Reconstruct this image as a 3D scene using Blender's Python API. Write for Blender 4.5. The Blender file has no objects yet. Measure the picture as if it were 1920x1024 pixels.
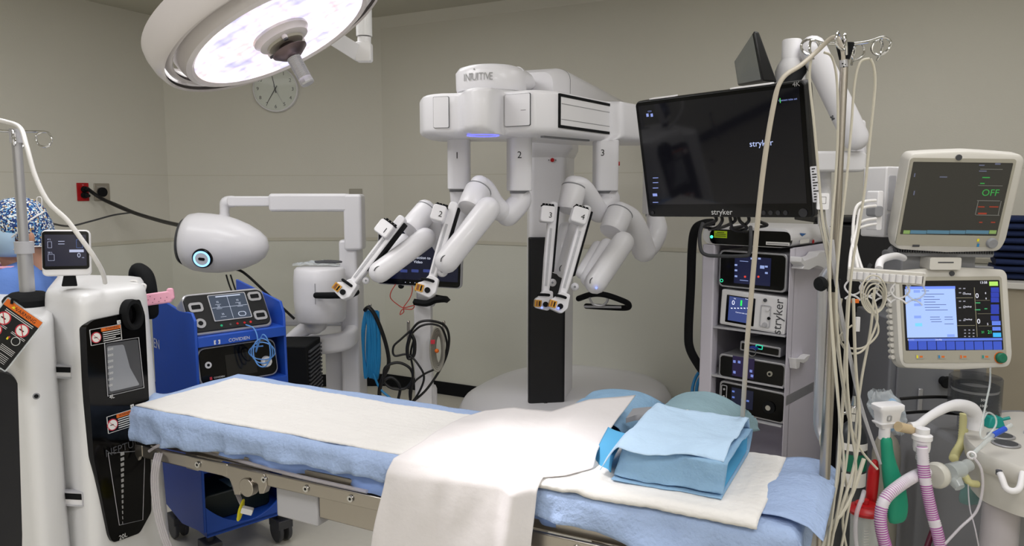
import bpy, bmesh, math, random
from mathutils import Vector, Matrix, noise
random.seed(7)
V = Vector
# ---------------------------------------------------------------- camera, world, light
SC = bpy.context.scene
COL = SC.collection
F = 1400.0; PITCH = math.radians(6.3); EYE = 1.6
cd = bpy.data.cameras.new('camera'); cam = bpy.data.objects.new('camera', cd); COL.objects.link(cam)
cam.location = (0, 0, EYE); cam.rotation_euler = (math.radians(90) - PITCH, 0, 0)
cd.sensor_width = 36; cd.sensor_fit = 'HORIZONTAL'; cd.lens = 36 * F / 1920; cd.clip_start = 0.05
SC.camera = cam
SC.view_settings.view_transform = 'Standard'; SC.view_settings.look = 'None'
SC.view_settings.gamma = 1; SC.view_settings.use_curve_mapping = False
SC.view_settings.exposure = 0.3
wd = bpy.data.worlds.new('world'); SC.world = wd; wd.use_nodes = True
wd.node_tree.nodes['Background'].inputs[0].default_value = (0.9, 0.93, 1, 1)
wd.node_tree.nodes['Background'].inputs[1].default_value = 0.10
U = V((0.886, -0.464, 0)).normalized(); W_ = V((0.464, 0.886, 0)).normalized()   # room axes: along back wall, into it
CEIL = 2.93
def area(name, loc, sx, sy, power, color=(1, .985, .99)):
    l = bpy.data.lights.new(name, 'AREA'); l.shape = 'RECTANGLE'; l.size = sx; l.size_y = sy; l.energy = power; l.color = color
    o = bpy.data.objects.new(name, l); COL.objects.link(o); o.location = loc; o.rotation_euler = (0, 0, math.atan2(U.y, U.x)); return o
for x, y, e in ((-1.6, .3, 24), (.9, -.3, 26), (-1.7, -1.8, 24), (.9, -2.2, 24), (-1.3, 2.7, 16), (1.3, 1.7, 15), (-2.5, 3.0, 10), (-.9, 4.0, 7), (1.7, 2.9, 7)):
    area('ceiling_troffer_light', (x, y, CEIL - 0.03), 1.2, 0.6, e)
# surgical lamp beam (the lamp head itself is built further down)
LAMP_C = V((-0.60, 2.0, 2.0)); LAMP_T = V((0.02, 1.95, 0.86)); LAMP_N = (LAMP_T - LAMP_C).normalized()
sp = bpy.data.lights.new('surgical_lamp_beam', 'SPOT'); sp.energy = 110; sp.spot_size = math.radians(27); sp.spot_blend = 1.0; sp.shadow_soft_size = 0.2; sp.color = (1, .96, .97)
so = bpy.data.objects.new('surgical_lamp_beam', sp); COL.objects.link(so); so.location = LAMP_C + LAMP_N * 0.24
so.rotation_euler = LAMP_N.to_track_quat('-Z', 'Y').to_euler()

# ---------------------------------------------------------------- measuring
CA, SA = math.cos(PITCH), math.sin(PITCH)
CP = V((0, 0, EYE))
def ray(px, py):
    x = (px - 960) / F; v = (512 - py) / F
    return V((x, CA + v * SA, -SA + v * CA))
def P(px, py, Y): d = ray(px, py); return CP + d * (Y / d.y)
def G(px, py, z): d = ray(px, py); return CP + d * ((z - EYE) / d.z)
def onplane(px, py, p0, n):
    d = ray(px, py); return CP + d * ((p0 - CP).dot(n) / d.dot(n))
def face(bl, br, tl):
    X = (br - bl).normalized(); Z = tl - bl; Z = (Z - X * Z.dot(X)).normalized(); Y = Z.cross(X)
    M = Matrix((X, Y, Z)).transposed().to_4x4(); M.translation = bl; return M
def frame(o, X, Z=V((0, 0, 1))):
    X = X.normalized(); Z = (Z - X * Z.dot(X)).normalized(); Y = Z.cross(X)
    M = Matrix((X, Y, Z)).transposed().to_4x4(); M.translation = o; return M
def framez(o, X, Z):
    Z = Z.normalized(); X = (X - Z * X.dot(Z)).normalized(); Y = Z.cross(X)
    M = Matrix((X, Y, Z)).transposed().to_4x4(); M.translation = o; return M
def uv(M, px, py, d=0):
    Mi = M.inverted(); o = Mi @ CP; dd = Mi.to_3x3() @ ray(px, py); p = o + dd * ((d - o.y) / dd.y); return (p.x, p.z)
def rc(M, x0, y0, x1, y1, d=0):
    xm, ym = (x0 + x1) / 2, (y0 + y1) / 2
    return uv(M, x0, ym, d)[0], uv(M, x1, ym, d)[0], uv(M, xm, y1, d)[1], uv(M, xm, y0, d)[1]

# ---------------------------------------------------------------- materials
def lin(c): return c / 12.92 if c <= .04045 else ((c + .055) / 1.055) ** 2.4
def rgb(h):
    h = h.lstrip('#'); return tuple(lin(int(h[i:i + 2], 16) / 255) for i in (0, 2, 4)) + (1,)
def mat(name, col, rough=.5, metal=0, bump=0, bscale=60, spec=.5, coat=0, var=0, vscale=8, trans=0, alpha=1, ior=1.45, emit=None, es=1, sss=0, tl=0):
    m = bpy.data.materials.new(name); m.use_nodes = True; nt = m.node_tree; b = nt.nodes['Principled BSDF']
    c = rgb(col); b.inputs['Base Color'].default_value = c; b.inputs['Roughness'].default_value = rough
    b.inputs['Metallic'].default_value = metal; b.inputs['Specular IOR Level'].default_value = spec
    b.inputs['Coat Weight'].default_value = coat; b.inputs['Transmission Weight'].default_value = trans
    b.inputs['IOR'].default_value = ior; b.inputs['Alpha'].default_value = alpha
    if emit: b.inputs['Emission Color'].default_value = rgb(emit); b.inputs['Emission Strength'].default_value = es
    tc = nt.nodes.new('ShaderNodeTexCoord')
    if bump:
        n = nt.nodes.new('ShaderNodeTexNoise'); n.inputs['Scale'].default_value = bscale; n.inputs['Detail'].default_value = 4
        k = nt.nodes.new('ShaderNodeBump'); k.inputs['Strength'].default_value = bump; k.inputs['Distance'].default_value = .01
        nt.links.new(tc.outputs['Object'], n.inputs['Vector']); nt.links.new(n.outputs[0], k.inputs['Height']); nt.links.new(k.outputs[0], b.inputs['Normal'])
    if var:
        n = nt.nodes.new('ShaderNodeTexNoise'); n.inputs['Scale'].default_value = vscale; n.inputs['Detail'].default_value = 5
        r = nt.nodes.new('ShaderNodeMapRange'); r.inputs['To Min'].default_value = 1 - var; r.inputs['To Max'].default_value = 1 + var
        x = nt.nodes.new('ShaderNodeMix'); x.data_type = 'RGBA'; x.blend_type = 'MULTIPLY'; x.inputs[0].default_value = 1
        nt.links.new(tc.outputs['Object'], n.inputs['Vector']); nt.links.new(n.outputs[0], r.inputs[0])
        x.inputs[6].default_value = c; nt.links.new(r.outputs[0], x.inputs[7]); nt.links.new(x.outputs[2], b.inputs['Base Color'])
    if tl:                                                           # thin fabric / plastic film that lets light through
        t = nt.nodes.new('ShaderNodeBsdfTranslucent'); t.inputs[0].default_value = c
        mx = nt.nodes.new('ShaderNodeMixShader'); mx.inputs[0].default_value = tl
        nt.links.new(b.outputs[0], mx.inputs[1]); nt.links.new(t.outputs[0], mx.inputs[2]); nt.links.new(mx.outputs[0], nt.nodes['Material Output'].inputs[0])
    return m
_g = {}
def glow(h, s=1.0):
    k = (h, s)
    if k not in _g: _g[k] = mat('glow_' + h, '000000', .4, emit=h, es=s)
    return _g[k]
M = dict(
 white=mat('white_enamel', 'dededf', .35, coat=.15), white2=mat('white_plastic', 'e3e2e4', .45), robot=mat('robot_white', 'e4e3e7', .38, coat=.2),
 cream=mat('cream_plastic', 'cbc8c1', .5), grey=mat('grey_plastic', '8b8c90', .5), lgrey=mat('light_grey_plastic', 'b6b6bb', .5), taupe=mat('taupe_plastic', 'a39f92', .5),
 dgrey=mat('dark_grey_plastic', '45464a', .5), black=mat('black_plastic', '101113', .4), mblack=mat('matte_black', '141517', .8, spec=.2), gblack=mat('gloss_black', '040405', .10, spec=.28),
 screen=mat('screen_glass', '060609', .12, spec=.6), glass=mat('clear_glass', 'ffffff', .02, trans=1), steel=mat('brushed_steel', 'b4aea6', .32, 1, bump=.03, bscale=200),
 chrome=mat('chrome', 'd5d5d5', .12, 1), silver=mat('silver_paint', 'b9b9bd', .35, .6), brass=mat('brass', 'b08238', .3, 1), lamp_body=mat('lamp_lacquer', 'cdc8c8', .35, coat=.3),
 blue=mat('blue_cart', '1f4fb4', .45, coat=.1), navy=mat('navy_scrub', '18264c', .9, bump=.4, bscale=30), cyan=mat('blue_cable', '2280b8', .45),
 drape=mat('blue_drape', 'a9bee2', .95, bump=.6, bscale=70, var=.07, vscale=10, spec=.1, tl=.12), drapeg=mat('grey_blue_drape', '8fabb6', .95, bump=.35, bscale=70, var=.07, vscale=12, spec=.1),
 drape2=mat('bright_blue_fabric', 'a5cbe9', .95, bump=.45, bscale=90, var=.07, vscale=14, spec=.1, tl=.3), drape2in=mat('bright_blue_backing', '66bbe8', .6, var=.04, spec=.2, tl=.3),
 pad=mat('white_pad', 'e2e0dd', .95, bump=.35, bscale=55, spec=.1), sheet=mat('white_sheet', 'dfdbdb', .95, bump=.15, bscale=40, spec=.1, tl=.1),
 mattress=mat('black_mattress', '17181c', .5), red=mat('red_plastic', 'b01218', .4), orange=mat('orange', 'd96a1c', .6), yellow=mat('yellow_tag', 'e6dc28', .6), lime=mat('lime_label', 'b9d820', .6),
 pink=mat('pink_holster', 'e9a8bd', .5), skin=mat('skin', 'b98a72', .6), gown=mat('blue_gown', '6484c6', .9, bump=.4, bscale=25, spec=.1), mask=mat('blue_mask', 'a9c4dd', .9),
 wood=mat('wood', '8a6a45', .6), paper=mat('paper_white', 'e4e2de', .7), ink=mat('black_ink', '151515', .7), gink=mat('grey_ink', '9a9a9a', .6), wink=mat('white_ink', 'd8d8d8', .6), rink=mat('red_ink', 'c03040', .6),
 hose=mat('beige_hose', 'b5ad9f', .5), cable=mat('cream_cable', 'c2bdae', .5), bcable=mat('black_cable', '0d0d0f', .45), wcable=mat('white_cable', 'e0dedc', .45), gcable=mat('grey_cable', '8d8a80', .5),
 purple=mat('purple_hose', 'a55a9e', .35), film=mat('clear_film', 'dfe6ea', .12, alpha=.35, spec=.8), clearp=mat('clear_plastic', 'd5dcdc', .15, alpha=.45, spec=.8), smoke=mat('smoked_plastic', '55585c', .15, alpha=.55, spec=.7),
 clearm=mat('milky_plastic', 'd9d4da', .25, alpha=.4, spec=.6), green=mat('green_bag', '1a9272', .55), dgreen=mat('dark_green', '0f6b50', .5), teal=mat('teal', '118c84', .4), yhose=mat('yellow_hose', 'ccc790', .5), maroon=mat('maroon_hose', '5a1730', .4),
 cyl=mat('steel_cylinder', '6a6c70', .4, .3), cabinet=mat('grey_cabinet', '7c7e84', .5), beige=mat('beige_cabinet', '9f9684', .6), bcover=mat('black_vinyl', '131317', .5),
 granule=mat('granules', 'c7bfc0', .8, bump=1, bscale=180, var=.25, vscale=120), red_wire=mat('red_wire', 'b03a2e', .5), ebrown=mat('brown_connector', '7a4a28', .5), rib=mat('white_rib', 'd8d2da', .4),
)
# ---------------------------------------------------------------- mesh builder
_tx = {}
def text_data(s):
    if s not in _tx:
        c = bpy.data.curves.new('t', 'FONT'); c.body = s; c.size = 1; c.resolution_u = 3; c.align_x = 'CENTER'; c.align_y = 'CENTER'
        o = bpy.data.objects.new('t', c); me = bpy.data.meshes.new_from_object(o)
        _tx[s] = ([v.co.copy() for v in me.vertices], [list(p.vertices) for p in me.polygons])
        bpy.data.objects.remove(o); bpy.data.meshes.remove(me)
    return _tx[s]
def rr(u0, u1, w0, w1, r, n=5):
    r = min(r, abs(u1 - u0) / 2 * .999, abs(w1 - w0) / 2 * .999); out = []
    for cx, cy, a0 in ((u1 - r, w0 + r, -90), (u1 - r, w1 - r, 0), (u0 + r, w1 - r, 90), (u0 + r, w0 + r, 180)):
        for i in range(n + 1):
            a = math.radians(a0 + 90 * i / n); out.append((cx + r * math.cos(a), cy + r * math.sin(a)))
    return out
def roundpoly(pts, r, n=4):
    out = []; N = len(pts)
    for i in range(N):
        p0, p, p1 = V(pts[i - 1]), V(pts[i]), V(pts[(i + 1) % N])
        a = (p0 - p); b = (p1 - p); rr_ = min(r, a.length * .45, b.length * .45)
        A = p + a.normalized() * rr_; B = p + b.normalized() * rr_
        for k in range(n + 1):
            t = k / n; out.append(tuple(A * (1 - t) ** 2 + p * 2 * t * (1 - t) + B * t * t))
    return out
def smoothpts(pts, sub=6):
    pts = [V(p) for p in pts]
    if len(pts) < 3 or sub < 2: return pts
    out = []
    for i in range(len(pts) - 1):
        p0 = pts[max(i - 1, 0)]; p1 = pts[i]; p2 = pts[i + 1]; p3 = pts[min(i + 2, len(pts) - 1)]
        for k in range(sub):
            t = k / sub
            out.append(.5 * ((2 * p1) + (p2 - p0) * t + (2 * p0 - 5 * p1 + 4 * p2 - p3) * t * t + (3 * p1 - p0 - 3 * p2 + p3) * t ** 3))
    out.append(pts[-1]); return out
class MB:
    def __init__(s, m=None): s.v = []; s.f = []; s.fm = []; s.m = m; s.T = None
    def add(s, vs, fs):
        b = len(s.v)
        for v in vs:
            v = V(v); s.v.append(s.T @ v if s.T else v)
        for f in fs: s.f.append([i + b for i in f]); s.fm.append(s.m)
        return s
    def box(s, x0, x1, y0, y1, z0, z1):
        x0, x1 = sorted((x0, x1)); y0, y1 = sorted((y0, y1)); z0, z1 = sorted((z0, z1))
        return s.add([(x, y, z) for x in (x0, x1) for y in (y0, y1) for z in (z0, z1)], [(0, 1, 3, 2), (4, 6, 7, 5), (0, 4, 5, 1), (2, 3, 7, 6), (0, 2, 6, 4), (1, 5, 7, 3)])
    def hexa(s, lo, hi):      # two quads
        return s.add(list(lo) + list(hi), [(3, 2, 1, 0), (4, 5, 6, 7)] + [(i, (i + 1) % 4, 4 + (i + 1) % 4, 4 + i) for i in range(4)])
    def prism(s, poly, d0, d1):      # poly in (x,z), extruded along y
        n = len(poly)
        return s.add([(p[0], d0, p[1]) for p in poly] + [(p[0], d1, p[1]) for p in poly], [list(range(n)), list(range(2 * n - 1, n - 1, -1))] + [(i, i + n, (i + 1) % n + n, (i + 1) % n) for i in range(n)])
    def prismz(s, poly, z0, z1):
        n = len(poly)
        return s.add([(p[0], p[1], z0) for p in poly] + [(p[0], p[1], z1) for p in poly], [list(range(n - 1, -1, -1)), list(range(n, 2 * n))] + [(i, (i + 1) % n, (i + 1) % n + n, i + n) for i in range(n)])
    def rrect(s, u0, u1, w0, w1, r, d0, d1): return s.prism(rr(u0, u1, w0, w1, r), d0, d1)
    def rframe(s, o, i, ro, ri, d0, d1):
        a = rr(*o, ro); b = rr(*i, ri); n = len(a)
        vs = [(p[0], d, p[1]) for d in (d0, d1) for q in (a, b) for p in q]; fs = []
        for k in range(n):
            j = (k + 1) % n
            fs += [(k, j, n + j, n + k), (2 * n + j, 2 * n + k, 3 * n + k, 3 * n + j), (k, 2 * n + k, 2 * n + j, j), (n + j, 3 * n + j, 3 * n + k, n + k)]
        return s.add(vs, fs)
    def rings(s, R, cap=True, close=True):
        n = len(R[0]); vs = [p for r in R for p in r]; fs = []
        for a in range(len(R) - 1):
            for i in range(n if close else n - 1):
                j = (i + 1) % n; fs.append((a * n + i, a * n + j, (a + 1) * n + j, (a + 1) * n + i))
        if cap: fs.append(list(range(n - 1, -1, -1))); fs.append(list(range((len(R) - 1) * n, len(R) * n)))
        return s.add(vs, fs)
    def basis(s, d):
        d = d.normalized(); a = V((0, 0, 1)) if abs(d.z) < .9 else V((1, 0, 0)); x = d.cross(a).normalized(); return x, x.cross(d)
    def cyl(s, p0, p1, r0, r1=None, n=20, cap=True):
        p0, p1 = V(p0), V(p1); r1 = r0 if r1 is None else r1; x, y = s.basis(p1 - p0)
        c = [(math.cos(2 * math.pi * i / n), -math.sin(2 * math.pi * i / n)) for i in range(n)]
        return s.rings([[p0 + (x * a + y * b) * r0 for a, b in c], [p1 + (x * a + y * b) * r1 for a, b in c]], cap)
    def lathe(s, prof, o=(0, 0, 0), ax=(0, 0, 1), n=32, cap=False):
        o, ax = V(o), V(ax).normalized(); x, y = s.basis(ax)
        c = [(math.cos(2 * math.pi * i / n), -math.sin(2 * math.pi * i / n)) for i in range(n)]
        return s.rings([[o + ax * h + (x * a + y * b) * max(r, 1e-5) for a, b in c] for r, h in prof], cap)
    def tube(s, pts, r, n=8, sub=6, round_=False, ell=1.0, up=None, close=False):
        k = len(pts); R = r if isinstance(r, (list, tuple)) else [r] * k
        q = smoothpts([V(p) for p in pts], sub); m = len(q); rad = []
        for i in range(m):
            t = i / (m - 1) * (k - 1); a = min(int(t), k - 2); f = t - a; f = f * f * (3 - 2 * f); rad.append(R[a] * (1 - f) + R[a + 1] * f)
        d = (q[1] - q[0]).normalized(); x = s.basis(d)[0] if up is None else d.cross(V(up)).normalized(); RS = []
        for i in range(m):
            dd = (q[min(i + 1, m - 1)] - q[max(i - 1, 0)])
            if dd.length < 1e-9: dd = d
            dd.normalize(); x = (x - dd * x.dot(dd)).normalized(); y = dd.cross(x)
            RS.append((q[i], dd, x.copy(), y, rad[i]))
        def ring(c, x, y, r): return [c + (x * math.cos(2 * math.pi * j / n) + y * math.sin(2 * math.pi * j / n) * ell) * r for j in range(n)]
        out = [ring(c, x, y, r) for c, dd, x, y, r in RS]
        if round_:
            c, dd, x, y, r = RS[0]; pre = [ring(c - dd * r * math.sin(a), x, y, max(r * math.cos(a), r * .02)) for a in (1.55, 1.2, .8, .4)]
            c, dd, x, y, r = RS[-1]; post = [ring(c + dd * r * math.sin(a), x, y, max(r * math.cos(a), r * .02)) for a in (.4, .8, 1.2, 1.55)]
            out = pre + out + post
        return s.rings(out, True)
    def sph(s, c, r, n=20, k=12):
        c = V(c); r = V((r, r, r)) if isinstance(r, (int, float)) else V(r)
        R = []
        for i in range(k + 1):
            a = math.pi * min(max(i / k, .004), .996); R.append([c + V((r.x * math.sin(a) * math.cos(2 * math.pi * j / n), r.y * math.sin(a) * math.sin(2 * math.pi * j / n), -r.z * math.cos(a))) for j in range(n)])
        return s.rings(R, True)
    def grid(s, fn, nu, nv):
        vs = [fn(i / nu, j / nv) for j in range(nv + 1) for i in range(nu + 1)]
        return s.add(vs, [(j * (nu + 1) + i, j * (nu + 1) + i + 1, (j + 1) * (nu + 1) + i + 1, (j + 1) * (nu + 1) + i) for j in range(nv) for i in range(nu)])
    def text(s, t, u, w, size, d=-.001, rot=0, sx=1, T=None):     # on the local plane y=d, centred
        vs, fs = text_data(t); c, k = math.cos(rot), math.sin(rot); out = []
        for v in vs:
            x, y = v.x * sx * size, v.y * size; p = V((u + x * c - y * k, d, w + x * k + y * c)); out.append(T @ p if T else p)
        return s.add(out, fs)
    def col(s, m): s.m = m; return s
    def build(s, name, parent=None, world=False, bev=0, seg=2, ang=38, sub=0, solid=0, label=None, origin=False):
        me = bpy.data.meshes.new(name); vs = s.v
        if parent is not None and world:
            Mi = root_m(parent).inverted(); vs = [Mi @ v for v in vs]
        o = bpy.data.objects.new(name, me)
        if parent is None and origin and vs:
            lo = V([min(v[i] for v in vs) for i in range(3)]); hi = V([max(v[i] for v in vs) for i in range(3)])
            c = V(((lo.x + hi.x) / 2, (lo.y + hi.y) / 2, lo.z)); vs = [v - c for v in vs]; o.location = c
        me.from_pydata([tuple(v) for v in vs], [], s.f)
        ms = []
        for m in s.fm:
            if m not in ms: ms.append(m)
        for m in ms: me.materials.append(m)
        me.polygons.foreach_set('material_index', [ms.index(m) for m in s.fm])
        bm = bmesh.new(); bm.from_mesh(me)
        if not solid and len(bm.faces) < 60000: bmesh.ops.recalc_face_normals(bm, faces=bm.faces)
        bm.to_mesh(me); bm.free()
        me.polygons.foreach_set('use_smooth', [True] * len(me.polygons)); me.set_sharp_from_angle(angle=math.radians(ang))
        COL.objects.link(o)
        if parent is not None: o.parent = parent
        if solid: md = o.modifiers.new('solid', 'SOLIDIFY'); md.thickness = solid; md.offset = 0
        if sub: md = o.modifiers.new('sub', 'SUBSURF'); md.levels = md.render_levels = sub
        if bev:
            md = o.modifiers.new('bevel', 'BEVEL'); md.width = bev; md.segments = seg; md.limit_method = 'ANGLE'; md.angle_limit = math.radians(40); md.harden_normals = False
        if label: o['label'] = label
        return o
ROOT = {}
def root_m(o):
    while o.parent is not None: o = o.parent
    return ROOT.get(o.name, Matrix.Translation(o.location))
def tag(o, label, cat, group=None):
    o['label'] = label; o['category'] = cat
    if group: o['group'] = group
    return o
def thing(name, label, cat, M=None, group=None):
    o = bpy.data.objects.new(name, None); COL.objects.link(o); o.empty_display_size = .05
    if M is None: M = Matrix()
    if isinstance(M, Vector): M = Matrix.Translation(M)
    o.matrix_world = M; ROOT[o.name] = M.copy(); return tag(o, label, cat, group)
def struct(name, mb, **k):
    o = mb.build(name, **k); o['kind'] = 'structure'; return o
def cable(name, label, cat, pts, r, m, n=8, group=None, sub=8):
    mb = MB(m); mb.tube([P(*p) for p in pts], r, n, sub); return tag(mb.build(name, origin=True), label, cat, group)
def pxl(pts, Y=None): return [P(p[0], p[1], p[2] if len(p) > 2 else Y) for p in pts]

# ---------------------------------------------------------------- the room
C1 = V((-1.03, 6.02, 0)); C0 = V((-2.72, 5.95, 0)); WL = V((-0.47, -0.883, 0)).normalized()
CR = C1 + U * 5.6; CLb = C0 + WL * 9.2
back = [CR, CR - W_ * 8.5, CLb]
def wallmat(name, lo, hi, base):
    m = mat(name, hi, .75, bump=.08, bscale=120, var=.03, vscale=1.5, spec=.25); nt = m.node_tree; b = nt.nodes['Principled BSDF']
    tc = nt.nodes.new('ShaderNodeTexCoord'); sx = nt.nodes.new('ShaderNodeSeparateXYZ'); nt.links.new(tc.outputs['Object'], sx.inputs[0])
    lt = nt.nodes.new('ShaderNodeMath'); lt.operation = 'LESS_THAN'; lt.inputs[1].default_value = 1.2; nt.links.new(sx.outputs[2], lt.inputs[0])
    x = nt.nodes.new('ShaderNodeMix'); x.data_type = 'RGBA'; nt.links.new(lt.outputs[0], x.inputs[0]); x.inputs[7].default_value = rgb(lo)
    old = b.inputs['Base Color'].links[0].from_socket; nt.links.new(old, x.inputs[6])
    # fine seam of the wall covering
    cmp_ = nt.nodes.new('ShaderNodeMath'); cmp_.operation = 'COMPARE'; cmp_.inputs[1].default_value = 1.72; cmp_.inputs[2].default_value = .0025; nt.links.new(sx.outputs[2], cmp_.inputs[0])
    y = nt.nodes.new('ShaderNodeMix'); y.data_type = 'RGBA'; nt.links.new(cmp_.outputs[0], y.inputs[0]); nt.links.new(x.outputs[2], y.inputs[6]); y.inputs[7].default_value = rgb('c8c4b5')
    nt.links.new(y.outputs[2], b.inputs['Base Color']); return m
WM = wallmat('wall_vinyl', 'd7d7cc', 'd5d2c7', None)
def wallseg(name, a, b, t=.1):
    d = (b - a).normalized(); n = V((d.y, -d.x, 0));  # interior to the right of a->b
    mb = MB(WM); A, B = a - n * t - d * t, b - n * t + d * t
    mb.prismz([tuple(a)[:2], tuple(b)[:2], tuple(B)[:2], tuple(A)[:2]], 0, CEIL + .05); struct(name, mb)
    return n
loop = [CLb, C0, C1, CR, back[1]]
names = ['wall_left', 'wall_back_left', 'wall_back', 'wall_right', 'wall_front']
wn = {}
for i, nme in enumerate(names):
    wn[nme] = wallseg(nme, loop[i], loop[(i + 1) % 5])
k = 0
for i in range(5):
    a, b = loop[i], loop[(i + 1) % 5]; n = wn[names[i]]; d = (b - a).normalized()
    mb = MB(mat('rail_vinyl', 'c9c5b5', .6)) if i == 0 else MB(bpy.data.materials['rail_vinyl'])
    A, B = a + n * .006, b + n * .006
    mb.prismz([tuple(a)[:2], tuple(b)[:2], tuple(B)[:2], tuple(A)[:2]], 1.2, 1.225); struct('trim_%d' % (i + 1), mb)
    mb = MB(M['mblack']); A, B = a + n * .012, b + n * .012
    mb.prismz([tuple(a)[:2], tuple(b)[:2], tuple(B)[:2], tuple(A)[:2]], 0.001, .1); struct('baseboard_' + names[i][5:], mb)
fl = [(p.x, p.y) for p in loop]
mb = MB(mat('floor_sheet', 'd2cec2', .35, var=.04, vscale=30, spec=.4)); mb.prismz(fl[::-1], -.1, 0); struct('floor', mb)
mb = MB(mat('ceiling_paint', 'bdbaac', .9)); mb.prismz(fl[::-1], CEIL, CEIL + .1); struct('ceiling', mb)
# small cove between wall and ceiling
for i in range(1, 3):
    a, b = loop[i], loop[i + 1]; n = wn[names[i]]; mb = MB(WM)
    R = []
    for q in (a, b): R.append([q + V((0, 0, CEIL - .07)), q + n * .02 + V((0, 0, CEIL - .03)), q + n * .07 + V((0, 0, CEIL))] + [q + V((0, 0, CEIL))])
    mb.rings(R, True); struct('trim_%d' % (5 + i), mb)
# ---------------------------------------------------------------- operating table
BO = V((-1.33, 2.59, 0))
BM = Matrix((U, W_, V((0, 0, 1)))).transposed().to_4x4(); BM.translation = BO
def nz(x, y, z, sc): return noise.noise(V((x, y, z)) * sc)
def eo(s): return -.058 + .05 * min(max(s, 0), 2) / 1.7            # the table sits slightly askew
bed = thing('operating_table', 'steel operating table under blue drapes and white pads in the foreground', 'operating table', BM)
mb = MB(M['mattress'])
for (a, b) in ((.03, .56), (.57, 1.28), (1.29, 2.16)): mb.hexa([(a, eo(a) + .03, .755), (b, eo(b) + .03, .755), (b, .45, .755), (a, .43, .755)], [(a, eo(a) + .03, .84), (b, eo(b) + .03, .84), (b, .45, .84), (a, .43, .84)])
mb.build('mattress', bed, bev=.02, seg=3)
mb = MB(M['steel'])
mb.hexa([(.05, eo(0) + .02, .72), (2.12, eo(2.1) + .02, .72), (2.12, .44, .72), (.05, .42, .72)], [(.05, eo(0) + .02, .752), (2.12, eo(2.1) + .02, .752), (2.12, .44, .752), (.05, .42, .752)])
mb.build('tabletop_frame', bed, bev=.004)
def railseg(a, b, z0=.685, z1=.728, side=0):
    mb = MB(M['steel'])
    y = lambda s: (eo(s) - .005 if side == 0 else .47)
    mb.hexa([(a, y(a) - .006, z0), (b, y(b) - .006, z0), (b, y(b) + .006, z0), (a, y(a) + .006, z0)], [(a, y(a) - .006, z1), (b, y(b) - .006, z1), (b, y(b) + .006, z1), (a, y(a) + .006, z1)])
    r = mb.build('side_rail', bed, bev=.004)
    n = max(2, int((b - a) / .14))
    if side == 0:
        for i in range(n):
            s = a + (b - a) * (i + .35) / n; m2 = MB(M['chrome']); c = V((s, y(s) - .007, (z0 + z1) / 2))
            m2.cyl(c, c + V((0, -.005, 0)), .011, .010, 16); m2.col(M['mblack']).cyl(c + V((0, -.0045, 0)), c + V((0, -.0056, 0)), .0045, n=6); m2.build('rail_bolt', r)
    return r
railseg(.10, .50); railseg(.60, 1.10); railseg(1.50, 2.08); railseg(.1, 2.05, side=1)
# hook at the foot end of the rail and the hinge casting
mb = MB(M['steel']); y = eo(.1) - .005
mb.prism([(.02 + .04, .728), (.06, .69), (.075, .67), (.083, .685), (.1, .69), (.1, .728)], y - .006, y + .006); mb.build('rail_hook', bed, bev=.002)
mb = MB(M['steel']); y = eo(.55)
mb.prism([(.47, .72), (.50, .725), (.66, .725), (.67, .69), (.655, .66), (.635, .655), (.63, .685), (.60, .70), (.57, .69), (.56, .66), (.55, .635), (.525, .63), (.52, .655), (.505, .68), (.47, .685)], y - .012, y + .012)
mb.build('hinge_bracket', bed, bev=.003)
mb = MB(M['steel']); mb.cyl((.585, y - .018, .668), (.585, y + .01, .668), .03, n=28); mb.build('hinge_disc', bed, bev=.002)
# steel side box below the seat section
mb = MB(M['lgrey']); mb.box(.66, .83, eo(.7) + .03, .36, .57, .70); mb.build('gear_cover', bed, bev=.006)
mb = MB(M['steel']); mb.box(.83, 1.5, eo(1) + .03, .38, .60, .705); mb.box(.835, 1.5, eo(1) + .025, eo(1) + .031, .60, .68); mb.build('slide_housing', bed, bev=.004)
for s in (.3, 1.35, 1.75): mb = MB(M['steel']); mb.box(s - .03, s + .03, eo(s) + .02, .44, .665, .722); mb.build('cross_beam', bed, bev=.004)
mb = MB(M['steel']); mb.box(1.1, 1.42, .06, .34, .12, .62)
mb.build('column', bed, bev=.03, seg=3)
mb = MB(M['steel']); mb.box(.95, 1.95, -.02, .42, .045, .17); mb.build('base', bed, bev=.04, seg=3)
for s, t in ((1.0, .03), (1.0, .37), (1.9, .03), (1.9, .37)): mb = MB(M['mblack']); mb.cyl((s, t - .015, .03), (s, t + .015, .03), .03, n=20); mb.build('castor', bed)
# clear tubing lying along the rail under the drape
pts = [(250, 856, 2.5), (272, 846, 2.47), (300, 832, 2.45), (340, 838, 2.42), (400, 853, 2.37), (470, 872, 2.28), (560, 895, 2.18), (680, 922, 2.06)]
o = MB(M['clearm']); o.tube([P(a + 8, b, c) for a, b, c in pts[1:]], .006, 8, 6); tag(o.build('clear_tubing', origin=True), 'clear soft tube tucked along the steel rail under the blue drape', 'tube')

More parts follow.
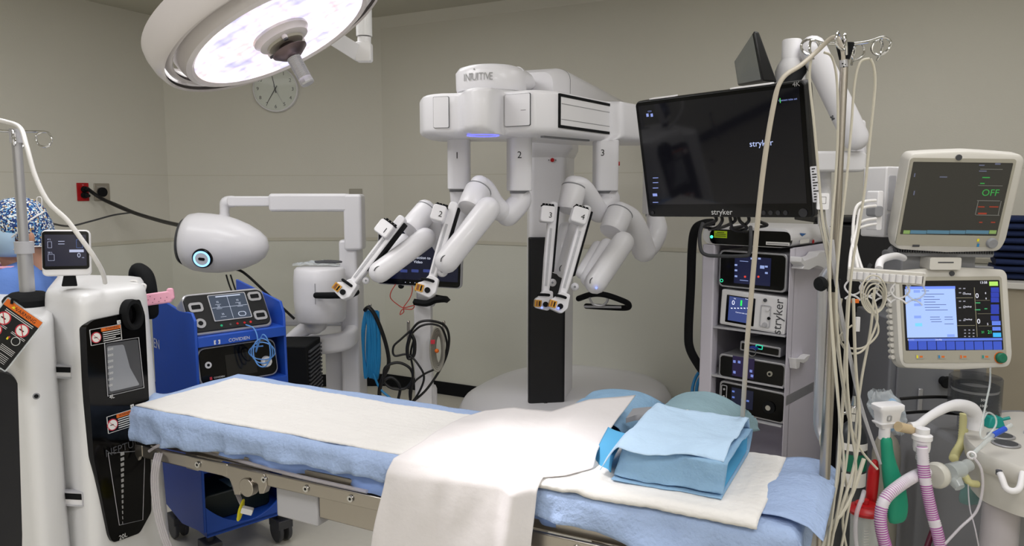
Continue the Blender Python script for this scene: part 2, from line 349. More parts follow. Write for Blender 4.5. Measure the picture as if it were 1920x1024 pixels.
def sheetgrid(s0, s1, t0f, t1f, z, hem, nu, nv, amp, seed, over=None, drop_end=(0, 0), out=.012):
    """cloth over a box: parametric coordinates run past the edges and fold down"""
    L0, L1 = drop_end; mb = MB()
    hmax = .3
    def fn(a, b):
        s = (s0 - L0) + (s1 - s0 + L0 + L1) * a
        h0, h1 = hem(min(max(s, s0), s1)); t0, t1 = t0f(min(max(s, s0), s1)), t1f(s)
        q = t0 - h0 + (t1 - t0 + h0 + h1) * b
        ds = max(s0 - s, s - s1, 0); dt = max(t0 - q, q - t1, 0)
        x = min(max(s, s0), s1); y = min(max(q, t0), t1)
        dd = max(ds, dt); mi = min(ds, dt); sg = 1 if s > s1 else -1; tg = 1 if q > t1 else -1
        n1 = nz(s, q, seed, 5); n2 = nz(s, q, seed + 3, 14); n3 = 1 - 2 * abs(nz(s * 1.3, q, seed + 5, 9))
        zz = z - dd + (amp * (n1 * .9 + n2 * .5) if dd == 0 else 0) + (over(s, q) if over else 0)
        rnd = min(dd / .02, 1)
        if ds > 0: x += sg * (out * rnd + mi * .5 + n1 * dd * .15)
        if dt > 0: y += tg * (out * rnd + mi * .35 + max((n1 * .30 + n2 * .26 + n3 * .14) * dd, -.003))
        if dd > 0: zz -= .004 * (1 - rnd)
        return V((x, y, zz))
    return mb, fn
# lower blue layer, then the upper drape
def cloth(name, label, cat, m, s0, s1, t0f, t1f, z, hem, nu, nv, amp, seed, over=None, drop_end=(0, 0), out=.012, th=.0025):
    mb, fn = sheetgrid(s0, s1, t0f, t1f, z, hem, nu, nv, amp, seed, over, drop_end, out); mb.m = m; mb.grid(fn, nu, nv)
    mb.v = [BM @ v for v in mb.v]
    o = mb.build(name, origin=True, solid=th, ang=75); return tag(o, label, cat)
def lerp(tab, s):
    if s <= tab[0][0]: return tab[0][1]
    for (a, x), (b, y) in zip(tab, tab[1:]):
        if s <= b: return x + (y - x) * (s - a) / (b - a)
    return tab[-1][1]
HL = [(0, .06), (.5, .095), (1.0, .105), (1.55, .10), (2.2, .12)]
cloth('table_underlayer', 'smooth blue lower sheet edge showing below the wrinkled blue drape', 'sheet', mat('blue_under', '93b0ee', .7, var=.04, spec=.2), .45, 2.18, lambda s: eo(s) + .022, lambda s: .452, .838, lambda s: (lerp(HL, s), .06), 90, 24, .001, 11, drop_end=(0, .05), out=.004)
HU = [(0, .118), (.25, .105), (.6, .075), (.8, .07), (1.05, .068), (1.5, .07), (1.75, .085), (2.0, .13), (2.24, .15)]
def hemw(s): return (max(.03, lerp(HU, s) + .010 * nz(s, 0, 2, 9)), .06)
cloth('blue_drape', 'crinkled light blue disposable drape covering the whole operating table', 'drape', M['drape'], -.01, 2.20, lambda s: eo(s) + .012 * nz(s, 1, 1, 4), lambda s: .462 + .012 * nz(s, 5, 1, 5), .852, hemw, 230, 60, .004, 3,
      over=lambda s, t: .022 * math.exp(-((s + .01) ** 2 + (t - .05) ** 2) / .002), drop_end=(.12, .14), out=.014)
# fold of blue sheet lying loose over the head end corner
def flap(a, b):
    s = 2.09 + .17 * a; t = .06 + .40 * b - .05 * a * (1 - b); z = .858 + .010 * math.sin(a * 3) + .010 * nz(s, t, 4, 12) - .06 * max(0, a - .82) * 1.5
    return BM @ V((s, t, z))
mb = MB(M['drape']); mb.grid(flap, 26, 30); tag(mb.build('drape_flap', origin=True, solid=.002, ang=75), 'loose blue drape corner folded out past the right end of the white pad', 'drape')
def topcloth(name, label, cat, m, s0, s1, t0f, t1f, z, nu, nv, amp, seed, over=None, th=.004, quilt=0):
    mb = MB(m)
    def fn(a, b):
        s = s0 + (s1 - s0) * a; t = t0f(s) + (t1f(s) - t0f(s)) * b
        h = amp * (nz(s, t, seed, 6) + .5 * nz(s, t, seed, 16)) + quilt * (abs(math.sin(s * 110)) * abs(math.sin(t * 110)))
        e = min(a, 1 - a, b, 1 - b); zz = z + h + (over(s, t) if over else 0)
        tt = eo(s); em = min(a * (s1 - s0), (1 - a) * (s1 - s0), b * (t1f(s) - t0f(s)), (1 - b) * (t1f(s) - t0f(s))); zz -= .0055 * (1 - min(em / .012, 1))
        if t < tt: zz -= (tt - t) * .9; t = tt - .016 - .003 * nz(s, 0, 1, 20)
        return BM @ V((s, t, zz))
    mb.grid(fn, nu, nv); return tag(mb.build(name, origin=True, solid=th, ang=75), label, cat)
topcloth('absorbent_pad', 'white quilted absorbent pad on the left half of the table', 'pad', M['pad'], .045, 1.36, lambda s: eo(s) + .012 + .006 * nz(s, 2, 2, 5), lambda s: .395 + .012 * nz(s, 3, 2, 4), .859, 160, 50, .004, 5, quilt=.0014)
crease = lambda s, t: .007 * math.exp(-((s - 1.72 - .25 * (t - .1)) ** 2) / .0006) * (1 if t < .1 else max(0, 1 - (t - .1) / .1))
topcloth('absorbent_pad', 'white quilted absorbent pad on the right half of the table under the blue fabric box', 'pad', M['pad'], 1.40, 2.125, lambda s: eo(s) - .014 + .004 * nz(s, 7, 2, 5), lambda s: .447 + .006 * nz(s, 3, 2, 4), .866, 120, 60, .003, 9, over=crease, quilt=.0014)
# ---- white draw sheet: across the table, over the near arm board, and hanging in front
def qd(px, py, z): return G(px, py, z)
nearL, nearR = G(737, 862, .872), G(1017, 897, .872)
backp = [qd(868, 783, .875), qd(910, 770, .885), qd(965, 764, .90), qd(1035, 771, .90), qd(1105, 750, .925), qd(1192, 741, .93)]
rightp = [qd(1192, 741, .93), qd(1131, 820, .89), qd(1112, 878, .874), qd(1060, 893, .872), nearR]
def pl(pts, t):
    t = min(max(t, 0), 1) * (len(pts) - 1); i = min(int(t), len(pts) - 2); return pts[i].lerp(pts[i + 1], t - i)
mb = MB(M['sheet'])
def sfn(a, b):
    # b 0..1 top (far to near), beyond = hanging
    bot_l, bot_r = P(676, 1180, nearL.y - .05), P(985, 1180, nearR.y - .04)
    if b <= .55:
        k = b / .55
        L = backp[0].lerp(nearL, k); R = pl(rightp, k); Tp = pl(backp, a); Bt = nearL.lerp(nearR, a)
        p = Tp * (1 - k) + Bt * k + L * (1 - a) + R * a - (backp[0] * (1 - a) * (1 - k) + backp[-1] * a * (1 - k) + nearL * (1 - a) * k + nearR * a * k)
        amp = .012 * math.sin(math.pi * min(k * 1.1, 1)) + .003
        p = p + V((0, 0, 1)) * amp * (nz(p.x, p.y, 1, 6) + .5 * nz(p.x, p.y, 4, 13))
        if p.z < .874: p.z = .874
        return p
    k = (b - .55) / .45; Bt = nearL.lerp(nearR, a); Bo = bot_l.lerp(bot_r, a)
    p = Bt.lerp(Bo, k); n = -W_
    rnd = min(k / .06, 1)
    wv = .018 * math.sin(a * 9 + 1.5 * k) * k + .02 * nz(a * 3, k * 1.2, 7, 1.6) * k + .006 * nz(a * 9, k * 4, 2, 1)
    p = p + n * (.022 * rnd + .035 * math.exp(-((a - .88) / .07) ** 2) * rnd * (1 - k * .4) + wv)
    if k < .06: p.z = Bt.z - (Bt.z - Bo.z) * k
    return p
mb.grid(sfn, 110, 110); tag(mb.build('draw_sheet', origin=True, solid=.002, ang=80), 'white sheet lying across the table middle and hanging down its near side', 'sheet')
# ---- arm boards
def softblock(name, m, M4, sx, sy, sz, amp, seed, parent=None, label=None, rnd=.35, taper=0):
    mb = MB(m); nu, nv = 36, 28; R = []
    for i in range(nu + 1):
        u = i / nu; e = min(u, 1 - u) * 2; k = min(1, (e / rnd)) ; sc = math.sqrt(max(0, 1 - (1 - k) ** 2)) if e < rnd else 1; sc = .55 + .45 * sc; ring = []
        for j in range(nv):
            a = 2 * math.pi * j / nv; c, s_ = math.cos(a), math.sin(a); p = 3.2
            r = (abs(c) ** p + abs(s_) ** p) ** (-1 / p)
            x = sx / 2 * r * c * sc * (1 - taper * u); z = sz / 2 * r * s_ * sc; y = (u - .5) * sy
            n = amp * (nz(x * 1 + y, y, z + seed, 9) + .5 * nz(x, y, z + seed, 22)); z2 = z + sz / 2
            ring.append(M4 @ V((x + n * c, y, max(z2 + n * s_, 0))))
        R.append(ring)
    mb.rings(R, True); o = mb.build(name, parent, ang=80, origin=parent is None); return o
def board(s0, s1, t0, t1, z0, label):
    b = thing('arm_board', label, 'arm board', BM @ Matrix.Translation(((s0 + s1) / 2, t0, z0 - .02)))
    w, l = s1 - s0, t1 - t0
    mb = MB(M['black']); mb.box(-w / 2 + .02, w / 2 - .02, 0, l - .02, 0, .015); mb.build('plate', b, bev=.004)
    mb = MB(M['mattress']); mb.box(-w / 2 + .015, w / 2 - .015, .0, l - .015, .016, .055); mb.build('cushion', b, bev=.012)
    mb = MB(M['steel']); mb.box(-.02, .02, -.06, .1, -.03, -.001); mb.build('mounting_arm', b)
    return b
board(1.38, 1.63, .50, .90, .80, 'padded arm board beside the table under the blue cover next to the white sheet')
board(1.68, 1.92, .50, .93, .80, 'padded arm board beside the table under the grey-blue rounded cover')
def cover(s0, s1, t0, t1, ztop, hang, m, name, label, seed, flare=.02, dome=.03, outend=.03):
    mb = MB(m)
    def fn(a, b):
        s = s0 - hang + (s1 - s0 + 2 * hang) * a; t = t0 + (t1 - t0 + hang) * b
        ds = max(s0 - s, s - s1, 0); dt = max(t - t1, 0); dd = max(ds, dt); mi = min(ds, dt)
        x = min(max(s, s0), s1); y = min(t, t1); sg = 1 if s > s1 else -1
        cx = (x - s0) / (s1 - s0) * 2 - 1; z = ztop + dome * (1 - cx * cx) - dd
        n = nz(s, t, seed, 8) + .5 * nz(s, t, seed, 20)
        if ds > 0: x += sg * (flare * min(dd / .02, 1) + mi * .5 + n * dd * .35)
        if dt > 0: y += outend * min(dd / .03, 1) + mi * .4 + n * dd * .35
        z += .008 * n
        return BM @ V((x, y, z))
    mb.grid(fn, 48, 48); return tag(mb.build(name, origin=True, solid=.002, ang=80), label, 'cover')
cover(1.40, 1.625, .485, .86, .862, .11, M['drape2'], 'arm_board_cover', 'blue fabric cover on the arm board next to the white sheet', 21, dome=.02)
cover(1.69, 1.905, .485, .90, .868, .10, M['drapeg'], 'arm_board_cover', 'grey-blue fabric cover with rounded top behind the blue fabric box', 33, dome=.035)
mb = MB(M['grey']); R = []
for k in range(12):
    s = 1.65 + .24 * k / 11; R.append([BM @ V((s, .475 + .02 * math.sin(k), z)) for z in (.885 + .02 * math.sin(math.pi * k / 11), .90 + .028 * math.sin(math.pi * k / 11))] + [BM @ V((s + .004, .53, z)) for z in (.917 + .02 * math.sin(math.pi * k / 11), .90 + .02 * math.sin(math.pi * k / 11))])
mb.rings(R, True); tag(mb.build('restraint_strap', origin=True, ang=70), 'grey soft strap across the grey-blue covered arm board', 'strap')
mb = MB(M['paper']); a, b, c, d = G(1268, 772, .935), G(1290, 770, .935), G(1310, 790, .925), G(1290, 797, .925)
mb.add([a, b, c, d, a + V((0, 0, .003)), b + V((0, 0, .003)), c + V((0, 0, .003)), d + V((0, 0, .003))], [(0, 1, 2, 3), (7, 6, 5, 4), (0, 4, 5, 1), (1, 5, 6, 2), (2, 6, 7, 3), (3, 7, 4, 0)]); tag(mb.build('tape_strip', origin=True), 'small white tape strip on the grey strap', 'tape')
# ---- open-ended blue fabric box on the pad
prof = [(.06, .872), (.10, .874), (.20, .874), (.33, .874), (.405, .876), (.418, .885), (.422, .915), (.418, .944), (.40, .953), (.32, .958), (.22, .962), (.12, .966), (.085, .962), (.078, .95), (.079, .92), (.076, .895), (.07, .88)]
prof = [(a, b) for a, b in prof]
mb = MB(M['drape2']); ns = 46; R = []
pc = smoothpts([V((a, b, 0)) for a, b in prof], 5)
for i in range(ns + 1):
    s = 1.765 + (2.03 - 1.765) * i / ns; ring = []
    for p in pc:
        t, z = p.x, p.y; k = i / ns; n = nz(s, t, z, 10) + .5 * nz(s, t, z, 25)
        top = (z - .87) / .09
        sh = (1 - k) * .02 * top; ss = s + .02 * (top - .5) * (1 if k < .1 else 0)
        sag = -.012 * math.sin(math.pi * k) * max(0, top - .3) * (1 if t < .15 else .3)
        ring.append(BM @ V((ss + (.01 * top if k > .98 else 0), t + sh + n * .011 - .014 * math.sin(k * 9) * top * (t < .12), z + sag * .8 + n * .008 * (z > .88) - .006 * k * top)))
    R.append(ring)
mb.rings(R, cap=False, close=False)
bx = mb.build('fabric_box', origin=True, solid=.002, ang=80); tag(bx, 'open-ended bright blue fabric sleeve box lying on the right white pad', 'fabric box')
# overlapping top layer with a free wavy front edge and the left flap (same thing: parts)
def topl(a, b):
    s = 1.72 + .31 * a; t = .425 - (.355 + .02 * math.sin(a * 6)) * b
    z = .984 - .008 * a + .010 * nz(s, t, 2, 10) + .004 * nz(s, t, 7, 28) - .014 * math.sin(math.pi * a) * b + .012 * max(0, .5 - a) * (1 - b)
    if a < .18: z -= (.18 - a) ** 1.3 * .75; 
    if b > .75: z -= (b - .75) * .05
    if b < .08: z -= (.08 - b) * .6
    return BM @ V((s, t, z))
mb = MB(mat('pale_blue_fabric', 'b9d3ec', .95, bump=.25, bscale=90, var=.06, vscale=14, spec=.1)); mb.grid(topl, 46, 34); mb.v = [v - bx.location for v in mb.v]; mb.build('top_flap', bx, solid=.002, ang=80)
lfq = [P(1140, 806, 2.10), P(1178, 822, 1.93), P(1153, 885, 1.87), P(1118, 891, 1.94)]
def leftf(a, b):
    p = (lfq[0] * (1 - a) + lfq[1] * a) * (1 - b) + (lfq[3] * (1 - a) + lfq[2] * a) * b
    return p + V((-.018 * math.sin(math.pi * b * .8), -.006, .010 * (1 - b) ** 2)) + V((0, -.005 * math.sin(a * 5), 0))
mb = MB(M['drape2in']); mb.grid(leftf, 14, 16); mb.v = [v - bx.location for v in mb.v]; mb.build('side_flap', bx, solid=.002, ang=80)
mb = MB(M['drape2in']); R = []
for s in (1.93, 2.026):
    R.append([BM @ V((s, .25 + (p.x - .25) * .90, .918 + (p.y - .918) * .84 - .008 * ((p.y - .87) / .09))) for p in pc])
mb.rings(R, cap=False, close=False); mb.v = [v - bx.location for v in mb.v]; mb.build('lining', bx, solid=.001, ang=80)
# ---------------------------------------------------------------- surgical robot cart
RO = P(1040, 760, 4.3); RO.z = 0
rob = thing('surgical_robot', 'white four-armed surgical robot cart behind the operating table', 'surgical robot', Matrix.Translation(RO))
W = dict(world=True)
# base: long rounded shroud
mb = MB(M['robot']); base_pl = [G(868, 812, .30), G(905, 775, .30), G(1260, 800, .30), G(1235, 735, .30)]
cx, cy = P(1065, 700, 4.62).x, 4.62; R = []
for z, k in ((.04, 1.0), (.2, 1.0), (.28, .985), (.33, .94), (.36, .86), (.375, .7), (.38, .45), (.382, .05)):
    ring = []
    for i in range(56):
        a = 2 * math.pi * i / 56; c, s = math.cos(a), math.sin(a); p = 2.6; r = (abs(c) ** p + abs(s) ** p) ** (-1 / p)
        q = U * (.62 * r * c * k) + W_ * (.72 * r * s * k); ring.append(V((cx, cy, z)) + q)
    R.append(ring)
mb.rings(R, True); mb.build('base', rob, ang=60, **W)
for dx, dy in ((-.4, -.4), (.4, -.4), (-.4, .5), (.4, .5)):
    c = V((cx, cy, .045)) + U * dx + W_ * dy; mb = MB(M['mblack']); mb.cyl(c - U * .025, c + U * .025, .045); mb.build('castor', rob, **W)
# column: frame with the black front face; vertical, turned
Yc = 4.22
cl, cr_ = P(992, 760, Yc), P(1058, 760, Yc + .02); cM = face(V((cl.x, cl.y, .355)), V((cr_.x, cr_.y, .355)), V((cl.x, cl.y, 2)))
cw = (cr_ - cl).length; H2 = uv(cM, 1025, 445)[1]
back_r = uv(cM, 1093, 700, .26)[0]
mb = MB(M['robot']); poly = roundpoly([(.0, .012), (cw, .012), (cw + .105, .30), (.02, .30)], .03)
mb.T = cM; Htop = uv(cM, 1050, 288)[1]; mb.prismz(poly, 0, Htop); mb.build('column', rob, bev=.004, **W)
mb = MB(M['bcover']); mb.T = cM; mb.prismz(roundpoly([(-.004, -.012), (cw, -.012), (cw + .006, .05), (-.004, .05)], .02), .0, H2 - .0); mb.box(cw * .4, cw * .52, -.02, 0, .005, .03); mb.build('column_cover', rob, bev=.008, **W)
mb = MB(M['robot']); mb.T = cM; a = Htop; ex = lambda k, z: [V((p[0] + (k if p[0] > cw / 2 else -k * .3), p[1] + (k if p[1] > .15 else -k), z)) for p in poly]
mb.rings([ex(0, a - .02), ex(.012, a), ex(.03, a + .03), ex(.03, a + .10)]); mb.build('column_collar', rob, **W)
mb = MB(M['red']); p = P(1036, 300, Yc - .0); mb.T = cM; u, w = uv(cM, 1036, 300, 0)
mb.cyl((u, .014, w), (u, .004, w), .011, n=20); mb.col(M['dgrey']); mb.cyl((u - .02, .014, w), (u - .02, .008, w), .003, n=8); mb.cyl((u + .02, .014, w), (u + .02, .008, w), .003, n=8); mb.build('stop_button', rob, **W)
# push handle behind the column
mb = MB(M['mblack']); mb.tube(pxl([(1085, 560, 4.5), (1110, 552, 4.42), (1135, 553, 4.4), (1165, 563, 4.4), (1178, 570, 4.42), (1176, 577, 4.45), (1150, 577, 4.5), (1100, 574, 4.55)]), .018, 10, 6, True); mb.build('push_handle', rob, **W)
mb = MB(M['silver']); mb.tube(pxl([(1105, 558, 4.4), (1112, 570, 4.4), (1128, 573, 4.4), (1138, 566, 4.4), (1140, 556, 4.4)]), .007, 8, 6); mb.col(M['lgrey']); mb.tube(pxl([(1095, 575, 4.45), (1165, 576, 4.42)]), .007, 8, 1); mb.build('handle_bar', rob, **W)
# boom
zt, zb = P(1000, 133, 3.55).z, 2.0
A = P(955, 200, 3.3); Bq = P(1120, 200, 4.55); bd = V((Bq.x - A.x, Bq.y - A.y, 0)).normalized(); bn = V((bd.y, -bd.x, 0))
mb = MB(M['robot']); w1 = .17
s0 = V((A.x, A.y, 0)) + bd * .12; L = 1.42
def bring(t, wd, z0, z1, r=.05):
    c = s0 + bd * t; q = rr(-wd, wd, z0, z1, r, 5); return [c + bn * x + V((0, 0, z)) for x, z in q]
mb.rings([bring(.06, w1 * .8, 1.985, 2.13), bring(.14, w1, 1.985, 2.155), bring(.22, w1, 1.985, 2.16), bring(L - .1, w1 * .96, 1.98, 2.14), bring(L - .02, w1 * .9, 1.99, 2.12), bring(L, w1 * .7, 2.0, 2.10)])
mb.build('boom', rob, ang=50, **W)
mb = MB(M['dgrey']); 
for t in (.20,):
    q = bring(t, w1 + .001, 1.985, 2.159); q2 = bring(t + .003, w1 + .001, 1.985, 2.159); mb.rings([q, q2])
mb.build('panel_gap', rob, **W)
# pivot cap with the name
cc = P(930, 190, 3.32); cx2, cy2 = cc.x, cc.y; r0 = .155
z_t, z_b = P(930, 122, 3.2).z, P(930, 168, 3.2).z
mb = MB(M['robot']); mb.lathe([(0.001, z_t + .012), (.06, z_t + .012), (.11, z_t + .008), (.14, z_t - .002), (r0, z_t - .022), (r0 - .002, z_b + .01), (r0 - .006, z_b), (0.001, z_b)], (cx2 - .02, cy2, 0), n=56)
mb.build('boom_cap', rob, ang=50, **W)
mb = MB(M['robot']); c0 = V((cx2 - .02, cy2, 0)); q0 = V((.999, .04, 0)); R = []
for t, wd, z0, z1 in ((0, .153, z_b + .005, z_t + .006), (.12, .15, z_b + .02, z_t - .005), (.22, .125, z_b + .045, z_t - .03), (.30, .09, z_b + .06, z_t - .05)):
    c = c0 + bd * t; R.append([c + bn * x + V((0, 0, z)) for x, z in rr(-wd, wd, z0, z1, .03, 4)])
mb.rings(R); mb.build('boom_fairing', rob, ang=50, **W)
mb = MB(M['white']); mb.lathe([(.001, z_b - .03), (r0 - .012, z_b - .03), (r0 - .012, z_b), (.001, z_b)], (cx2 - .02, cy2, 0), n=56); mb.lathe([(.001, z_b - .06), (r0 - .03, z_b - .05), (r0 - .02, z_b - .034), (.001, z_b - .034)], (cx2 - .02, cy2, 0), n=56); mb.build('pivot_ring', rob, **W)
mb = MB(M['gink'])      # INTUITIVE wrapped around the cap
word = 'INTUITIVE'; c0 = V((cx2 - .02, cy2, 0)); zl = P(905, 143, 3.16).z
for i, ch in enumerate(word):
    px = 870 + (921 - 870) * (i + .1) / 8.2
    # angle on the cylinder hit by that column
    d = ray(px, 143); d2 = V((d.x, d.y)); o2 = V((0, 0)) - V((c0.x, c0.y)); a_ = d2.dot(d2); b_ = 2 * o2.dot(d2); c_ = o2.dot(o2) - (r0 + .001) ** 2; D = b_ * b_ - 4 * a_ * c_
    if D < 0: continue
    t = (-b_ - math.sqrt(D)) / (2 * a_); h = V((d.x * t, d.y * t, zl)); nn = V((h.x - c0.x, h.y - c0.y, 0)).normalized(); X = V((0, 0, 1)).cross(nn).normalized()
    T = Matrix((X, -nn, V((0, 0, 1)))).transposed().to_4x4(); T.translation = h
    mb.text(ch, 0, 0, .044, -.001, 0, .8, T)
    if i == 3: mb.v += [T @ V((.004 * math.cos(k), -.001, .032 + .004 * math.sin(k))) for k in range(6)]; mb.f.append(list(range(len(mb.v) - 6, len(mb.v)))); mb.fm.append(mb.m)
mb.build('lettering', rob, **W)
# arm platform
def gx(px, Y): return ((px - 960) / F * Y / (CA + 0), Y)
def pp(px, Y, z=1.93): p = P(px, 512 - 0, Y); d = ray(px, 357); return (d.x / d.y * Y, Y)
zt2, zb2 = 2.005, 1.853
front = [pp(788, 3.45), pp(795, 3.28), pp(815, 3.22), pp(865, 3.20), pp(872, 3.08), pp(890, 3.02), pp(918, 3.02), pp(935, 3.09), pp(943, 3.17), pp(996, 3.09), pp(1044, 3.13), pp(1142, 3.52), pp(1165, 3.50), pp(1216, 3.72)]
backl = [pp(1235, 3.95), pp(1130, 3.98), pp(1060, 3.85), pp(985, 3.62), pp(900, 3.60), pp(812, 3.62)]
poly = roundpoly(front + backl, .03)
cxp, cyp = sum(p[0] for p in poly) / len(poly), sum(p[1] for p in poly) / len(poly)
def scl(k, z): return [V((p[0] + (cxp - p[0]) * k, p[1] + (cyp - p[1]) * k, z)) for p in poly]
mb = MB(M['robot']); mb.rings([scl(.09, zb2 - .022), scl(.03, zb2 - .010), scl(.005, zb2), scl(0, zb2 + .01), scl(0, zt2 - .012), scl(.008, zt2 - .002), scl(.03, zt2 + .003)]); mb.build('arm_platform', rob, ang=50, **W)
# platform details: cover panels, rail slot, ring light, underside
def facet(a, Ya, b, Yb, zlo=zb2, zhi=zt2): pa, pb = pp(a, Ya), pp(b, Yb); return face(V((pa[0], pa[1], zlo)), V((pb[0], pb[1], zlo)), V((pa[0], pa[1], zhi)))
fM = facet(1044, 3.13, 1142, 3.52); fw = (V(pp(1142, 3.52)) - V(pp(1044, 3.13))).length; hh = zt2 - zb2
mb = MB(M['mblack']); mb.T = fM; mb.rframe((.01, fw - .004, .006, hh - .006), (.022, fw - .008, .018, hh - .018), .004, .002, -.004, .01); mb.build('slot_frame', rob, **W)
mb = MB(M['white2']); mb.T = fM; mb.box(.022, fw - .006, -.002, .01, .018, hh - .018); mb.col(M['grey'])
for k in (.2, .75): z = .018 + k * (hh - .036); mb.box(.03, fw - .006, -.0035, -.002, z, z + .002)
mb.build('slot_panel', rob, **W)
mb = MB(M['grey']); mb.T = facet(1020, 3.2, 1105, 3.45, zb2 - .03, zt2); mb.box(0, .33, 0, .02, .0, .014); mb.build('underside_rail', rob, **W)
for a, Ya, b, Yb in ((948, 3.155, 994, 3.09), (815, 3.222, 843, 3.208)):
    f2 = facet(a, Ya, b, Yb); ww = (V(pp(a, Ya)) - V(pp(b, Yb))).length
    mb = MB(M['robot']); mb.T = f2; mb.rrect(.0, ww, .012, hh - .012, .006, -.006, .01); mb.col(M['dgrey']); mb.rframe((-.0015, ww + .0015, .0105, hh - .0105), (0, ww, .012, hh - .012), .006, .006, -.0035, .002)
    if ww > .09: mb.box(ww * .65, ww * .85, -.007, -.006, hh * .48, hh * .49)
    mb.build('cover_panel', rob, **W)
hc = P(907, 252, 3.2); hub = V((pp(906, 3.17)[0], 3.17, zb2 - .022))
mb = MB(glow('6a6cff', 1.6)); mb.lathe([(.068, 0), (.068, -.003), (.060, -.003), (.060, 0)], hub + V((0, 0, -.001)), n=48); mb.build('ring_light', rob, **W)
# ---- the arms
def arm(x0, x1, ytop, ybot, Y, num, numpx, turn, elbow, A_, B_, C_, extra, rail, head, theta, tipoff=(0, 0), stub=None, button=None, c2=None):
    fr = frame(P(x0, ybot, Y), V((math.cos(turn), math.sin(turn), 0))); w = uv(fr, x1, ybot)[0]; h = uv(fr, (x0 + x1) / 2, ytop)[1]
    mb = MB(M['robot']); mb.T = fr; mb.prismz(roundpoly([(0, 0), (w, 0), (w * 1.08, .16), (-.0, .16)], .028), 0, h); root = mb.build('arm', rob, bev=.004, **W)
    mb = MB(M['grey']); mb.T = fr; mb.cyl((w / 2, .07, -.012), (w / 2, .07, 0), w * .44, n=28); mb.build('collar', root, **W)
    if numpx:
        mb = MB(M['ink']); mb.T = fr; u, v_ = uv(fr, *numpx); mb.text(num, u, v_, .042, -.0015); mb.build('number', root, **W)
    if button:
        mb = MB(M['red']); q = fr @ V((w * 1.05, .09, 0)); v_ = uv(fr, button[0], button[1], .09)[1]; mb.T = fr; mb.cyl((w * 1.02, .09, v_), (w * 1.10 + .004, .09, v_), .010, n=18); mb.build('stop_button', root, **W)
    c = fr @ V((w / 2, .07, 0)); r = w * .42
    mb = MB(M['robot'])
    pts = [c] + [P(*e[:3]) for e in elbow]; rad = [r] + [e[3] for e in elbow]
    mb.tube(pts, rad, 24, 6, True); mb.build('lower_column', root, ang=60, **W)
    # curved link
    mb = MB(M['robot']); mb.tube([P(*e[:3]) for e in A_], [e[3] for e in A_], 24, 8, True, ell=.9); mb.build('curved_link', root, ang=60, **W)
    p, q = P(*elbow[-1][:3]), P(*A_[0][:3])
    # joint ring
    a, b = P(*B_[0][:3]), P(*B_[1][:3]); rb = B_[0][3]; d = (b - a).normalized()
    mb = MB(M['robot']); mb.lathe([(.001, -.0), (rb * .96, 0), (rb, .006), (rb * .98, (b - a).length * .6), (rb * .93, (b - a).length - .008), (rb * .86, (b - a).length), (.001, (b - a).length)], a, d, 32); mb.build('wrist_cylinder', root, ang=50, **W)
    mb = MB(M['grey']); mb.lathe([(rb * .97, -.004), (rb * 1.012, -.002), (rb * 1.012, .001), (rb * .97, .003)], a, d, 32); mb.build('joint_seal', root, **W)
    for k, cseg in enumerate(C_):
        mb = MB(M['robot']); mb.tube([P(*cseg[0][:3]), P(*cseg[1][:3])], [cseg[0][3], cseg[1][3]], 28, 8, True, ell=cseg[2] if len(cseg) > 2 else 1.0, up=(0, 1, 0.2)); o = mb.build('forearm', root, ang=60, **W)
    # seam + status mark on the front forearm elbow
    e = P(*C_[0][1][:3]); re = C_[0][1][3]; s_ = P(*C_[0][0][:3]); dd = (s_ - e).normalized(); mb = MB(M['dgrey']); toC = (CP - e).normalized(); sx_ = dd.cross(toC).normalized()
    mb.tube([e + (sx_ * math.cos(t) * .5 + dd * math.sin(t) * .5 + toC * .87) * re * 1.012 for t in (2.4, 2.9, 3.4, 3.9)], .0022, 6, 4); mb.build('seam_mark', o, **W)
    for q_, rr__ in extra:
        mb = MB(M['robot']); cpt = P(*q_); mb.sph(cpt, rr__, 20, 12); mb.build('link_knuckle', root, **W)
        mb = MB(M['grey']); mb.cyl(cpt + toC * rr__ * .93, cpt + toC * rr__ * 1.03, rr__ * .3, n=14); mb.build('pivot_pin', root, **W)
    # instrument rail
    (tx, ty, tY), (bx_, by, bY), wpx = rail; T_, B2 = P(tx, ty, tY), P(bx_, by, bY); X = V((math.cos(theta), math.sin(theta), 0)); rM = framez(B2, X, T_ - B2)
    Lr = (T_ - B2).length; wr = wpx * tY / F
    mb = MB(M['robot']); mb.T = rM; h2 = wr / 2
    mb.prism(roundpoly([(-h2 * .75, .0), (h2 * .7, .0), (h2, Lr * .25), (h2, Lr), (-h2, Lr), (-h2, Lr * .42)], h2 * .9), 0, .045); ro = mb.build('instrument_rail', root, bev=.006, **W)
    mb = MB(M['mblack']); mb.T = rM; mb.box(h2 + .0005, h2 + .010, .006, .05, Lr * .27, Lr - h2); mb.build('rubber_edge', ro, bev=.002, **W)
    mb = MB(M['lgrey']); mb.T = rM; mb.box(-h2 * .45, h2 * .1, -.0015, .002, Lr * .12, Lr * .72); mb.col(M['silver'])
    for k in range(6): z = Lr * (.16 + .1 * k); mb.cyl((-h2 * .18, -.0015, z), (-h2 * .18, -.0035, z), .003, n=8)
    mb.build('slide_track', ro, **W)
    hx, hy, hw, hh_ = head; u, v_ = uv(rM, hx, hy, -.02); hw, hh_ = hw * tY / F, hh_ * tY / F
    mb = MB(M['robot']); mb.T = rM; mb.rrect(u - hw / 2, u + hw / 2, v_ - hh_ / 2, v_ + hh_ / 2, .012, -.045, .02); ho = mb.build('instrument_carriage', ro, bev=.005, seg=3, **W)
    mb = MB(M['mblack']); mb.T = rM; mb.box(u - hw / 2 + .004, u + hw / 2 - .004, -.03, .015, v_ + hh_ / 2, v_ + hh_ / 2 + .005); 
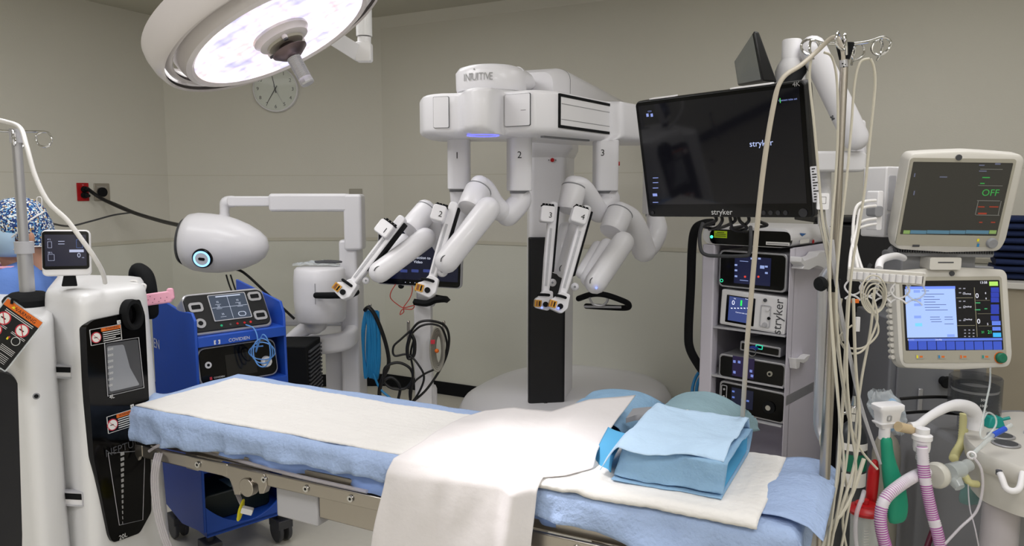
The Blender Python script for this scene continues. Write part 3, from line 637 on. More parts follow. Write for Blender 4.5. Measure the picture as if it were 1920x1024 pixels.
    for k in (.2, .42, .65, .85): x = u - hw / 2 + k * hw; mb.cyl((x, -.015, v_ + hh_ / 2), (x, -.015, v_ + hh_ / 2 + .012), .006, n=12)
    mb.build('drive_pins', ho, **W)
    mb = MB(M['ink']); mb.T = rM; mb.text(num, u + hw * .18, v_ - hh_ * .08, .034, -.0465); mb.build('number', ho, **W)
    # tip clamp
    mb = MB(M['robot']); mb.T = rM; mb.prism(roundpoly([(-.045 + tipoff[0], -.05), (.015, -.058), (.035, -.03), (.03, .03), (-.012, .035), (-.03, .0), (-.05 + tipoff[0], -.01)], .008), -.01, .035); tp = mb.build('cannula_clamp', ro, bev=.003, **W)
    mb = MB(M['brass']); mb.T = rM; mb.box(-.052 + tipoff[0], -.018, -.016, .02, -.044, -.014); mb.col(M['ebrown']); mb.box(-.046 + tipoff[0], -.036, -.018, .0, -.04, -.018); mb.col(M['mblack']); mb.box(-.03, -.024, -.018, .0, -.04, -.018); mb.cyl((.0, -.012, -.03), (.0, -.02, -.03), .012, n=12); mb.build('connector', tp, **W)
    mb = MB(M['mblack']); mb.T = rM; mb.tube([(-.035, -.01, .01), (-.01, -.02, .012), (.012, -.012, .012)], .006, 8, 4, True); mb.build('lever', tp, **W)
    return root, rM
arm(839, 880, 252, 355, 3.42, '1', (857, 292), .05, [(862, 405, 3.5, .042), (856, 452, 3.5, .046), (838, 474, 3.46, .05)],
    [(836, 468, 3.44, .052), (822, 445, 3.42, .05), (812, 410, 3.40, .048), (798, 392, 3.38, .045)], [(800, 396, 3.38, .055), (768, 432, 3.30, .052)],
    [((797, 447, 3.26, .047), (712, 510, 3.16, .047), 1.0), ((757, 453, 3.34, .036), (702, 500, 3.24, .036), 1.0)], [((686, 526, 3.17), .016)],
    ((755, 405, 3.20), (653, 538, 3.14), 17), (722, 430, 30, 28), -.1)
arm(958, 999, 252, 358, 3.30, '2', (974, 291), .15, [(975, 378, 3.38, .050), (952, 402, 3.36, .054)],
    [(938, 395, 3.34, .052), (925, 378, 3.32, .046), (912, 355, 3.30, .044), (900, 346, 3.28, .044)], [(897, 357, 3.27, .058), (880, 392, 3.20, .052)],
    [((915, 392, 3.16, .052), (838, 490, 3.08, .050), 1.0)], [((829, 508, 3.1), .026)],
    ((852, 378, 3.15), (806, 532, 3.06), 17), (823, 401, 26, 30), 0.0)
arm(1116, 1160, 262, 358, 3.50, '3', (1130, 287), .0, [(1143, 375, 3.57, .05), (1130, 388, 3.55, .05)],
    [(1122, 398, 3.52, .052), (1108, 375, 3.48, .05), (1092, 352, 3.44, .048), (1075, 346, 3.42, .045)], [(1076, 352, 3.42, .056), (1066, 396, 3.38, .052)],
    [((1082, 428, 3.44, .040), (1058, 505, 3.40, .042), 1.0), ((1060, 428, 3.46, .030), (1044, 500, 3.42, .034), 1.0)], [((1036, 530, 3.4), .018)],
    ((1039, 378, 3.34), (1023, 558, 3.28), 16), (1026, 402, 26, 30), .12, (.004, 0), button=(1162, 307))
arm(1213, 1252, 262, 402, 3.66, '4', None, .0, [(1232, 432, 3.66, .05), (1222, 455, 3.64, .052), (1210, 468, 3.62, .052)],
    [(1207, 470, 3.58, .058), (1198, 440, 3.54, .054), (1184, 410, 3.50, .050), (1162, 396, 3.47, .048)], [(1162, 400, 3.46, .062), (1146, 436, 3.40, .058)],
    [((1168, 455, 3.32, .050), (1117, 530, 3.24, .050), 1.0), ((1137, 460, 3.38, .032), (1104, 522, 3.30, .038), 1.0), ((1120, 462, 3.41, .026), (1090, 512, 3.33, .026), 1.0)], [((1078, 538, 3.25), .018)],
    ((1103, 385, 3.24), (1053, 562, 3.15), 17), (1086, 405, 30, 30), .12, (.004, 0))
# tall hidden part of the fourth arm housing seen left of the monitor
for a, b, Y in ((1118, 540, 3.18), (1016, 577, 3.24), (1047, 578, 3.12)): mb = MB(glow('6a7cff', 2.5)); mb.sph(P(a, b, Y), .005, 8, 6); mb.build('status_light', rob, **W)
# ---------------------------------------------------------------- surgical light
LX = (V((1, 0, 0)) - LAMP_N * LAMP_N.x).normalized(); LM = Matrix((LX, LAMP_N.cross(LX), LAMP_N)).transposed().to_4x4(); LM = LM @ Matrix.Scale(.9, 4); LM.translation = LAMP_C
lamp = thing('surgical_light', 'large round surgical light glowing above the operating table, top left', 'surgical light', LM)
led = mat('led_lens', 'c8c8d0', .15, spec=.8); nt = led.node_tree; b = nt.nodes['Principled BSDF']
tc = nt.nodes.new('ShaderNodeTexCoord'); vo = nt.nodes.new('ShaderNodeTexVoronoi'); vo.inputs['Scale'].default_value = 26; vo.inputs['Randomness'].default_value = .25
cr = nt.nodes.new('ShaderNodeValToRGB'); cr.color_ramp.elements[0].position = .15; cr.color_ramp.elements[0].color = (1, .97, 1, 1); cr.color_ramp.elements[1].position = .75; cr.color_ramp.elements[1].color = (.55, .48, .60, 1)
n2 = nt.nodes.new('ShaderNodeTexNoise'); n2.inputs['Scale'].default_value = 9; cr2 = nt.nodes.new('ShaderNodeValToRGB')
for pos, c in ((.38, (.50, .52, .72, 1)), (.5, (1, .95, 1, 1)), (.62, (.95, .72, .64, 1))):
    e = cr2.color_ramp.elements.new(pos); e.color = c
cr2.color_ramp.elements[0].color = (.8, .8, 1, 1); cr2.color_ramp.elements[-1].color = (1, .9, .9, 1)
mx = nt.nodes.new('ShaderNodeMix'); mx.data_type = 'RGBA'; mx.blend_type = 'MULTIPLY'; mx.inputs[0].default_value = 1
nt.links.new(tc.outputs['Object'], vo.inputs['Vector']); nt.links.new(vo.outputs[0], cr.inputs[0]); nt.links.new(tc.outputs['Object'], n2.inputs['Vector']); nt.links.new(n2.outputs[0], cr2.inputs[0])
nt.links.new(cr.outputs[0], mx.inputs[6]); nt.links.new(cr2.outputs[0], mx.inputs[7]); nt.links.new(mx.outputs[2], b.inputs['Emission Color']); b.inputs['Emission Strength'].default_value = 1.2
mb = MB(M['lamp_body']); mb.lathe([(.262, .0), (.272, .006), (.285, .0), (.292, -.02), (.30, -.05), (.298, -.065), (.26, -.08), (.12, -.10), (.001, -.105)], n=96); mb.build('housing', lamp, ang=40)
mb = MB(led); mb.lathe([(.263, .0), (.2, -.004), (.1, -.007), (.001, -.008)], n=96); mb.build('led_lens', lamp)
mb = MB(M['lamp_body']); mb.lathe([(.335, -.02), (.338, -.014), (.346, -.020), (.356, -.045), (.360, -.08), (.358, -.10), (.352, -.10), (.348, -.08), (.342, -.045), (.334, -.03)], n=110); mb.build('outer_ring', lamp, ang=50)
mb = MB(M['lamp_body']); mb.lathe([(.308, -.028), (.314, -.022), (.326, -.032), (.33, -.055), (.325, -.07), (.318, -.055), (.31, -.04)], n=110); mb.build('inner_ring', lamp, ang=50)
for k in range(6):
    a = math.radians(60 * k + 12); c, s = math.cos(a), math.sin(a); mb = MB(M['lamp_body']); mb.tube([(.28 * c, .28 * s, -.05), (.33 * c, .33 * s, -.055), (.352 * c, .352 * s, -.06)], .010, 10, 4, ell=.6); mb.build('spoke', lamp)
mb = MB(M['lamp_body']); mb.lathe([(.001, .022), (.06, .022), (.074, .016), (.078, .005), (.084, .0), (.085, -.02), (.001, -.02)], n=64); hb = mb.build('hub', lamp, ang=40)
mb = MB(M['taupe']); mb.lathe([(.001, .028), (.052, .028), (.056, .022), (.001, .020)], n=48)
for k in range(3):
    a = math.radians(120 * k + 75); mb.col(M['lamp_body']).sph((.058 * math.cos(a), .058 * math.sin(a), .026), .009, 12, 8); mb.col(M['dgrey']).cyl((.058 * math.cos(a), .058 * math.sin(a), .03), (.058 * math.cos(a), .058 * math.sin(a), .036), .007, n=12)
mb.build('hub_plate', hb)
mb = MB(mat('bronze_metal', '6d5f62', .35, .8)); mb.lathe([(.001, .07), (.018, .07), (.03, .066), (.052, .05), (.053, .047), (.03, .04), (.02, .026), (.001, .026)], n=48); mb.build('splash_cone', lamp, ang=40)
mb = MB(M['silver']); prof = [(.001, .055), (.019, .055)]
for k in range(22): z = .06 + .0035 * k; prof += [(.021, z), (.0195, z + .0018)]
prof += [(.021, .140), (.021, .152), (.019, .156), (.001, .156)]
mb.lathe(prof, n=10); mb.build('handle', lamp, ang=25)
# suspension: post from the ceiling and spring arm
pY = 2.52; top = P(683, -330, pY); top.z = CEIL - .001; bot = P(683, 80, pY); top.x, top.y = bot.x, pY
mb = MB(M['white']); mb.cyl(top, P(683, 68, pY), .026, n=28); mb.build('ceiling_post', lamp, world=True)
mb = MB(M['white']); mb.cyl(top, top - V((0, 0, .06)), .12, n=36); mb.build('ceiling_flange', lamp, world=True, bev=.01)
mb = MB(M['white2']); mb.cyl(P(683, 70, pY), P(683, 84, pY), .022, n=28); j = P(688, 98, pY); mb.T = None
mb.build('swivel', lamp, world=True)
aM = frame(P(668, 116, pY), V((1, 0, 0))); mb = MB(M['white2']); mb.T = aM; mb.rrect(0, .052, 0, .062, .008, -.022, .022); mb.build('yoke', lamp, world=True, bev=.004)
a0, a1 = P(672, 100, pY), P(560, 30, 2.12); mb = MB(M['white2']); dv = (a1 - a0).normalized(); sxv = dv.cross(V((0, 1, 0))).normalized()
mb.rings([[p + sxv * x * k + V((0, 1, 0)) * y for x, y in rr(-.026, .026, -.02, .02, .008, 3)] for p, k in ((a0, 1), (a0.lerp(a1, .55), .9), (a1, .8))]); mb.build('spring_arm', lamp, world=True)
# clock
cn = wn['wall_back_left']; cp = onplane(518, 168, C0, cn) ; X = (C1 - C0).normalized(); ckM = frame(cp + cn * .03, X)
ck = thing('wall_clock', 'round white wall clock with black numerals beneath the surgical light', 'clock', ckM); r = .177
mb = MB(M['white2']); mb.lathe([(r - .012, -.006), (r - .004, -.004), (r, .004), (r, .03), (.001, .03)], (0, 0, 0), (0, 1, 0), 64); mb.build('case', ck)
mb = MB(mat('clock_dial', 'd9ddd3', .6)); mb.lathe([(r - .011, 0), (.001, 0)], (0, 0, 0), (0, 1, 0), 64); mb.build('dial', ck)
for h in range(1, 13): mb = MB(M['ink']); a = math.radians(90 - 30 * h); mb.text(str(h), (r - .042) * math.cos(a), (r - .042) * math.sin(a), .038, -.002); mb.build('numeral', ck)
def hand(ang, l, w, m, nme, tail=.03, d=-.004):
    a = math.radians(90 - ang); c, s = math.cos(a), math.sin(a); mb = MB(m); mb.prism([(-s * w - c * tail, c * w - s * tail), (c * l - s * w * .5, s * l + c * w * .5), (c * l + s * w * .5, s * l - c * w * .5), (s * w - c * tail, -c * w - s * tail)], d, d + .001); mb.build(nme, ck)
hand(348, .10, .0045, M['ink'], 'hour_hand'); hand(211, .125, .0035, M['ink'], 'minute_hand', d=-.006); hand(152, .13, .0012, M['grey'], 'second_hand', d=-.008)
mb = MB(M['ink']); mb.cyl((0, -.003, 0), (0, -.009, 0), .006); mb.build('hub', ck)
mb = MB(mat('clock_glass', 'ffffff', .03, alpha=.10, spec=.9)); mb.lathe([(r - .011, -.010), (.001, -.012)], (0, 0, 0), (0, 1, 0), 48); mb.build('glass', ck)
# ---------------------------------------------------------------- things on the left
def P0(px, py, Y): p = P(px, py, Y); return V((p.x, p.y, 0))
def plan(px, Y): d = ray(px, 357); return V((d.x / d.y * Y, Y, 0))
# --- outlets
def plate(px0, py0, px1, py1, wall, name, label, m, build):
    n = wn[wall]; o0 = {'wall_left': CLb, 'wall_back_left': C0, 'wall_back': C1}[wall]
    d = {'wall_left': (C0 - CLb), 'wall_back_left': (C1 - C0), 'wall_back': (CR - C1)}[wall].normalized()
    a = onplane(px0, py1, o0 + n * .008, n); Mx = frame(a, d); u0, u1, w0, w1 = rc(Mx, px0, py0, px1, py1)
    t = thing(name, label, 'outlet', Mx); mb = MB(m); mb.rrect(0, u1, 0, w1, .004, 0, .0075); mb.build('cover_plate', t, bev=.002); build(t, Mx, u1, w1); return t
def b1(t, Mx, u, w):
    for k in (.28, .68):
        mb = MB(M['red']); mb.cyl((u / 2, 0, w * k), (u / 2, -.004, w * k), .017, n=20); mb.build('socket', t)
    mb = MB(M['wink']); mb.text('M1', u / 2, w * .88, .010, -.001); mb.build('marking', t)
plate(146, 343, 167, 377, 'wall_left', 'wall_outlet', 'red wall outlet plate with two black plugs on the left wall', M['red'], b1)
def b2(t, Mx, u, w):
    mb = MB(M['mblack']); mb.cyl((u / 2, 0, w * .5), (u / 2, -.012, w * .5), .034, n=28); mb.build('socket', t); mb = MB(M['wink']); mb.text('RECEPTACLE', u / 2, w * .8, .012, -.001); mb.build('marking', t)
plate(178, 344, 206, 377, 'wall_left', 'wall_outlet', 'square steel wall outlet with one round black socket beside the red outlet', M['steel'], b2)
def b3(t, Mx, u, w): mb = MB(M['chrome']); mb.cyl((u / 2, 0, w / 2), (u / 2, -.002, w / 2), .004, n=10); mb.build('screw', t)
plate(655, 354, 679, 378, 'wall_back_left', 'wall_plate', 'small blank beige wall plate above the white console arm', M['taupe'], b3)
def wl(px, py, off=.03): return onplane(px, py, CLb + wn['wall_left'] * off, wn['wall_left'])
def plug(name, label, px, py):
    a = wl(px, py, .01); n = wn['wall_left']; mb = MB(M['mblack']); mb.cyl(a, a + n * .03, .022, .02, 16); mb.cyl(a + n * .03, a + n * .07 + V((0, -.01, -.006)), .014, .009, 12); return tag(mb.build(name, origin=True), label, 'plug')
plug('power_plug', 'upper black power plug in the red outlet', 157, 355); plug('power_plug', 'lower black power plug in the red outlet', 157, 366)
def fromw(a, rest, r, label, name='power_cable', cat='cable', m='bcable'):
    mb = MB(M[m]); mb.tube([a] + pxl(rest), r, 8, 8); return tag(mb.build(name, origin=True), label, cat)
fromw(wl(163, 353, .06), [(190, 372, 5.35), (240, 395, 5.2), (300, 414, 4.9), (358, 428, 4.45), (372, 440, 4.3)], .013, 'thick black cable sagging from the upper plug to the white console head')
fromw(wl(163, 366, .06), [(178, 370, 5.5), (210, 380, 5.4), (262, 402, 5.15), (320, 419, 4.8), (362, 432, 4.4)], .009, 'thinner black cable from the lower plug running just below the thick one')
fromw(wl(255, 398, .1), [(215, 403, 5.2), (170, 415, 4.9), (130, 424, 4.6), (92, 418, 4.2)], .006, 'thin grey cable curving left from the outlets towards the person', m='dgrey')
# --- person at the far left
pY = 3.45
pers = thing('person', 'person in blue gown, mask and floral cap seen at the left edge', 'person', plan(20, pY))
def wp(px, py, Y=pY): return P(px, py, Y)
hx = wp(38, 432)
body = MB(M['skin'])
def skinmesh(name, verts, edges, m, parent, root=0, sub=2):
    me = bpy.data.meshes.new(name); Mi = root_m(parent).inverted(); me.from_pydata([tuple(Mi @ v) for v, r in verts], edges, []); me.materials.append(m)
    o = bpy.data.objects.new(name, me); COL.objects.link(o); o.parent = parent; md = o.modifiers.new('skin', 'SKIN'); md.use_smooth_shade = True
    for i, (v, r) in enumerate(verts):
        sv = me.skin_vertices[0].data[i]; sv.radius = r if isinstance(r, tuple) else (r, r); sv.use_root = (i == root)
    md = o.modifiers.new('sub', 'SUBSURF'); md.levels = md.render_levels = sub; return o
c = plan(18, pY); cz = lambda x, y, z: V((c.x + x, c.y + y, z))
fwd = V((-.93, -.37, 0)); sd = V((.37, -.93, 0))
def pb(f, s, z): return V((c.x, c.y, z * .905)) + fwd * f + sd * s
vs = [(pb(0, 0, .92), (.15, .13)), (pb(-.01, 0, 1.08), (.13, .12)), (pb(-.01, 0, 1.24), (.15, .13)), (pb(-.01, 0, 1.34), (.09, .08)), (pb(-.01, 0, 1.40), .055), (pb(.01, 0, 1.46), .075), (pb(.02, 0, 1.54), (.095, .085))]
ed = [(i, i + 1) for i in range(6)]
for sg in (1, -1):
    b0 = len(vs); vs += [(pb(-.01, sg * .17, 1.31), .06), (pb(.02, sg * .22, 1.06), .045), (pb(.20, sg * .17, 1.0), .035), (pb(.26, sg * .15, 1.0), .03)]; ed += [(3 if False else 2, b0), (b0, b0 + 1), (b0 + 1, b0 + 2), (b0 + 2, b0 + 3)]
    b1_ = len(vs); vs += [(pb(0, sg * .09, .82), .085), (pb(0, sg * .1, .46), .06), (pb(-.01, sg * .1, .08), .045), (pb(.14, sg * .11, .04), .035)]; ed += [(0, b1_), (b1_, b1_ + 1), (b1_ + 1, b1_ + 2), (b1_ + 2, b1_ + 3)]
skinmesh('body', vs, ed, M['skin'], pers)
HC = wp(42, 430); HF = V((-.97, -.25, -.05)).normalized()
mb = MB(M['skin']); mb.sph(HC, (.095, .085, .12), 28, 18); hs = HC.z
mb.sph(HC + HF * .072 + V((0, 0, -.01)), (.016, .014, .024), 12, 8); mb.sph(HC + HF * .03 + V((0, 0, -.07)), (.06, .055, .055), 16, 10); mb.sph(wp(58, 447, pY - .075), (.016, .012, .03), 12, 8)
mb.cyl(HC + V((.03, .01, -.06)), HC + V((.06, .02, -.19)), .055, .06, 20); mb.build('head', pers, world=True)
for q in (-1, 1):
    mb = MB(M['wink']); e = HC + HF * .078 + V((HF.y, -HF.x, 0)) * .03 * q + V((0, 0, .012)); mb.sph(e, .011, 12, 8); mb.col(M['ink']).sph(e + HF * .007, .006, 10, 6); mb.build('eye', pers, world=True)
capm = mat('floral_cap', '2b4a86', .9, bump=.3, bscale=40); nt = capm.node_tree; b = nt.nodes['Principled BSDF']; tc = nt.nodes.new('ShaderNodeTexCoord'); vo = nt.nodes.new('ShaderNodeTexVoronoi'); vo.inputs['Scale'].default_value = 160
cr = nt.nodes.new('ShaderNodeValToRGB'); cr.color_ramp.interpolation = 'CONSTANT'; E = cr.color_ramp.elements
E[0].position = 0; E[0].color = rgb('24407c'); E[1].position = .42; E[1].color = rgb('5f9ac9')
for p_, h in ((.58, 'e8ecec'), (.70, '17294f'), (.82, 'c9a25a'), (.88, 'd8e4ea')): e = E.new(p_); e.color = rgb(h)
sp_ = nt.nodes.new('ShaderNodeSeparateColor'); nt.links.new(tc.outputs['Object'], vo.inputs['Vector']); nt.links.new(vo.outputs['Color'], sp_.inputs[0]); nt.links.new(sp_.outputs[0], cr.inputs[0]); nt.links.new(cr.outputs[0], b.inputs['Base Color'])
mb = MB(capm); R = []
CCt = wp(42, 416)
for k in range(14):
    a = k / 13; z = -.060 + .175 * a; rr_ = .120 * math.sqrt(max(.0004, 1 - max(0, (a - .25) / .75) ** 2.3)) * (.93 + .07 * min(1, a * 5)); ring = []
    for j in range(40):
        t = 2 * math.pi * j / 40; n = nz(math.cos(t), math.sin(t), a, 2.5) * .010; tilt = .05 * math.cos(t)
        ring.append(CCt + V(((rr_ + n) * math.cos(t) * 1.06, (rr_ + n) * math.sin(t) * .9, z - tilt * (1 - a) * 1.1)))
    R.append(ring)
mb.rings(R); mb.build('cap', pers, world=True, ang=80)
mb = MB(M['mask']); R = []
for k in range(7):
    a = k / 6; z = .01 - .13 * a; bulge = .022 * math.sin(math.pi * (.15 + .8 * a)); ring = []
    for j in range(14):
        t = -1.6 + 3.2 * j / 13; dx = HF * math.cos(t) + V((-HF.y, HF.x, 0)) * math.sin(t); ring.append(HC + V((dx.x * (.093 + bulge), dx.y * (.088 + bulge), z)) + HF * .012 * math.cos(t))
    R.append(ring)
mb.rings(R, cap=False, close=False); mb.build('mask', pers, world=True, solid=.003, ang=80)
mb = MB(M['wcable']); mb.tube(pxl([(22, 445, 3.33), (40, 430, 3.32), (58, 412, 3.32), (78, 400, 3.36), (84, 396, 3.40)]), .004, 6, 5); mb.tube(pxl([(80, 400, 3.38), (70, 385, 3.38), (70, 371, 3.38), (78, 372, 3.38), (78, 392, 3.38)]), .0025, 6, 5); mb.tube(pxl([(26, 468, 3.33), (50, 463, 3.32), (80, 462, 3.36)]), .003, 6, 4); mb.build('mask_ties', pers, world=True)
# gown
mb = MB(M['gown']); R = []
for z, fx, sx_, off in ((.35, .22, .30, 0), (.7, .21, .29, 0), (1.0, .19, .27, 0), (1.18, .18, .27, 0), (1.29, .16, .26, 0), (1.355, .12, .20, -.01), (1.39, .085, .11, -.02), (1.405, .07, .08, -.03)):
    ring = []
    for j in range(48):
        t = 2 * math.pi * j / 48; n = nz(math.cos(t) * 2, math.sin(t) * 2, z * 2, 1.3) * .035 * min(1, (1.42 - z) * 4); ring.append(pb((fx + n) * math.cos(t) - .01, (sx_ + n) * math.sin(t), z + off * math.cos(t)))
    R.append(ring)
mb.rings(R); g = mb.build('gown', pers, world=True, ang=80)
for sg in (1, -1):
    mb = MB(M['gown']); mb.tube([pb(-.01, sg * .18, 1.30), pb(.0, sg * .24, 1.16), pb(.03, sg * .25, 1.03), pb(.17, sg * .2, .99), pb(.23, sg * .17, .99)], [.085, .085, .075, .065, .055], 18, 5, True); mb.build('sleeve', g)
    R_ = g.children[-1]
    for v in R_.data.vertices: v.co = root_m(pers).inverted() @ v.co
mb = MB(M['pink']); mb.tube([pb(.09 * math.cos(t), .11 * math.sin(t), 1.385) for t in [i * .7 for i in range(10)]], .008, 8, 4); mb.build('gown_collar', pers, world=True)
# --- fluid waste unit (white floor unit with black window)
Bc, Cc, Ac = plan(135, 2.40), plan(266, 2.64), plan(66, 2.52)
Dc = plan(262, 2.95) ; Ec = plan(95, 3.02)
ctr = (Bc + Cc + Ac + Dc + Ec) / 5
nep = thing('fluid_waste_unit', 'tall white surgical fluid waste unit with black window on the left', 'medical device', Matrix.Translation(ctr))
def nring(z, k, r=.05): return [V((p[0], p[1], z)) for p in roundpoly([tuple((ctr + (q - ctr) * k).xy) for q in (Ac, Bc, Cc, Dc, Ec)], r, 6)]
zT = 1.262
mb = MB(M['white']); mb.rings([nring(.04, 1.19), nring(.15, 1.20), nring(.35, 1.17), nring(.6, 1.12), nring(.9, 1.06), nring(1.15, 1.01), nring(zT - .04, .99), nring(zT - .015, .97), nring(zT, .92), nring(zT + .006, .80), nring(zT + .010, .5), nring(zT + .011, .05)])
nb = mb.build('body', nep, ang=60, **W)
for i, (a, b) in enumerate(((-.15, -.15), (.2, -.15), (-.15, .2), (.2, .2))): c = ctr + V((a, b, .03)); mb = MB(M['mblack']); mb.cyl(c - V((.015, 0, 0)), c + V((.015, 0, 0)), .032, n=18); mb.build('castor', nep, **W)
def npt(q, z):
    k = lerp([(.04, 1.19), (.15, 1.20), (.35, 1.17), (.6, 1.12), (.9, 1.06), (1.15, 1.01), (1.26, .97)], z); p = ctr + (q - ctr) * k; p.z = z; return p
fz0, fz1 = .35, 1.15
nM = face(npt(Bc, fz0), npt(Cc, fz0), npt(Bc, fz1) + (npt(Bc, fz1) - npt(Bc, fz0)) * 0 + (npt(Cc, fz1) - npt(Cc, fz0)) * 0 + V((0, 0, 0)))
# front plane spans both flared edges: use the mean edge direction
mid0, mid1 = (npt(Bc, fz0) + npt(Cc, fz0)) / 2, (npt(Bc, fz1) + npt(Cc, fz1)) / 2
nM = face(npt(Bc, fz0), npt(Cc, fz0), npt(Bc, fz0) + (mid1 - mid0))
def npoly(pts, d): return [uv(nM, a, b, d) for a, b in pts]
mb = MB(M['gblack']); mb.T = nM
mb.prism(roundpoly(npoly([(161, 612), (175, 600), (232, 588), (250, 566), (262, 560), (272, 590), (282, 800), (284, 960), (262, 1000), (212, 1018), (205, 1005), (176, 860), (166, 720)], -.012), .012, 3), -.012, .02)
win = mb.build('front_window', nep, **W)
mb = MB(M['dgrey']); mb.T = nM; mb.prism(roundpoly(npoly([(198, 645), (258, 636), (268, 725), (203, 740)], -.013), .008), -.0135, -.011)
mb.col(mat('canister_grey', '8c8f96', .15, spec=.8)).prism(roundpoly(npoly([(201, 650), (232, 646), (244, 690), (262, 722), (206, 735)], -.0145), .008), -.0145, -.013); mb.build('canister_window', win, **W)  # lighter grey patch laid over the dark grey window
mb = MB(M['lgrey']); mb.T = nM; pv = npoly([(196, 643), (260, 633), (270, 727), (202, 743), (196, 643)], -.014); mb.tube([(u, -.014, w) for u, w in pv], .0013, 6, 1)
pv = npoly([(203, 850), (272, 845), (268, 975), (224, 985), (203, 850)], -.013); mb.build('window_outline', win, **W); mb = MB(M['lgrey']); mb.T = nM; mb.tube([(u, -.0125, w) for u, w in pv], .0009, 6, 1); mb.build('window_outline', win, **W)
mb = MB(M['wink']); mb.T = nM
def nt_(s, px, py, size, rot=0, d=-.0155, m=None):
    if m: mb.col(m)
    u, w = uv(nM, px, py, d); mb.text(s, u, w, size, d, rot)
rt = 0.0
nt_('4L', 210, 744, .020); nt_('20L', 231, 1006, .022)
for i, t in enumerate(('3500', '3000', '2500', '2000', '1500', '1000', '500')): nt_(t, 207, 655 + 11.3 * i, .011)
mb.col(M['dgrey']); nt_('NEPTUNE', 236, 838, .036); mb.build('lettering', win, **W)
mb = MB(M['gink']); mb.T = nM
for i in range(14): u0, u1, w0, w1 = rc(nM, 226 + i * .3, 848 + 10 * i, 233 + i * .1 - i * .3, 854 + 10 * i, -.013); mb.box(u0, u1, -.0135, -.011, w0, w1)
mb.build('level_scale', win, **W)
def warn(x0, y0, x1, y1, name='warning_label'):
    u0, u1, w0, w1 = rc(nM, x0, y0, x1, y1, -.014); w = u1 - u0; h = w1 - w0; mb = MB(M['wink']); mb.T = nM; mb.rframe((u0, u1, w0, w1), (u0 + .001, u1 - .001, w0 + .001, w1 - .001), .002, .001, -.015, -.011)
    mb.col(M['orange']).box(u0 + w * .36, u1 - .002, -.015, -.012, w1 - h * .25, w1 - .002); mb.col(M['ink']).text('WARNING', u0 + w * .70, w1 - h * .135, h * .2, -.0155)
    c0 = (u0 + w * .18, w0 + h * .45); rd = h * .34; mb.col(M['rink']).cyl((c0[0], -.012, c0[1]), (c0[0], -.0148, c0[1]), rd, n=28); mb.col(M['paper']).cyl((c0[0], -.0148, c0[1]), (c0[0], -.0151, c0[1]), rd * .84, n=28)
    mb.col(M['rink']); q = rd * .6; mb.prism([(c0[0] - q - .001, c0[1] + q), (c0[0] - q + .001, c0[1] + q), (c0[0] + q + .001, c0[1] - q), (c0[0] + q - .001, c0[1] - q)], -.0154, -.0151)
    mb.col(M['ink']).box(c0[0] - q * .8, c0[0] + q * .3, -.0154, -.0151, c0[1] - q * .1, c0[1] + q * .15)
    mb.col(M['wink'])
    for i in range(5): z = w1 - h * (.36 + .13 * i); mb.box(u0 + w * .40, u0 + w * (.95 if i != 3 else .8), -.015, -.012, z, z + h * .045)
    return mb.build(name, win, **W)
warn(169, 613, 228, 643); warn(201, 774, 252, 806)
mb = MB(M['wink']); mb.T = nM
for a, b in ((223, 604), (248, 762)): u, w = uv(nM, a, b, -.014); mb.box(u - .006, u + .006, -.015, -.012, w - .006, w + .006); mb.col(M['gink']); mb.box(u - .003, u + .003, -.0155, -.0149, w - .003, w + .003); mb.col(M['wink']); mb.build('window_symbol', win, **W); mb = MB(M['wink']); mb.T = nM
mb = MB(M['mblack']); mb.T = nM; u, w = uv(nM, 252, 590, -.03); r = .046; R = []
for rr_, d in ((.045, .02), (.047, -.02), (.045, -.035), (.034, -.036), (.030, -.025), (.027, .0), (.001, .004)): R.append([V((u + rr_ * math.cos(t) * .78, d, w + rr_ * math.sin(t) * 1.15)) for t in [2 * math.pi * i / 36 for i in range(36)]])
mb.rings(R, cap=False); mb.build('hose_port', nep, **W)
# side recesses and knob marks on the left flank
lM = face(npt(Ac, .35), npt(Bc, .35), npt(Ac, .35) + (npt(Bc, 1.15) - npt(Bc, .35)))
for (x0, y0, x1, y1) in ((93, 688, 135, 706), (99, 925, 155, 944)):
    u0, u1, w0, w1 = rc(nM, x0, y0, x1, y1, 0); a = P(x0, y0, 2.42)
    lM2 = frame(P(x0, y1, 2.40 if y0 > 800 else 2.44), V((1, -.12, 0))); u, w = uv(lM2, x1, y0); mb = MB(M['lgrey']); mb.T = lM2; mb.rframe((-.004, u + .004, -.004, w + .004), (0, u, 0, w), .004, .002, -.006, .02)
    mb.col(M['mblack']).box(0, u, -.003, .03, w * .45, w); mb.col(M['white2']).box(0, u, -.002, .03, 0, w * .45); mb.col(M['mblack']).box(u * .05, u * .22, -.010, .02, w * .25, w * .9); mb.build('release_slot', nep, **W)
# left lower body, dark side panel, pole base
L0 = [plan(-170, 2.42), plan(30, 2.28), plan(78, 2.36), plan(110, 2.9), plan(-80, 3.0)]; lc = sum(L0, V((0, 0, 0))) / 5
def lring(z, k, r=.05): return [V((p[0], p[1], z)) for p in roundpoly([tuple((lc + (q - lc) * k).xy) for q in L0], r, 6)]
mb = MB(M['white']); mb.rings([lring(.05, 1.1), lring(.5, 1.03), lring(.9, 1.0), lring(1.17, .98), lring(1.19, .95), lring(1.195, .85), lring(1.196, .1)]); mb.build('side_body', nep, ang=60, **W)
sM = frame(P(-100, 1100, 2.30), V((1, .10, 0))); mb = MB(mat('side_panel', '17181f', .35)); mb.T = sM
mb.prism(roundpoly([uv(sM, a, b, -.02) for a, b in ((-150, 1150), (60, 1150), (56, 980), (46, 740), (32, 708), (10, 696), (-150, 690))], .02, 3), -.03, .05)
mb.build('side_panel', nep, **W)
mb = MB(M['white']); mb.T = sM; R = []
edge = [(-160, 690), (12, 684), (38, 700), (52, 735), (62, 980), (68, 1150)]
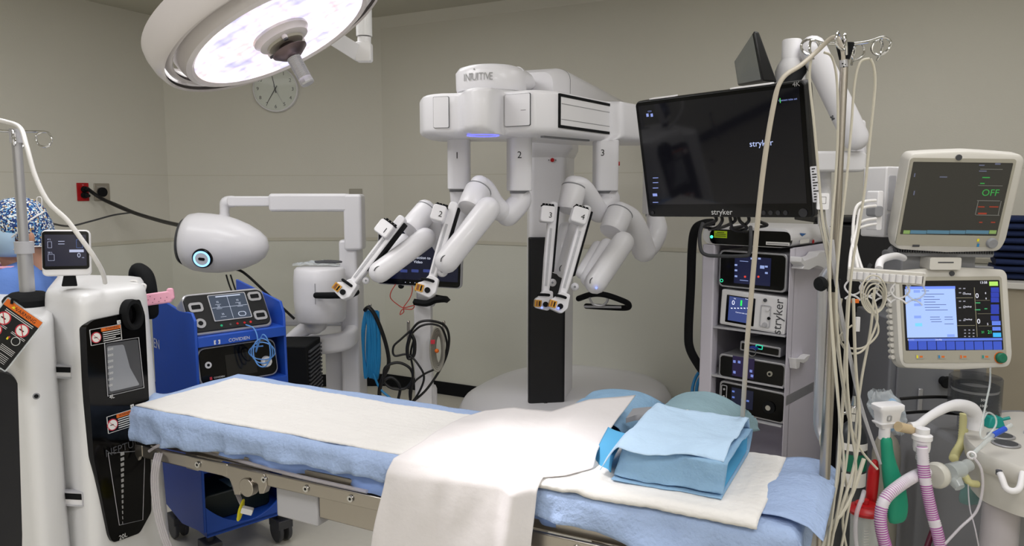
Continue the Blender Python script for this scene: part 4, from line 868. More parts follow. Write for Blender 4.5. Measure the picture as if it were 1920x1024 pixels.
pts = [sM @ V((uv(sM, a, b, -.03)[0], -.03, uv(sM, a, b, -.03)[1])) for a, b in edge]; mb.T = None; mb.tube([p + V((0, .045, 0)) for p in pts], .026, 14, 6); mb.build('handle_frame', nep, **W)
mb = MB(M['mblack']); mb.cyl(P(68, 743, 2.25), P(68, 743, 2.24), .006); mb.col(M['grey']).cyl(P(68, 743, 2.26), P(68, 743, 2.25), .010); mb.build('screw', nep, **W)
# drip pole
poleY = 2.62; pb0 = P(44, 556, poleY); pt0 = P(38, 245, poleY); px_ = (pb0.x + pt0.x) / 2
pole = thing('drip_pole', 'grey drip pole with coiled wire hooks standing on the fluid waste unit', 'drip pole', V((px_, poleY, pb0.z - .02)))
mb = MB(M['mblack']); mb.lathe([(.001, -.03), (.075, -.03), (.078, .0), (.07, .012), (.05, .025), (.03, .028), (.001, .028)], V((px_, poleY, pb0.z - .01)), n=32); mb.build('pole_base', pole, **W)
zc = P(44, 465, poleY).z
mb = MB(M['silver']); mb.cyl(V((px_, poleY, pb0.z)), V((px_, poleY, zc)), .024, n=24); mb.cyl(V((px_, poleY, zc)), V((px_, poleY, pt0.z)), .016, n=24); mb.build('pole', pole, **W)
mb = MB(M['lgrey']); z1 = P(44, 475, poleY).z; z2 = P(44, 453, poleY).z; mb.cyl((px_, poleY, z1), (px_, poleY, z2), .030, n=24); mb.build('collar', pole, **W)
mb = MB(M['lgrey']); z1 = P(40, 268, poleY).z; z2 = P(40, 242, poleY).z; mb.cyl((px_, poleY, z1), (px_, poleY, z2), .021, n=24); mb.build('head_fitting', pole, **W)
def hook(root, c, d, l, rl, m=M['chrome'], r=.0035):
    d = d.normalized(); pts = [c, c + d * l]
    for t in range(1, 9): a = t * .8; pts.append(c + d * (l + rl * math.sin(a)) - V((0, 0, rl - rl * math.cos(a))))
    mb = MB(m); mb.tube(pts, r, 8, 4); mb.build('hook', root, **W)
hc_ = V((px_, poleY, z2 - .008))
for d in (V((1, .1, 0)), V((-.9, -.5, 0)), V((.45, -.9, 0)), V((-.3, .9, 0))): hook(pole, hc_, d, .09 if abs(d.x) > .5 else .06, .026)
# display of the waste unit
dM = face(P(82, 518, 2.44), P(168, 516, 2.50), P(74, 432, 2.455)); u1 = uv(dM, 168, 475)[0]; w1 = uv(dM, 120, 431)[1]
dis = thing('display_terminal', 'small white-framed display with a black screen on top of the fluid waste unit', 'display', dM)
mb = MB(M['white2']); mb.rrect(-.004, u1 + .004, 0, w1, .014, 0, .035); mb.build('frame', dis, bev=.004)
mb = MB(M['gblack']); a = rc(dM, 79, 434, 167, 505); mb.rrect(a[0], a[1], a[2], a[3], .010, -.002, .01); sc = mb.build('screen', dis)
mb = MB(mat('screen_navy', '0a0b18', .15, emit='12142c', es=.6)); a = rc(dM, 84, 440, 162, 499, -.003); mb.box(a[0], a[1], -.003, -.001, a[2], a[3]); mb.build('lit_area', sc)
mb = MB(glow('c4cbe8', .7)); W1 = lambda px, py: uv(dM, px, py, -.004)
def dt(s, px, py, size): u, w = W1(px, py); mb.text(s, u, w, size, -.004)
dt('4 L', 92, 449, .008); dt('20 L', 94, 474, .008); dt('0', 148, 479, .022); dt('mL', 156, 483, .006)
for x0, y0, x1, y1 in ((89, 453, 97, 465), (90, 477, 102, 489)): a = rc(dM, x0, y0, x1, y1, -.004); mb.rframe(a, (a[0] + .0008, a[1] - .0008, a[2] + .0008, a[3] - .0008), .001, .001, -.004, -.003)
for y in (453, 458): a = rc(dM, 109, y - 1, 121, y, -.004); mb.box(a[0], a[1], -.004, -.003, a[2], a[3])
a = rc(dM, 130, 468, 157, 473, -.004); mb.box(a[0], a[1], -.004, -.003, a[2], a[3]); mb.build('readout', sc)
mb = MB(glow('4f6fb0', .7)); a = rc(dM, 143, 449, 155, 465, -.004); mb.rframe(a, (a[0] + .001, a[1] - .001, a[2] + .001, a[3] - .001), .001, .001, -.004, -.003); mb.build('level_icon', sc)
mb = MB(M['mblack']); mb.prism([(u1 * .42, .006), (u1 * .66, .006), (u1 * .70, -.035), (u1 * .36, -.035)], .012, .05); mb.build('stand', dis, bev=.003)
# warning card hanging at the left
wM = framez(P(30, 702, 2.18), P(77, 606, 2.20) - P(20, 562, 2.20), P(20, 565, 2.2) - P(-22, 680, 2.18)); wM.translation = P(-10, 690, 2.18)
a0, b0, c0_, d0_ = P(15, 560, 2.2), P(80, 605, 2.2), P(30, 702, 2.17), P(-38, 660, 2.17)
Xc = (b0 - a0).normalized(); Zc = (a0 - d0_); Zc = (Zc - Xc * Zc.dot(Xc)).normalized(); Wc, Hc = (b0 - a0).length, (a0 - d0_).length
wM = Matrix((Xc, Zc.cross(Xc), Zc)).transposed().to_4x4(); wM.translation = a0 - Zc * Hc
wc = thing('warning_card', 'black and orange laminated warning card hanging tilted at the left edge', 'card', wM)
mb = MB(M['film']); mb.rrect(-.004, Wc + .004, -.004, Hc + .004, .004, 0, .002); mb.build('lamination', wc)
mb = MB(M['black']); mb.rrect(0, Wc, 0, Hc, .003, -.001, .001); mb.col(M['orange']).box(0, Wc, -.0016, 0, Hc * .885, Hc); mb.col(M['ink']).text('WARNING', Wc * .56, Hc * .935, .016, -.002); mb.col(M['yellow']).prism([(Wc * .2, Hc * .915), (Wc * .3, Hc * .915), (Wc * .25, Hc * .965)], -.002, -.0016); mb.build('card', wc)
mb = MB(M['wink'])
for i in range(2): mb.box(Wc * .12, Wc * .9, -.0018, -.001, Hc * (.845 - .03 * i), Hc * (.855 - .03 * i))
for (cx_, cy_) in ((.22, .70), (.74, .70), (.22, .46)):
    mb.col(M['rink']).cyl((Wc * cx_, -.001, Hc * cy_), (Wc * cx_, -.002, Hc * cy_), .020, n=30); mb.col(M['paper']).cyl((Wc * cx_, -.002, Hc * cy_), (Wc * cx_, -.0023, Hc * cy_), .0165, n=30)
    mb.col(M['ink']).box(Wc * cx_ - .009, Wc * cx_ + .006, -.0026, -.0023, Hc * cy_ - .002, Hc * cy_ + .002); mb.col(M['rink']).prism([(Wc * cx_ - .013, Hc * cy_ + .011), (Wc * cx_ - .011, Hc * cy_ + .013), (Wc * cx_ + .013, Hc * cy_ - .011), (Wc * cx_ + .011, Hc * cy_ - .013)], -.0028, -.0026)
    mb.col(M['wink'])
    for i in range(2): mb.box(Wc * (cx_ - .18), Wc * (cx_ + .2), -.0018, -.001, Hc * (cy_ - .11 - .025 * i), Hc * (cy_ - .103 - .025 * i))
for i in range(4): mb.box(Wc * .55, Wc * .93, -.0018, -.001, Hc * (.33 - .028 * i), Hc * (.337 - .028 * i))
for i in range(5): mb.box(Wc * .1, Wc * .9, -.0018, -.001, Hc * (.19 - .03 * i), Hc * (.196 - .03 * i))
mb.rframe((Wc * .67, Wc * .67 + .026, Hc * .42, Hc * .42 + .026), (Wc * .67 + .0015, Wc * .67 + .0245, Hc * .42 + .0015, Hc * .42 + .0245), .013, .0115, -.0022, -.001)
mb.col(M['yellow']).box(Wc * .56, Wc * .60, -.0022, -.001, Hc * .44, Hc * .49); mb.col(M['rink']).box(Wc * .58, Wc * .61, -.0022, -.001, Hc * .47, Hc * .51); mb.build('print', wc)
mb = MB(M['mblack']); mb.tube([wM @ V((.02, -.006, Hc - .004)), wM @ V((.015, -.008, Hc + .01)), wM @ V((.03, .0, Hc + .012))], .004, 8, 4); mb.build('clip', wc, **W)
cable('suction_tube', 'white tube hanging from the drip pole over the display to the unit top', 'tube', [(-30, 220, 2.55), (10, 228, 2.55), (38, 240, 2.52), (50, 275, 2.44), (66, 330, 2.40), (90, 378, 2.38), (125, 412, 2.38), (150, 445, 2.38), (175, 480, 2.40), (192, 510, 2.45), (197, 530, 2.5)], .0075, M['wcable'], 10)
for i, (l, pts) in enumerate((('left loop of thin white cable on the waste unit top', [(240, 537, 2.7), (245, 528, 2.7), (256, 528, 2.7), (258, 541, 2.7)]), ('right loop of thin white cable on the waste unit top', [(262, 545, 2.7), (266, 534, 2.7), (273, 536, 2.7), (268, 552, 2.7)]))): cable('cable_loop', l, 'cable', pts, .004, M['wcable'])
# hanging clear tubes at the foot end of the table
for i, dx in enumerate((0, 4, 8, 12)):
    cable('clear_tube', ['outermost left', 'second from the left', 'third from the left', 'rightmost'][i] + ' of four clear tubes hanging from the table rail', 'tube', [(292 + dx, 850, 2.44), (287 + dx, 870, 2.42), (284 + dx, 900, 2.42), (288 + dx, 950, 2.42), (300 + dx, 1000, 2.42), (320 + dx, 1050, 2.42)], .0035, M['clearm'], 8)
# ---------------------------------------------------------------- blue energy cart
c0 = plan(358, 3.0); cX = V((.72, .694, 0)).normalized()
kM = frame(c0, cX); cart = thing('equipment_cart', 'bright blue equipment cart with side panels between the waste unit and table', 'cart', kM)
kw, kd = .385, .50
def ks(s, px, py, d=0): return uv(kM, px, py, d)
ztp = ks(0, 353, 590)[1]
mb = MB(M['blue'])
sidep = [(0.0, .17), (0, ztp - .03), (.03, ztp), (.16, ztp - .005), (.36, ztp + .02), (.50, ztp + .02), (.50, .17), (.25, .13)]
mb.add([(x, p[0], p[1]) for x in (-.012, 0) for p in sidep], [list(range(8)), list(range(15, 7, -1))] + [(i, 8 + i, 8 + (i + 1) % 8, (i + 1) % 8) for i in range(8)])
sp1 = mb.build('side_panel', cart, bev=.003)
zr = ks(0, 507, 570)[1]
mb = MB(M['blue']); sp2_ = [(0.0, .17), (0.02, zr - .05), (.05, zr), (.5, zr + .06), (.50, .17), (.25, .13)]
mb.add([(x, p[0], p[1]) for x in (kw, kw + .012) for p in sp2_], [list(range(6)), list(range(11, 5, -1))] + [(i, 6 + i, 6 + (i + 1) % 6, (i + 1) % 6) for i in range(6)]); mb.build('side_panel', cart, bev=.003)
mb = MB(M['wink'])      # word on the left flank
sM2 = frame(kM @ V((-.0125, .5, 0)), -(kM.to_3x3() @ V((0, 1, 0)))); u, w = uv(sM2, 286, 642); mb.T = sM2; mb.text('COVIDIEN', u - .05, w, .062, -.001); mb.build('lettering', sp1, **W)
zsh = [ks(0, 440, 632)[1] + .005, ks(0, 440, 722)[1], ks(0, 450, 862)[1]]
for i, z in enumerate(zsh):
    mb = MB(M['blue']); mb.box(0, kw, .0 if i != 2 else .02, kd, z - .03, z + (.012 if i == 0 else 0)); sh = mb.build('shelf', cart, bev=.002)
    if i == 0:
        mb = MB(M['wink']); u, w = ks(0, 440, 637); mb.text('COVIDIEN', u + .02, w, .020, -.001); u2 = u - .075
        for a in (-1, 1): mb.box(u2 + a * .009 - .004, u2 + a * .009 + .004, -.001, .0, w - .009, w + .009)
        mb.col(M['blue']).box(u2 - .007, u2 + .007, -.0015, -.0009, w - .004, w + .004); mb.build('lettering', sh)
mb = MB(M['blue']); mb.box(0, kw, .49, .5, .16, .95); mb.build('back_panel', cart)
mb = MB(M['blue']); z0 = .15; R = [] ; n = 16
top = [(kw * i / n, zsh[2] - .30 + .11 * (2 * i / n - 1) ** 2 + .02) for i in range(n + 1)]
mb.prism([(0, z0)] + [(kw, z0 + .0)] + top[::-1], -.0, .012); mb.box(0, kw, .0, kd, .145, .165); mb.build('front_bin', cart, bev=.002)
for u in (.03, kw - .03):
    for y in (.05, .42):
        mb = MB(M['dgrey']); mb.cyl((u - .03, y, .055), (u - .012, y, .055), .055, n=24); mb.cyl((u + .012, y, .055), (u + .03, y, .055), .055, n=24); mb.box(u - .035, u + .035, y - .05, y + .05, .07, .11); mb.cyl((u, y, .09), (u, y, .15), .015); mb.build('castor', cart, bev=.004)
# energy generator on the top shelf
u, w = ks(0, 361, 628, .03); kY = kM.to_3x3() @ V((0, 1, 0))
gM = framez(kM @ V((u, .03, zsh[0] + .028)), cX, V((0, 0, .146)) + kY * .10); gw = .345; gh = .172
gen = thing('energy_generator', 'silver surgical generator with touch screen on the top shelf of the blue cart', 'generator', gM)
mb = MB(M['silver']); mb.rrect(-.002, gw + .008, -.010, gh + .012, .03, .004, .10); gb = mb.build('case', gen, bev=.006)
mb = MB(M['black']); mb.rrect(0, gw, 0, gh, .028, -.003, .01); gp = mb.build('faceplate', gen, bev=.003)
mb = MB(mat('generator_screen', '2b3038', .2, emit='39414f', es=.8)); S0, S1 = gw * .30, gw * .76; T0, T1 = gh * .24, gh * .93; mb.rrect(S0, S1, T0, T1, .004, -.006, -.002); gs = mb.build('screen', gen)
mb = MB(M['lgrey']); mb.rframe((S0 - .003, S1 + .003, T0 - .003, T1 + .003), (S0, S1, T0, T1), .005, .004, -.0065, -.002); mb.build('screen_border', gs)
mb = MB(glow('c9d2e6', .8)); cxm, czm = (S0 + S1) / 2, (T0 + T1) / 2
mb.box(S0 + .003, S1 - .003, -.0068, -.006, czm - .0006, czm + .0006); mb.box(cxm - .0006, cxm + .0006, -.0068, -.006, T0 + .003, T1 - .008); mb.box(S0 + .03, S1 - .02, -.0068, -.006, T1 - .010, T1 - .005)
for a, b in ((.2, .72), (.75, .72), (.2, .55), (.78, .56), (.25, .22)): x = S0 + (S1 - S0) * a; z = T0 + (T1 - T0) * b; mb.text('35', x, z, .012, -.007); mb.box(x - .012, x + .012, -.0068, -.006, z - .012, z - .011)
mb.rframe((S0 + (S1 - S0) * .66, S0 + (S1 - S0) * .88, T0 + .008, T0 + .030), (S0 + (S1 - S0) * .68, S0 + (S1 - S0) * .86, T0 + .010, T0 + .028), .012, .010, -.0068, -.006); mb.build('readout', gs)
for a, b in ((.12, .66), (.88, .80), (.88, .25)):
    x, z = gw * a, gh * b; mb = MB(M['silver']); mb.rrect(x - gw * .085, x + gw * .085, z - .022, z + .022, .014, -.007, 0); mb.col(M['mblack']).rrect(x - gw * .055, x + gw * .055, z - .010, z + .010, .004, -.008, 0); mb.build('socket', gp)
mb = MB(M['silver']); mb.cyl((gw * .12, 0, gh * .22), (gw * .12, -.007, gh * .22), .022, n=28); mb.col(M['mblack']).cyl((gw * .12, -.006, gh * .22), (gw * .12, -.0085, gh * .22), .010, n=20); mb.build('socket', gp)
for x, m in ((.36, glow('18a070', .8)), (.47, M['dgrey']), (.56, M['red']), (.65, M['red']), (.73, glow('e03030', .6))): mb = MB(m); mb.cyl((gw * x, -.003, gh * .1), (gw * x, -.005, gh * .1), .005, n=16); mb.build('button', gp)
# lower generator
hM = framez(kM @ V((.02, .03, zsh[1] + .012)), cX, V((0, 0, .15)) + kY * .03); hw = .335; hh = .15
g2 = thing('vessel_sealer_unit', 'black glossy generator with round knob on the second shelf of the blue cart', 'generator', hM)
mb = MB(M['silver']); mb.rrect(-.008, hw + .008, -.008, hh + .008, .035, .004, .24); mb.build('case', g2, bev=.004)
mb = MB(M['gblack']); mb.rrect(0, hw, 0, hh, .03, -.003, .01); mb.build('faceplate', g2, bev=.002)
mb = MB(M['screen']); mb.box(hw * .32, hw * .72, -.0045, 0, hh * .12, hh * .75); mb.build('screen', g2)
mb = MB(M['white2']); mb.lathe([(.001, -.012), (.022, -.012), (.026, -.003), (.026, 0)], (hw * .86, 0, hh * .38), (0, 1, 0), 28); mb.col(M['silver']).cyl((hw * .86, -.012, hh * .38), (hw * .86, -.018, hh * .38), .010); mb.build('socket', g2)
mb = MB(M['white2']); mb.cyl((hw * .1, 0, hh * .55), (hw * .1, -.006, hh * .55), .014, n=24); mb.col(M['mblack']).cyl((hw * .1, -.005, hh * .55), (hw * .1, -.008, hh * .55), .006, n=16); mb.build('power_button', g2)
mb = MB(M['wink']); mb.text('COVIDIEN', hw * .22, hh * .17, .010, -.004); mb.col(M['rink']).box(hw * .10, hw * .13, -.004, -.002, hh * .13, hh * .21); mb.build('lettering', g2)
# other things on the cart
mb = MB(M['mblack']); mb.T = kM; u, w = ks(0, 470, 570, .2); mb.cyl((u - .05, .2, w - .03), (u - .01, .2, w - .03), .018); mb.col(M['white2']).cyl((u - .01, .2, w - .028), (u + .04, .2, w - .028), .017); mb.col(M['mblack']).box(u - .06, u + .05, .17, .23, w - .06, w - .045); mb.T = None
tag(mb.build('cylinder_knob', origin=True), 'small black and white roller behind the generator on the blue cart', 'device')
oM = frame(kM @ V((.10, .06, zsh[2] + .001)), cX); ob = thing('supply_box', 'orange and grey cardboard supply box on the blue cart under the table rail', 'box', oM)
mb = MB(M['orange']); mb.box(0, .16, 0, .25, 0, .10); mb.build('carton', ob, bev=.002); mb = MB(M['taupe']); mb.box(.0, .13, -.001, 0, .0, .10); mb.col(M['ink']).text('Covidien', .07, .07, .018, -.002); mb.build('print', ob)
oM = frame(kM @ V((.03, .1, .166)), cX); dv = thing('battery_pack', 'dark green-black device with small screen lying in the blue cart bottom bin', 'device', oM)
mb = MB(mat('dark_green_black', '16211f', .4)); mb.rrect(0, .30, 0, .12, .02, 0, .22); mb.build('body', dv, bev=.008); mb = MB(mat('dim_screen', '6f8a8c', .3)); mb.box(.13, .23, .03, .15, .120, .1215); mb.build('screen', dv)
mb = MB(M['blue']); oB = P(318, 880, 3.35); mb.T = None
def holster():
    hM_ = framez(P(296, 560, 2.86), V((.95, .3, .18)), V((-.15, .1, 1))); t = thing('holster', 'small pale pink perforated holster hooked beside the black suction port', 'holster', hM_)
    mb = MB(M['pink']); mb.rrect(-.05, .05, -.022, .024, .012, -.012, .012); mb.rrect(.035, .06, -.012, .034, .01, -.011, .011); mb.build('shell', t, bev=.005)
    mb = MB(mat('pink_hole', '8f5f70', .7))
    for i in range(9): x = -.04 + .022 * (i % 4) + .008 * (i // 4); mb.cyl((x, -.0125, -.012 + .012 * (i // 4)), (x, -.0135, -.012 + .012 * (i // 4)), .002, n=8)
    mb.build('perforation', t)
holster()
mb = MB(M['mblack']); mb.tube(pxl([(283, 585, 3.0), (281, 550, 3.0), (275, 520, 3.02), (262, 506, 3.04), (254, 512, 3.06), (256, 545, 3.06)]), [.03, .03, .03, .028, .026, .026], 14, 5, True); tag(mb.build('padded_loop', origin=True), 'black padded loop handle rising behind the waste unit', 'support')
cbp = lambda cx, cy, rx, ry, n, Y, t0=0: [(cx + rx * math.cos(t0 + 2 * math.pi * i / n), cy + ry * math.sin(t0 + 2 * math.pi * i / n), Y) for i in range(n + 1)]
pts = [(455, 608, 3.18), (475, 615, 3.16), (483, 635, 3.14), (480, 660, 3.13)] + [(492 + (14 + k * .6) * math.sin(t * .9), 660 - (32 - k) * math.cos(t * .9), 3.10 + .003 * k) for k, t in enumerate(range(0, 22))]
cable('coiled_cable', 'thin pale blue cord coiled beside the generator on the blue cart', 'cord', pts, .0028, mat('pale_blue_cord', '5b8fd0', .4), 6, sub=5)
# bundle with yellow tag hanging under the table
t = thing('tube_connector', 'yellow tag and white connector on clear tubes under the table', 'connector', P(455, 968, 2.5))
mb = MB(M['yellow']); mb.tube(pxl([(449, 968, 2.5), (452, 956, 2.5), (455, 943, 2.5)]), [.018, .022, .014], 10, 3, True, ell=.4); mb.build('tag', t, **W)
fM_ = framez(P(452, 960, 2.47), V((1, .1, -.3)), V((.3, 0, 1))); mb = MB(M['white2']); mb.T = fM_; mb.rrect(0, .038, 0, .020, .003, -.01, .01); mb.col(M['gink']).box(.028, .0385, -.006, .006, .005, .015); mb.build('plug', t, **W)
for i in range(3): mb = MB(M['clearm']); mb.tube(pxl([(430 + 3 * i, 880, 2.62), (436 + 3 * i, 910, 2.58), (446 + 3 * i, 935, 2.52), (453 + 2 * i, 950, 2.5)]), .0033, 8, 5); mb.build('tube', t, **W)
mb = MB(M['red']); o = frame(P(300, 905, 3.35), V((1, 0, 0))); mb.T = o; mb.box(0, .06, 0, .1, 0, .10); mb.T = None; tag(mb.build('sharps_box', origin=True), 'red-orange box behind the clear tubes left of the blue cart', 'box')
# ---------------------------------------------------------------- surgeon console (white, round viewer head)
Yk = 4.35
con = thing('surgeon_console', 'white surgeon console with round viewer head and blue-lit eye before the back wall', 'console', plan(640, 4.45))
mb = MB(M['robot'])
def wbox(name, x0, y0, x1, y1, Y, dep, m=M['robot'], parent=con, bev=.015, seg=3, turn=0.0, r=.02):
    fr = frame(P(x0, y1, Y), V((math.cos(turn), math.sin(turn), 0))); u = uv(fr, x1, y1)[0]; w = uv(fr, (x0 + x1) / 2, y0)[1]; mb = MB(m); mb.T = fr; mb.rrect(0, u, 0, w, r, 0, dep); return mb.build(name, parent, world=True, bev=bev, seg=seg)
wbox('arm_sleeve', 503, 363, 652, 397, Yk, .11); wbox('arm_beam', 425, 368, 510, 387, Yk + .02, .08, bev=.008)
wbox('column', 645, 364, 679, 470, Yk, .13); wbox('column_lower', 642, 450, 675, 760, Yk + .02, .2)
mb = MB(M['robot']); mb.tube(pxl([(435, 378, Yk + .06), (424, 380, Yk + .06), (421, 392, Yk + .06), (421, 412, Yk + .06)]), [.035, .034, .028, .024], 18, 5, True); mb.cyl(P(421, 400, Yk + .06), P(421, 418, Yk + .06), .03); mb.build('neck', con, **W)
# viewer head
ha, hb2 = P(345, 452, Yk - .05), P(503, 468, Yk - .05); hd = (hb2 - ha); HL_ = hd.length; hd.normalize()
mb = MB(M['robot']); cen = lambda k: ha + hd * HL_ * k
prof = [(0.0, .10, 0), (.02, .135, 0), (.06, .158, .002), (.15, .172, .004), (.30, .176, .004), (.45, .172, .0), (.60, .156, -.002), (.75, .130, -.006), (.88, .096, -.010), (.96, .062, -.014), (1.0, .016, -.016)]
R = []; upv = V((0, 0, 1)); upv = (upv - hd * upv.dot(hd)).normalized(); dv2 = hd.cross(upv)
for k, r_, o_ in prof:
    ring = []
    for i in range(40):
        t = 2 * math.pi * i / 40; c, s = math.cos(t), math.sin(t); rb = r_ * (1.0 if s > 0 else .95)
        ring.append(cen(k) + upv * (rb * s - .01 * k - o_ + .005) + dv2 * r_ * c * .9)
    R.append(ring)
mb.rings(R); hd_o = mb.build('viewer_head', con, ang=60, **W)
mb = MB(M['dgrey']); R = []
for k, r_ in ((-.012, .10), (-.012, .13), (.015, .137)): R.append([cen(k) + upv * (r_ * math.sin(2 * math.pi * i / 36)) + dv2 * r_ * .9 * math.cos(2 * math.pi * i / 36) for i in range(36)])
mb.rings(R); mb.build('face_opening', hd_o, **W)
e = P(380, 484, Yk - .2); toC = (CP - e).normalized(); ec = e
ex_ = V((1, 0, 0)); eM = frame(e, V((1, .12, 0)), V((.05, .25, 1)))
# find the head surface in that direction
def surf(px, py): 
    best = None
    d = ray(px, py)
    for i in range(400):
        p = CP + d * (3.9 + i * .002)
        q = p - ha; k = q.dot(hd) / HL_
        if 0 < k < 1:
            r_ = lerp([(a, b) for a, b, c in prof], k); v_ = q - hd * q.dot(hd); 
            if (v_.dot(upv) + .005 * 0) ** 2 + (v_.dot(dv2) / .9) ** 2 < r_ * r_: return p
    return P(px, py, Yk - .2)
s0_, s1_, s2_ = surf(380, 484), surf(396, 484), surf(380, 470); nn = (s1_ - s0_).cross(s2_ - s0_).normalized(); nn = nn if nn.dot(CP - s0_) > 0 else -nn
eM = framez(s0_ + nn * .006, (s1_ - s0_), (s2_ - s0_)); nY = eM.to_3x3() @ V((0, 1, 0))
mb = MB(M['gblack']); mb.T = eM; mb.lathe([(.001, -.010), (.052, -.010), (.056, -.004), (.056, .03), (.001, .03)], (0, 0, 0), (0, 1, 0), 40); eo_ = mb.build('side_control', hd_o, **W)
mb = MB(glow('7fb6ff', 2.0)); mb.T = eM; mb.lathe([(.046, -.0105), (.046, -.013), (.036, -.013), (.036, -.0105)], (0, 0, 0), (0, 1, 0), 40); mb.build('blue_ring', eo_, **W)
mb = MB(mat('control_pad', 'd6dbe6', .4)); mb.T = eM; mb.lathe([(.036, -.012), (.001, -.0125)], (0, 0, 0), (0, 1, 0), 40); mb.col(M['mblack']).rrect(-.018, .018, -.008, .008, .008, -.0145, -.011); mb.build('control_face', eo_, **W)
# drum, armrest and lower link
dc = P(602, 602, Yk - .10); zt_ = P(602, 500, Yk - .10).z; rd = .148
mb = MB(M['robot']); mb.lathe([(.001, dc.z), (rd * .86, dc.z), (rd * .95, dc.z + .015), (rd, dc.z + .12), (rd, zt_ - .08), (rd * .95, zt_ - .015), (rd * .86, zt_ - .002), (.001, zt_)], (dc.x, dc.y, 0), n=44); dr = mb.build('drum', con, ang=50, **W)
mb = MB(M['grey']); mb.tube([V((dc.x + .01, dc.y - rd - .0012 + (.0 if 0 else 0), z)) for z in (dc.z + .12, zt_ - .08)], .0015, 6, 1); mb.build('panel_gap', dr, **W)
mb = MB(M['mblack']); mb.tube(pxl([(593, 554, Yk - .28), (625, 554, Yk - .30), (655, 552, Yk - .26), (668, 548, Yk - .2)]), [.017, .018, .022, .018], 14, 5, True); mb.build('arm_rest', con, **W)
mb = MB(M['robot']); mb.tube(pxl([(598, 607, Yk - .02), (570, 618, Yk), (545, 636, Yk + .02), (530, 655, Yk + .05)]), [.05, .042, .036, .036], 16, 5, True); mb.build('lower_link', con, **W)
mb = MB(M['robot']); mb.sph(P(590, 608, Yk - .1), .06, 20, 12); mb.build('joint', con, **W)
mb = MB(M['robot']); R = []
path = [(505, 648, Yk + .15), (560, 648, Yk + .0), (610, 646, Yk - .1), (650, 638, Yk - .06), (664, 622, Yk + .05), (664, 600, Yk + .12)]
pts = smoothpts(pxl(path), 6)
for i, p in enumerate(pts):
    d = (pts[min(i + 1, len(pts) - 1)] - pts[max(i - 1, 0)]); d.z = 0; d.normalize(); nrm = V((-d.y, d.x, 0)); R.append([p + nrm * a + V((0, 0, b)) for a, b in rr(-.03, .05, -.055, .055, .025, 4)])
mb.rings(R); mb.build('front_rail', con, **W)
wbox('front_apron', 560, 628, 672, 664, Yk + .12, .3); wbox('tray', 520, 600, 650, 612, Yk + .4, .25, m=M['lgrey'])
wbox('pedestal', 612, 660, 672, 770, Yk + .1, .3)
mb = MB(M['steel']); mb.cyl(P(657, 660, Yk + .04), P(657, 690, Yk + .04), .008); mb.build('brake_rod', con, **W)
fr = plan(600, Yk + .15); mb = MB(M['robot']); mb.box(fr.x - .35, fr.x + .3, fr.y - .3, fr.y + .45, .03, .16); mb.build('base', con, bev=.04, **W)
for i, (a, b) in enumerate(((-.28, -.22), (.24, -.22), (-.28, .36), (.24, .36))): mb = MB(M['mblack']); mb.cyl((fr.x + a - .02, fr.y + b, .03), (fr.x + a + .02, fr.y + b, .03), .03); mb.build('castor', con, **W)
bp = thing('dark_cabinet', 'black vented box standing between the blue cart and the white console', 'cabinet', plan(548, 3.9))
fr = frame(P(520, 1000, 3.9), V((1, .0, 0))); fr.translation.z = .02; u = uv(fr, 577, 700)[0]; w = uv(fr, 548, 650)[1]; mb = MB(M['mblack']); mb.T = fr; mb.box(0, u, 0, .28, 0, w); mb.build('body', bp, bev=.006, **W)
mb = MB(M['dgrey']); mb.T = fr
for i in range(26): mb.box(u, u + .010, .02, .27, w - .03 - .022 * i, w - .04 - .022 * i)
mb.build('vent_ribs', bp, **W)
mb = MB(M['film']); R = []
def bagf(a, b):
    p = P(548 + 90 * a, 495 - 12 * b, Yk - .12 + .12 * b); p.z = zt_ + .004 + (.020 + .016 * nz(a * 3, b * 3, 1, 2.3) + .012 * nz(a, b, 4, 9)) * math.sin(math.pi * min(max(a, .02), .98)) ** .5 * math.sin(math.pi * min(max(b, .02), .98)) ** .4; return p
mb.grid(bagf, 26, 14); tag(mb.build('plastic_bag', origin=True, solid=.001, ang=180), 'clear plastic bag lying on top of the white console drum', 'bag')
mb = MB(M['dgrey']); mb.tube(pxl([(590, 491, Yk - .08), (615, 489, Yk - .06), (640, 491, Yk - .08), (612, 492, Yk - .1), (592, 492, Yk - .1)]), .006, 6, 5); mb.v = [V((v.x, v.y, max(v.z, zt_ + .004))) for v in mb.v]; tag(mb.build('folded_cable', origin=True), 'dark folded cable in the plastic bag on the console drum', 'cable')
cable('console_cable', 'black cable running down right from the viewer head to the console', 'cable', [(430, 505, Yk + .1), (455, 510, Yk + .12), (500, 550, Yk + .15), (552, 598, Yk + .2)], .008, M['bcable'])
cable('console_cable', 'left of two thin black cables hanging below the viewer head', 'cable', [(424, 515, Yk + .1), (432, 540, Yk + .1), (450, 580, Yk + .1), (462, 640, Yk + .1)], .005, M['bcable'], 6)
cable('console_cable', 'right of two thin black cables hanging below the viewer head', 'cable', [(432, 515, Yk + .08), (442, 545, Yk + .08), (455, 575, Yk + .08), (470, 640, Yk + .08)], .005, M['bcable'], 6)
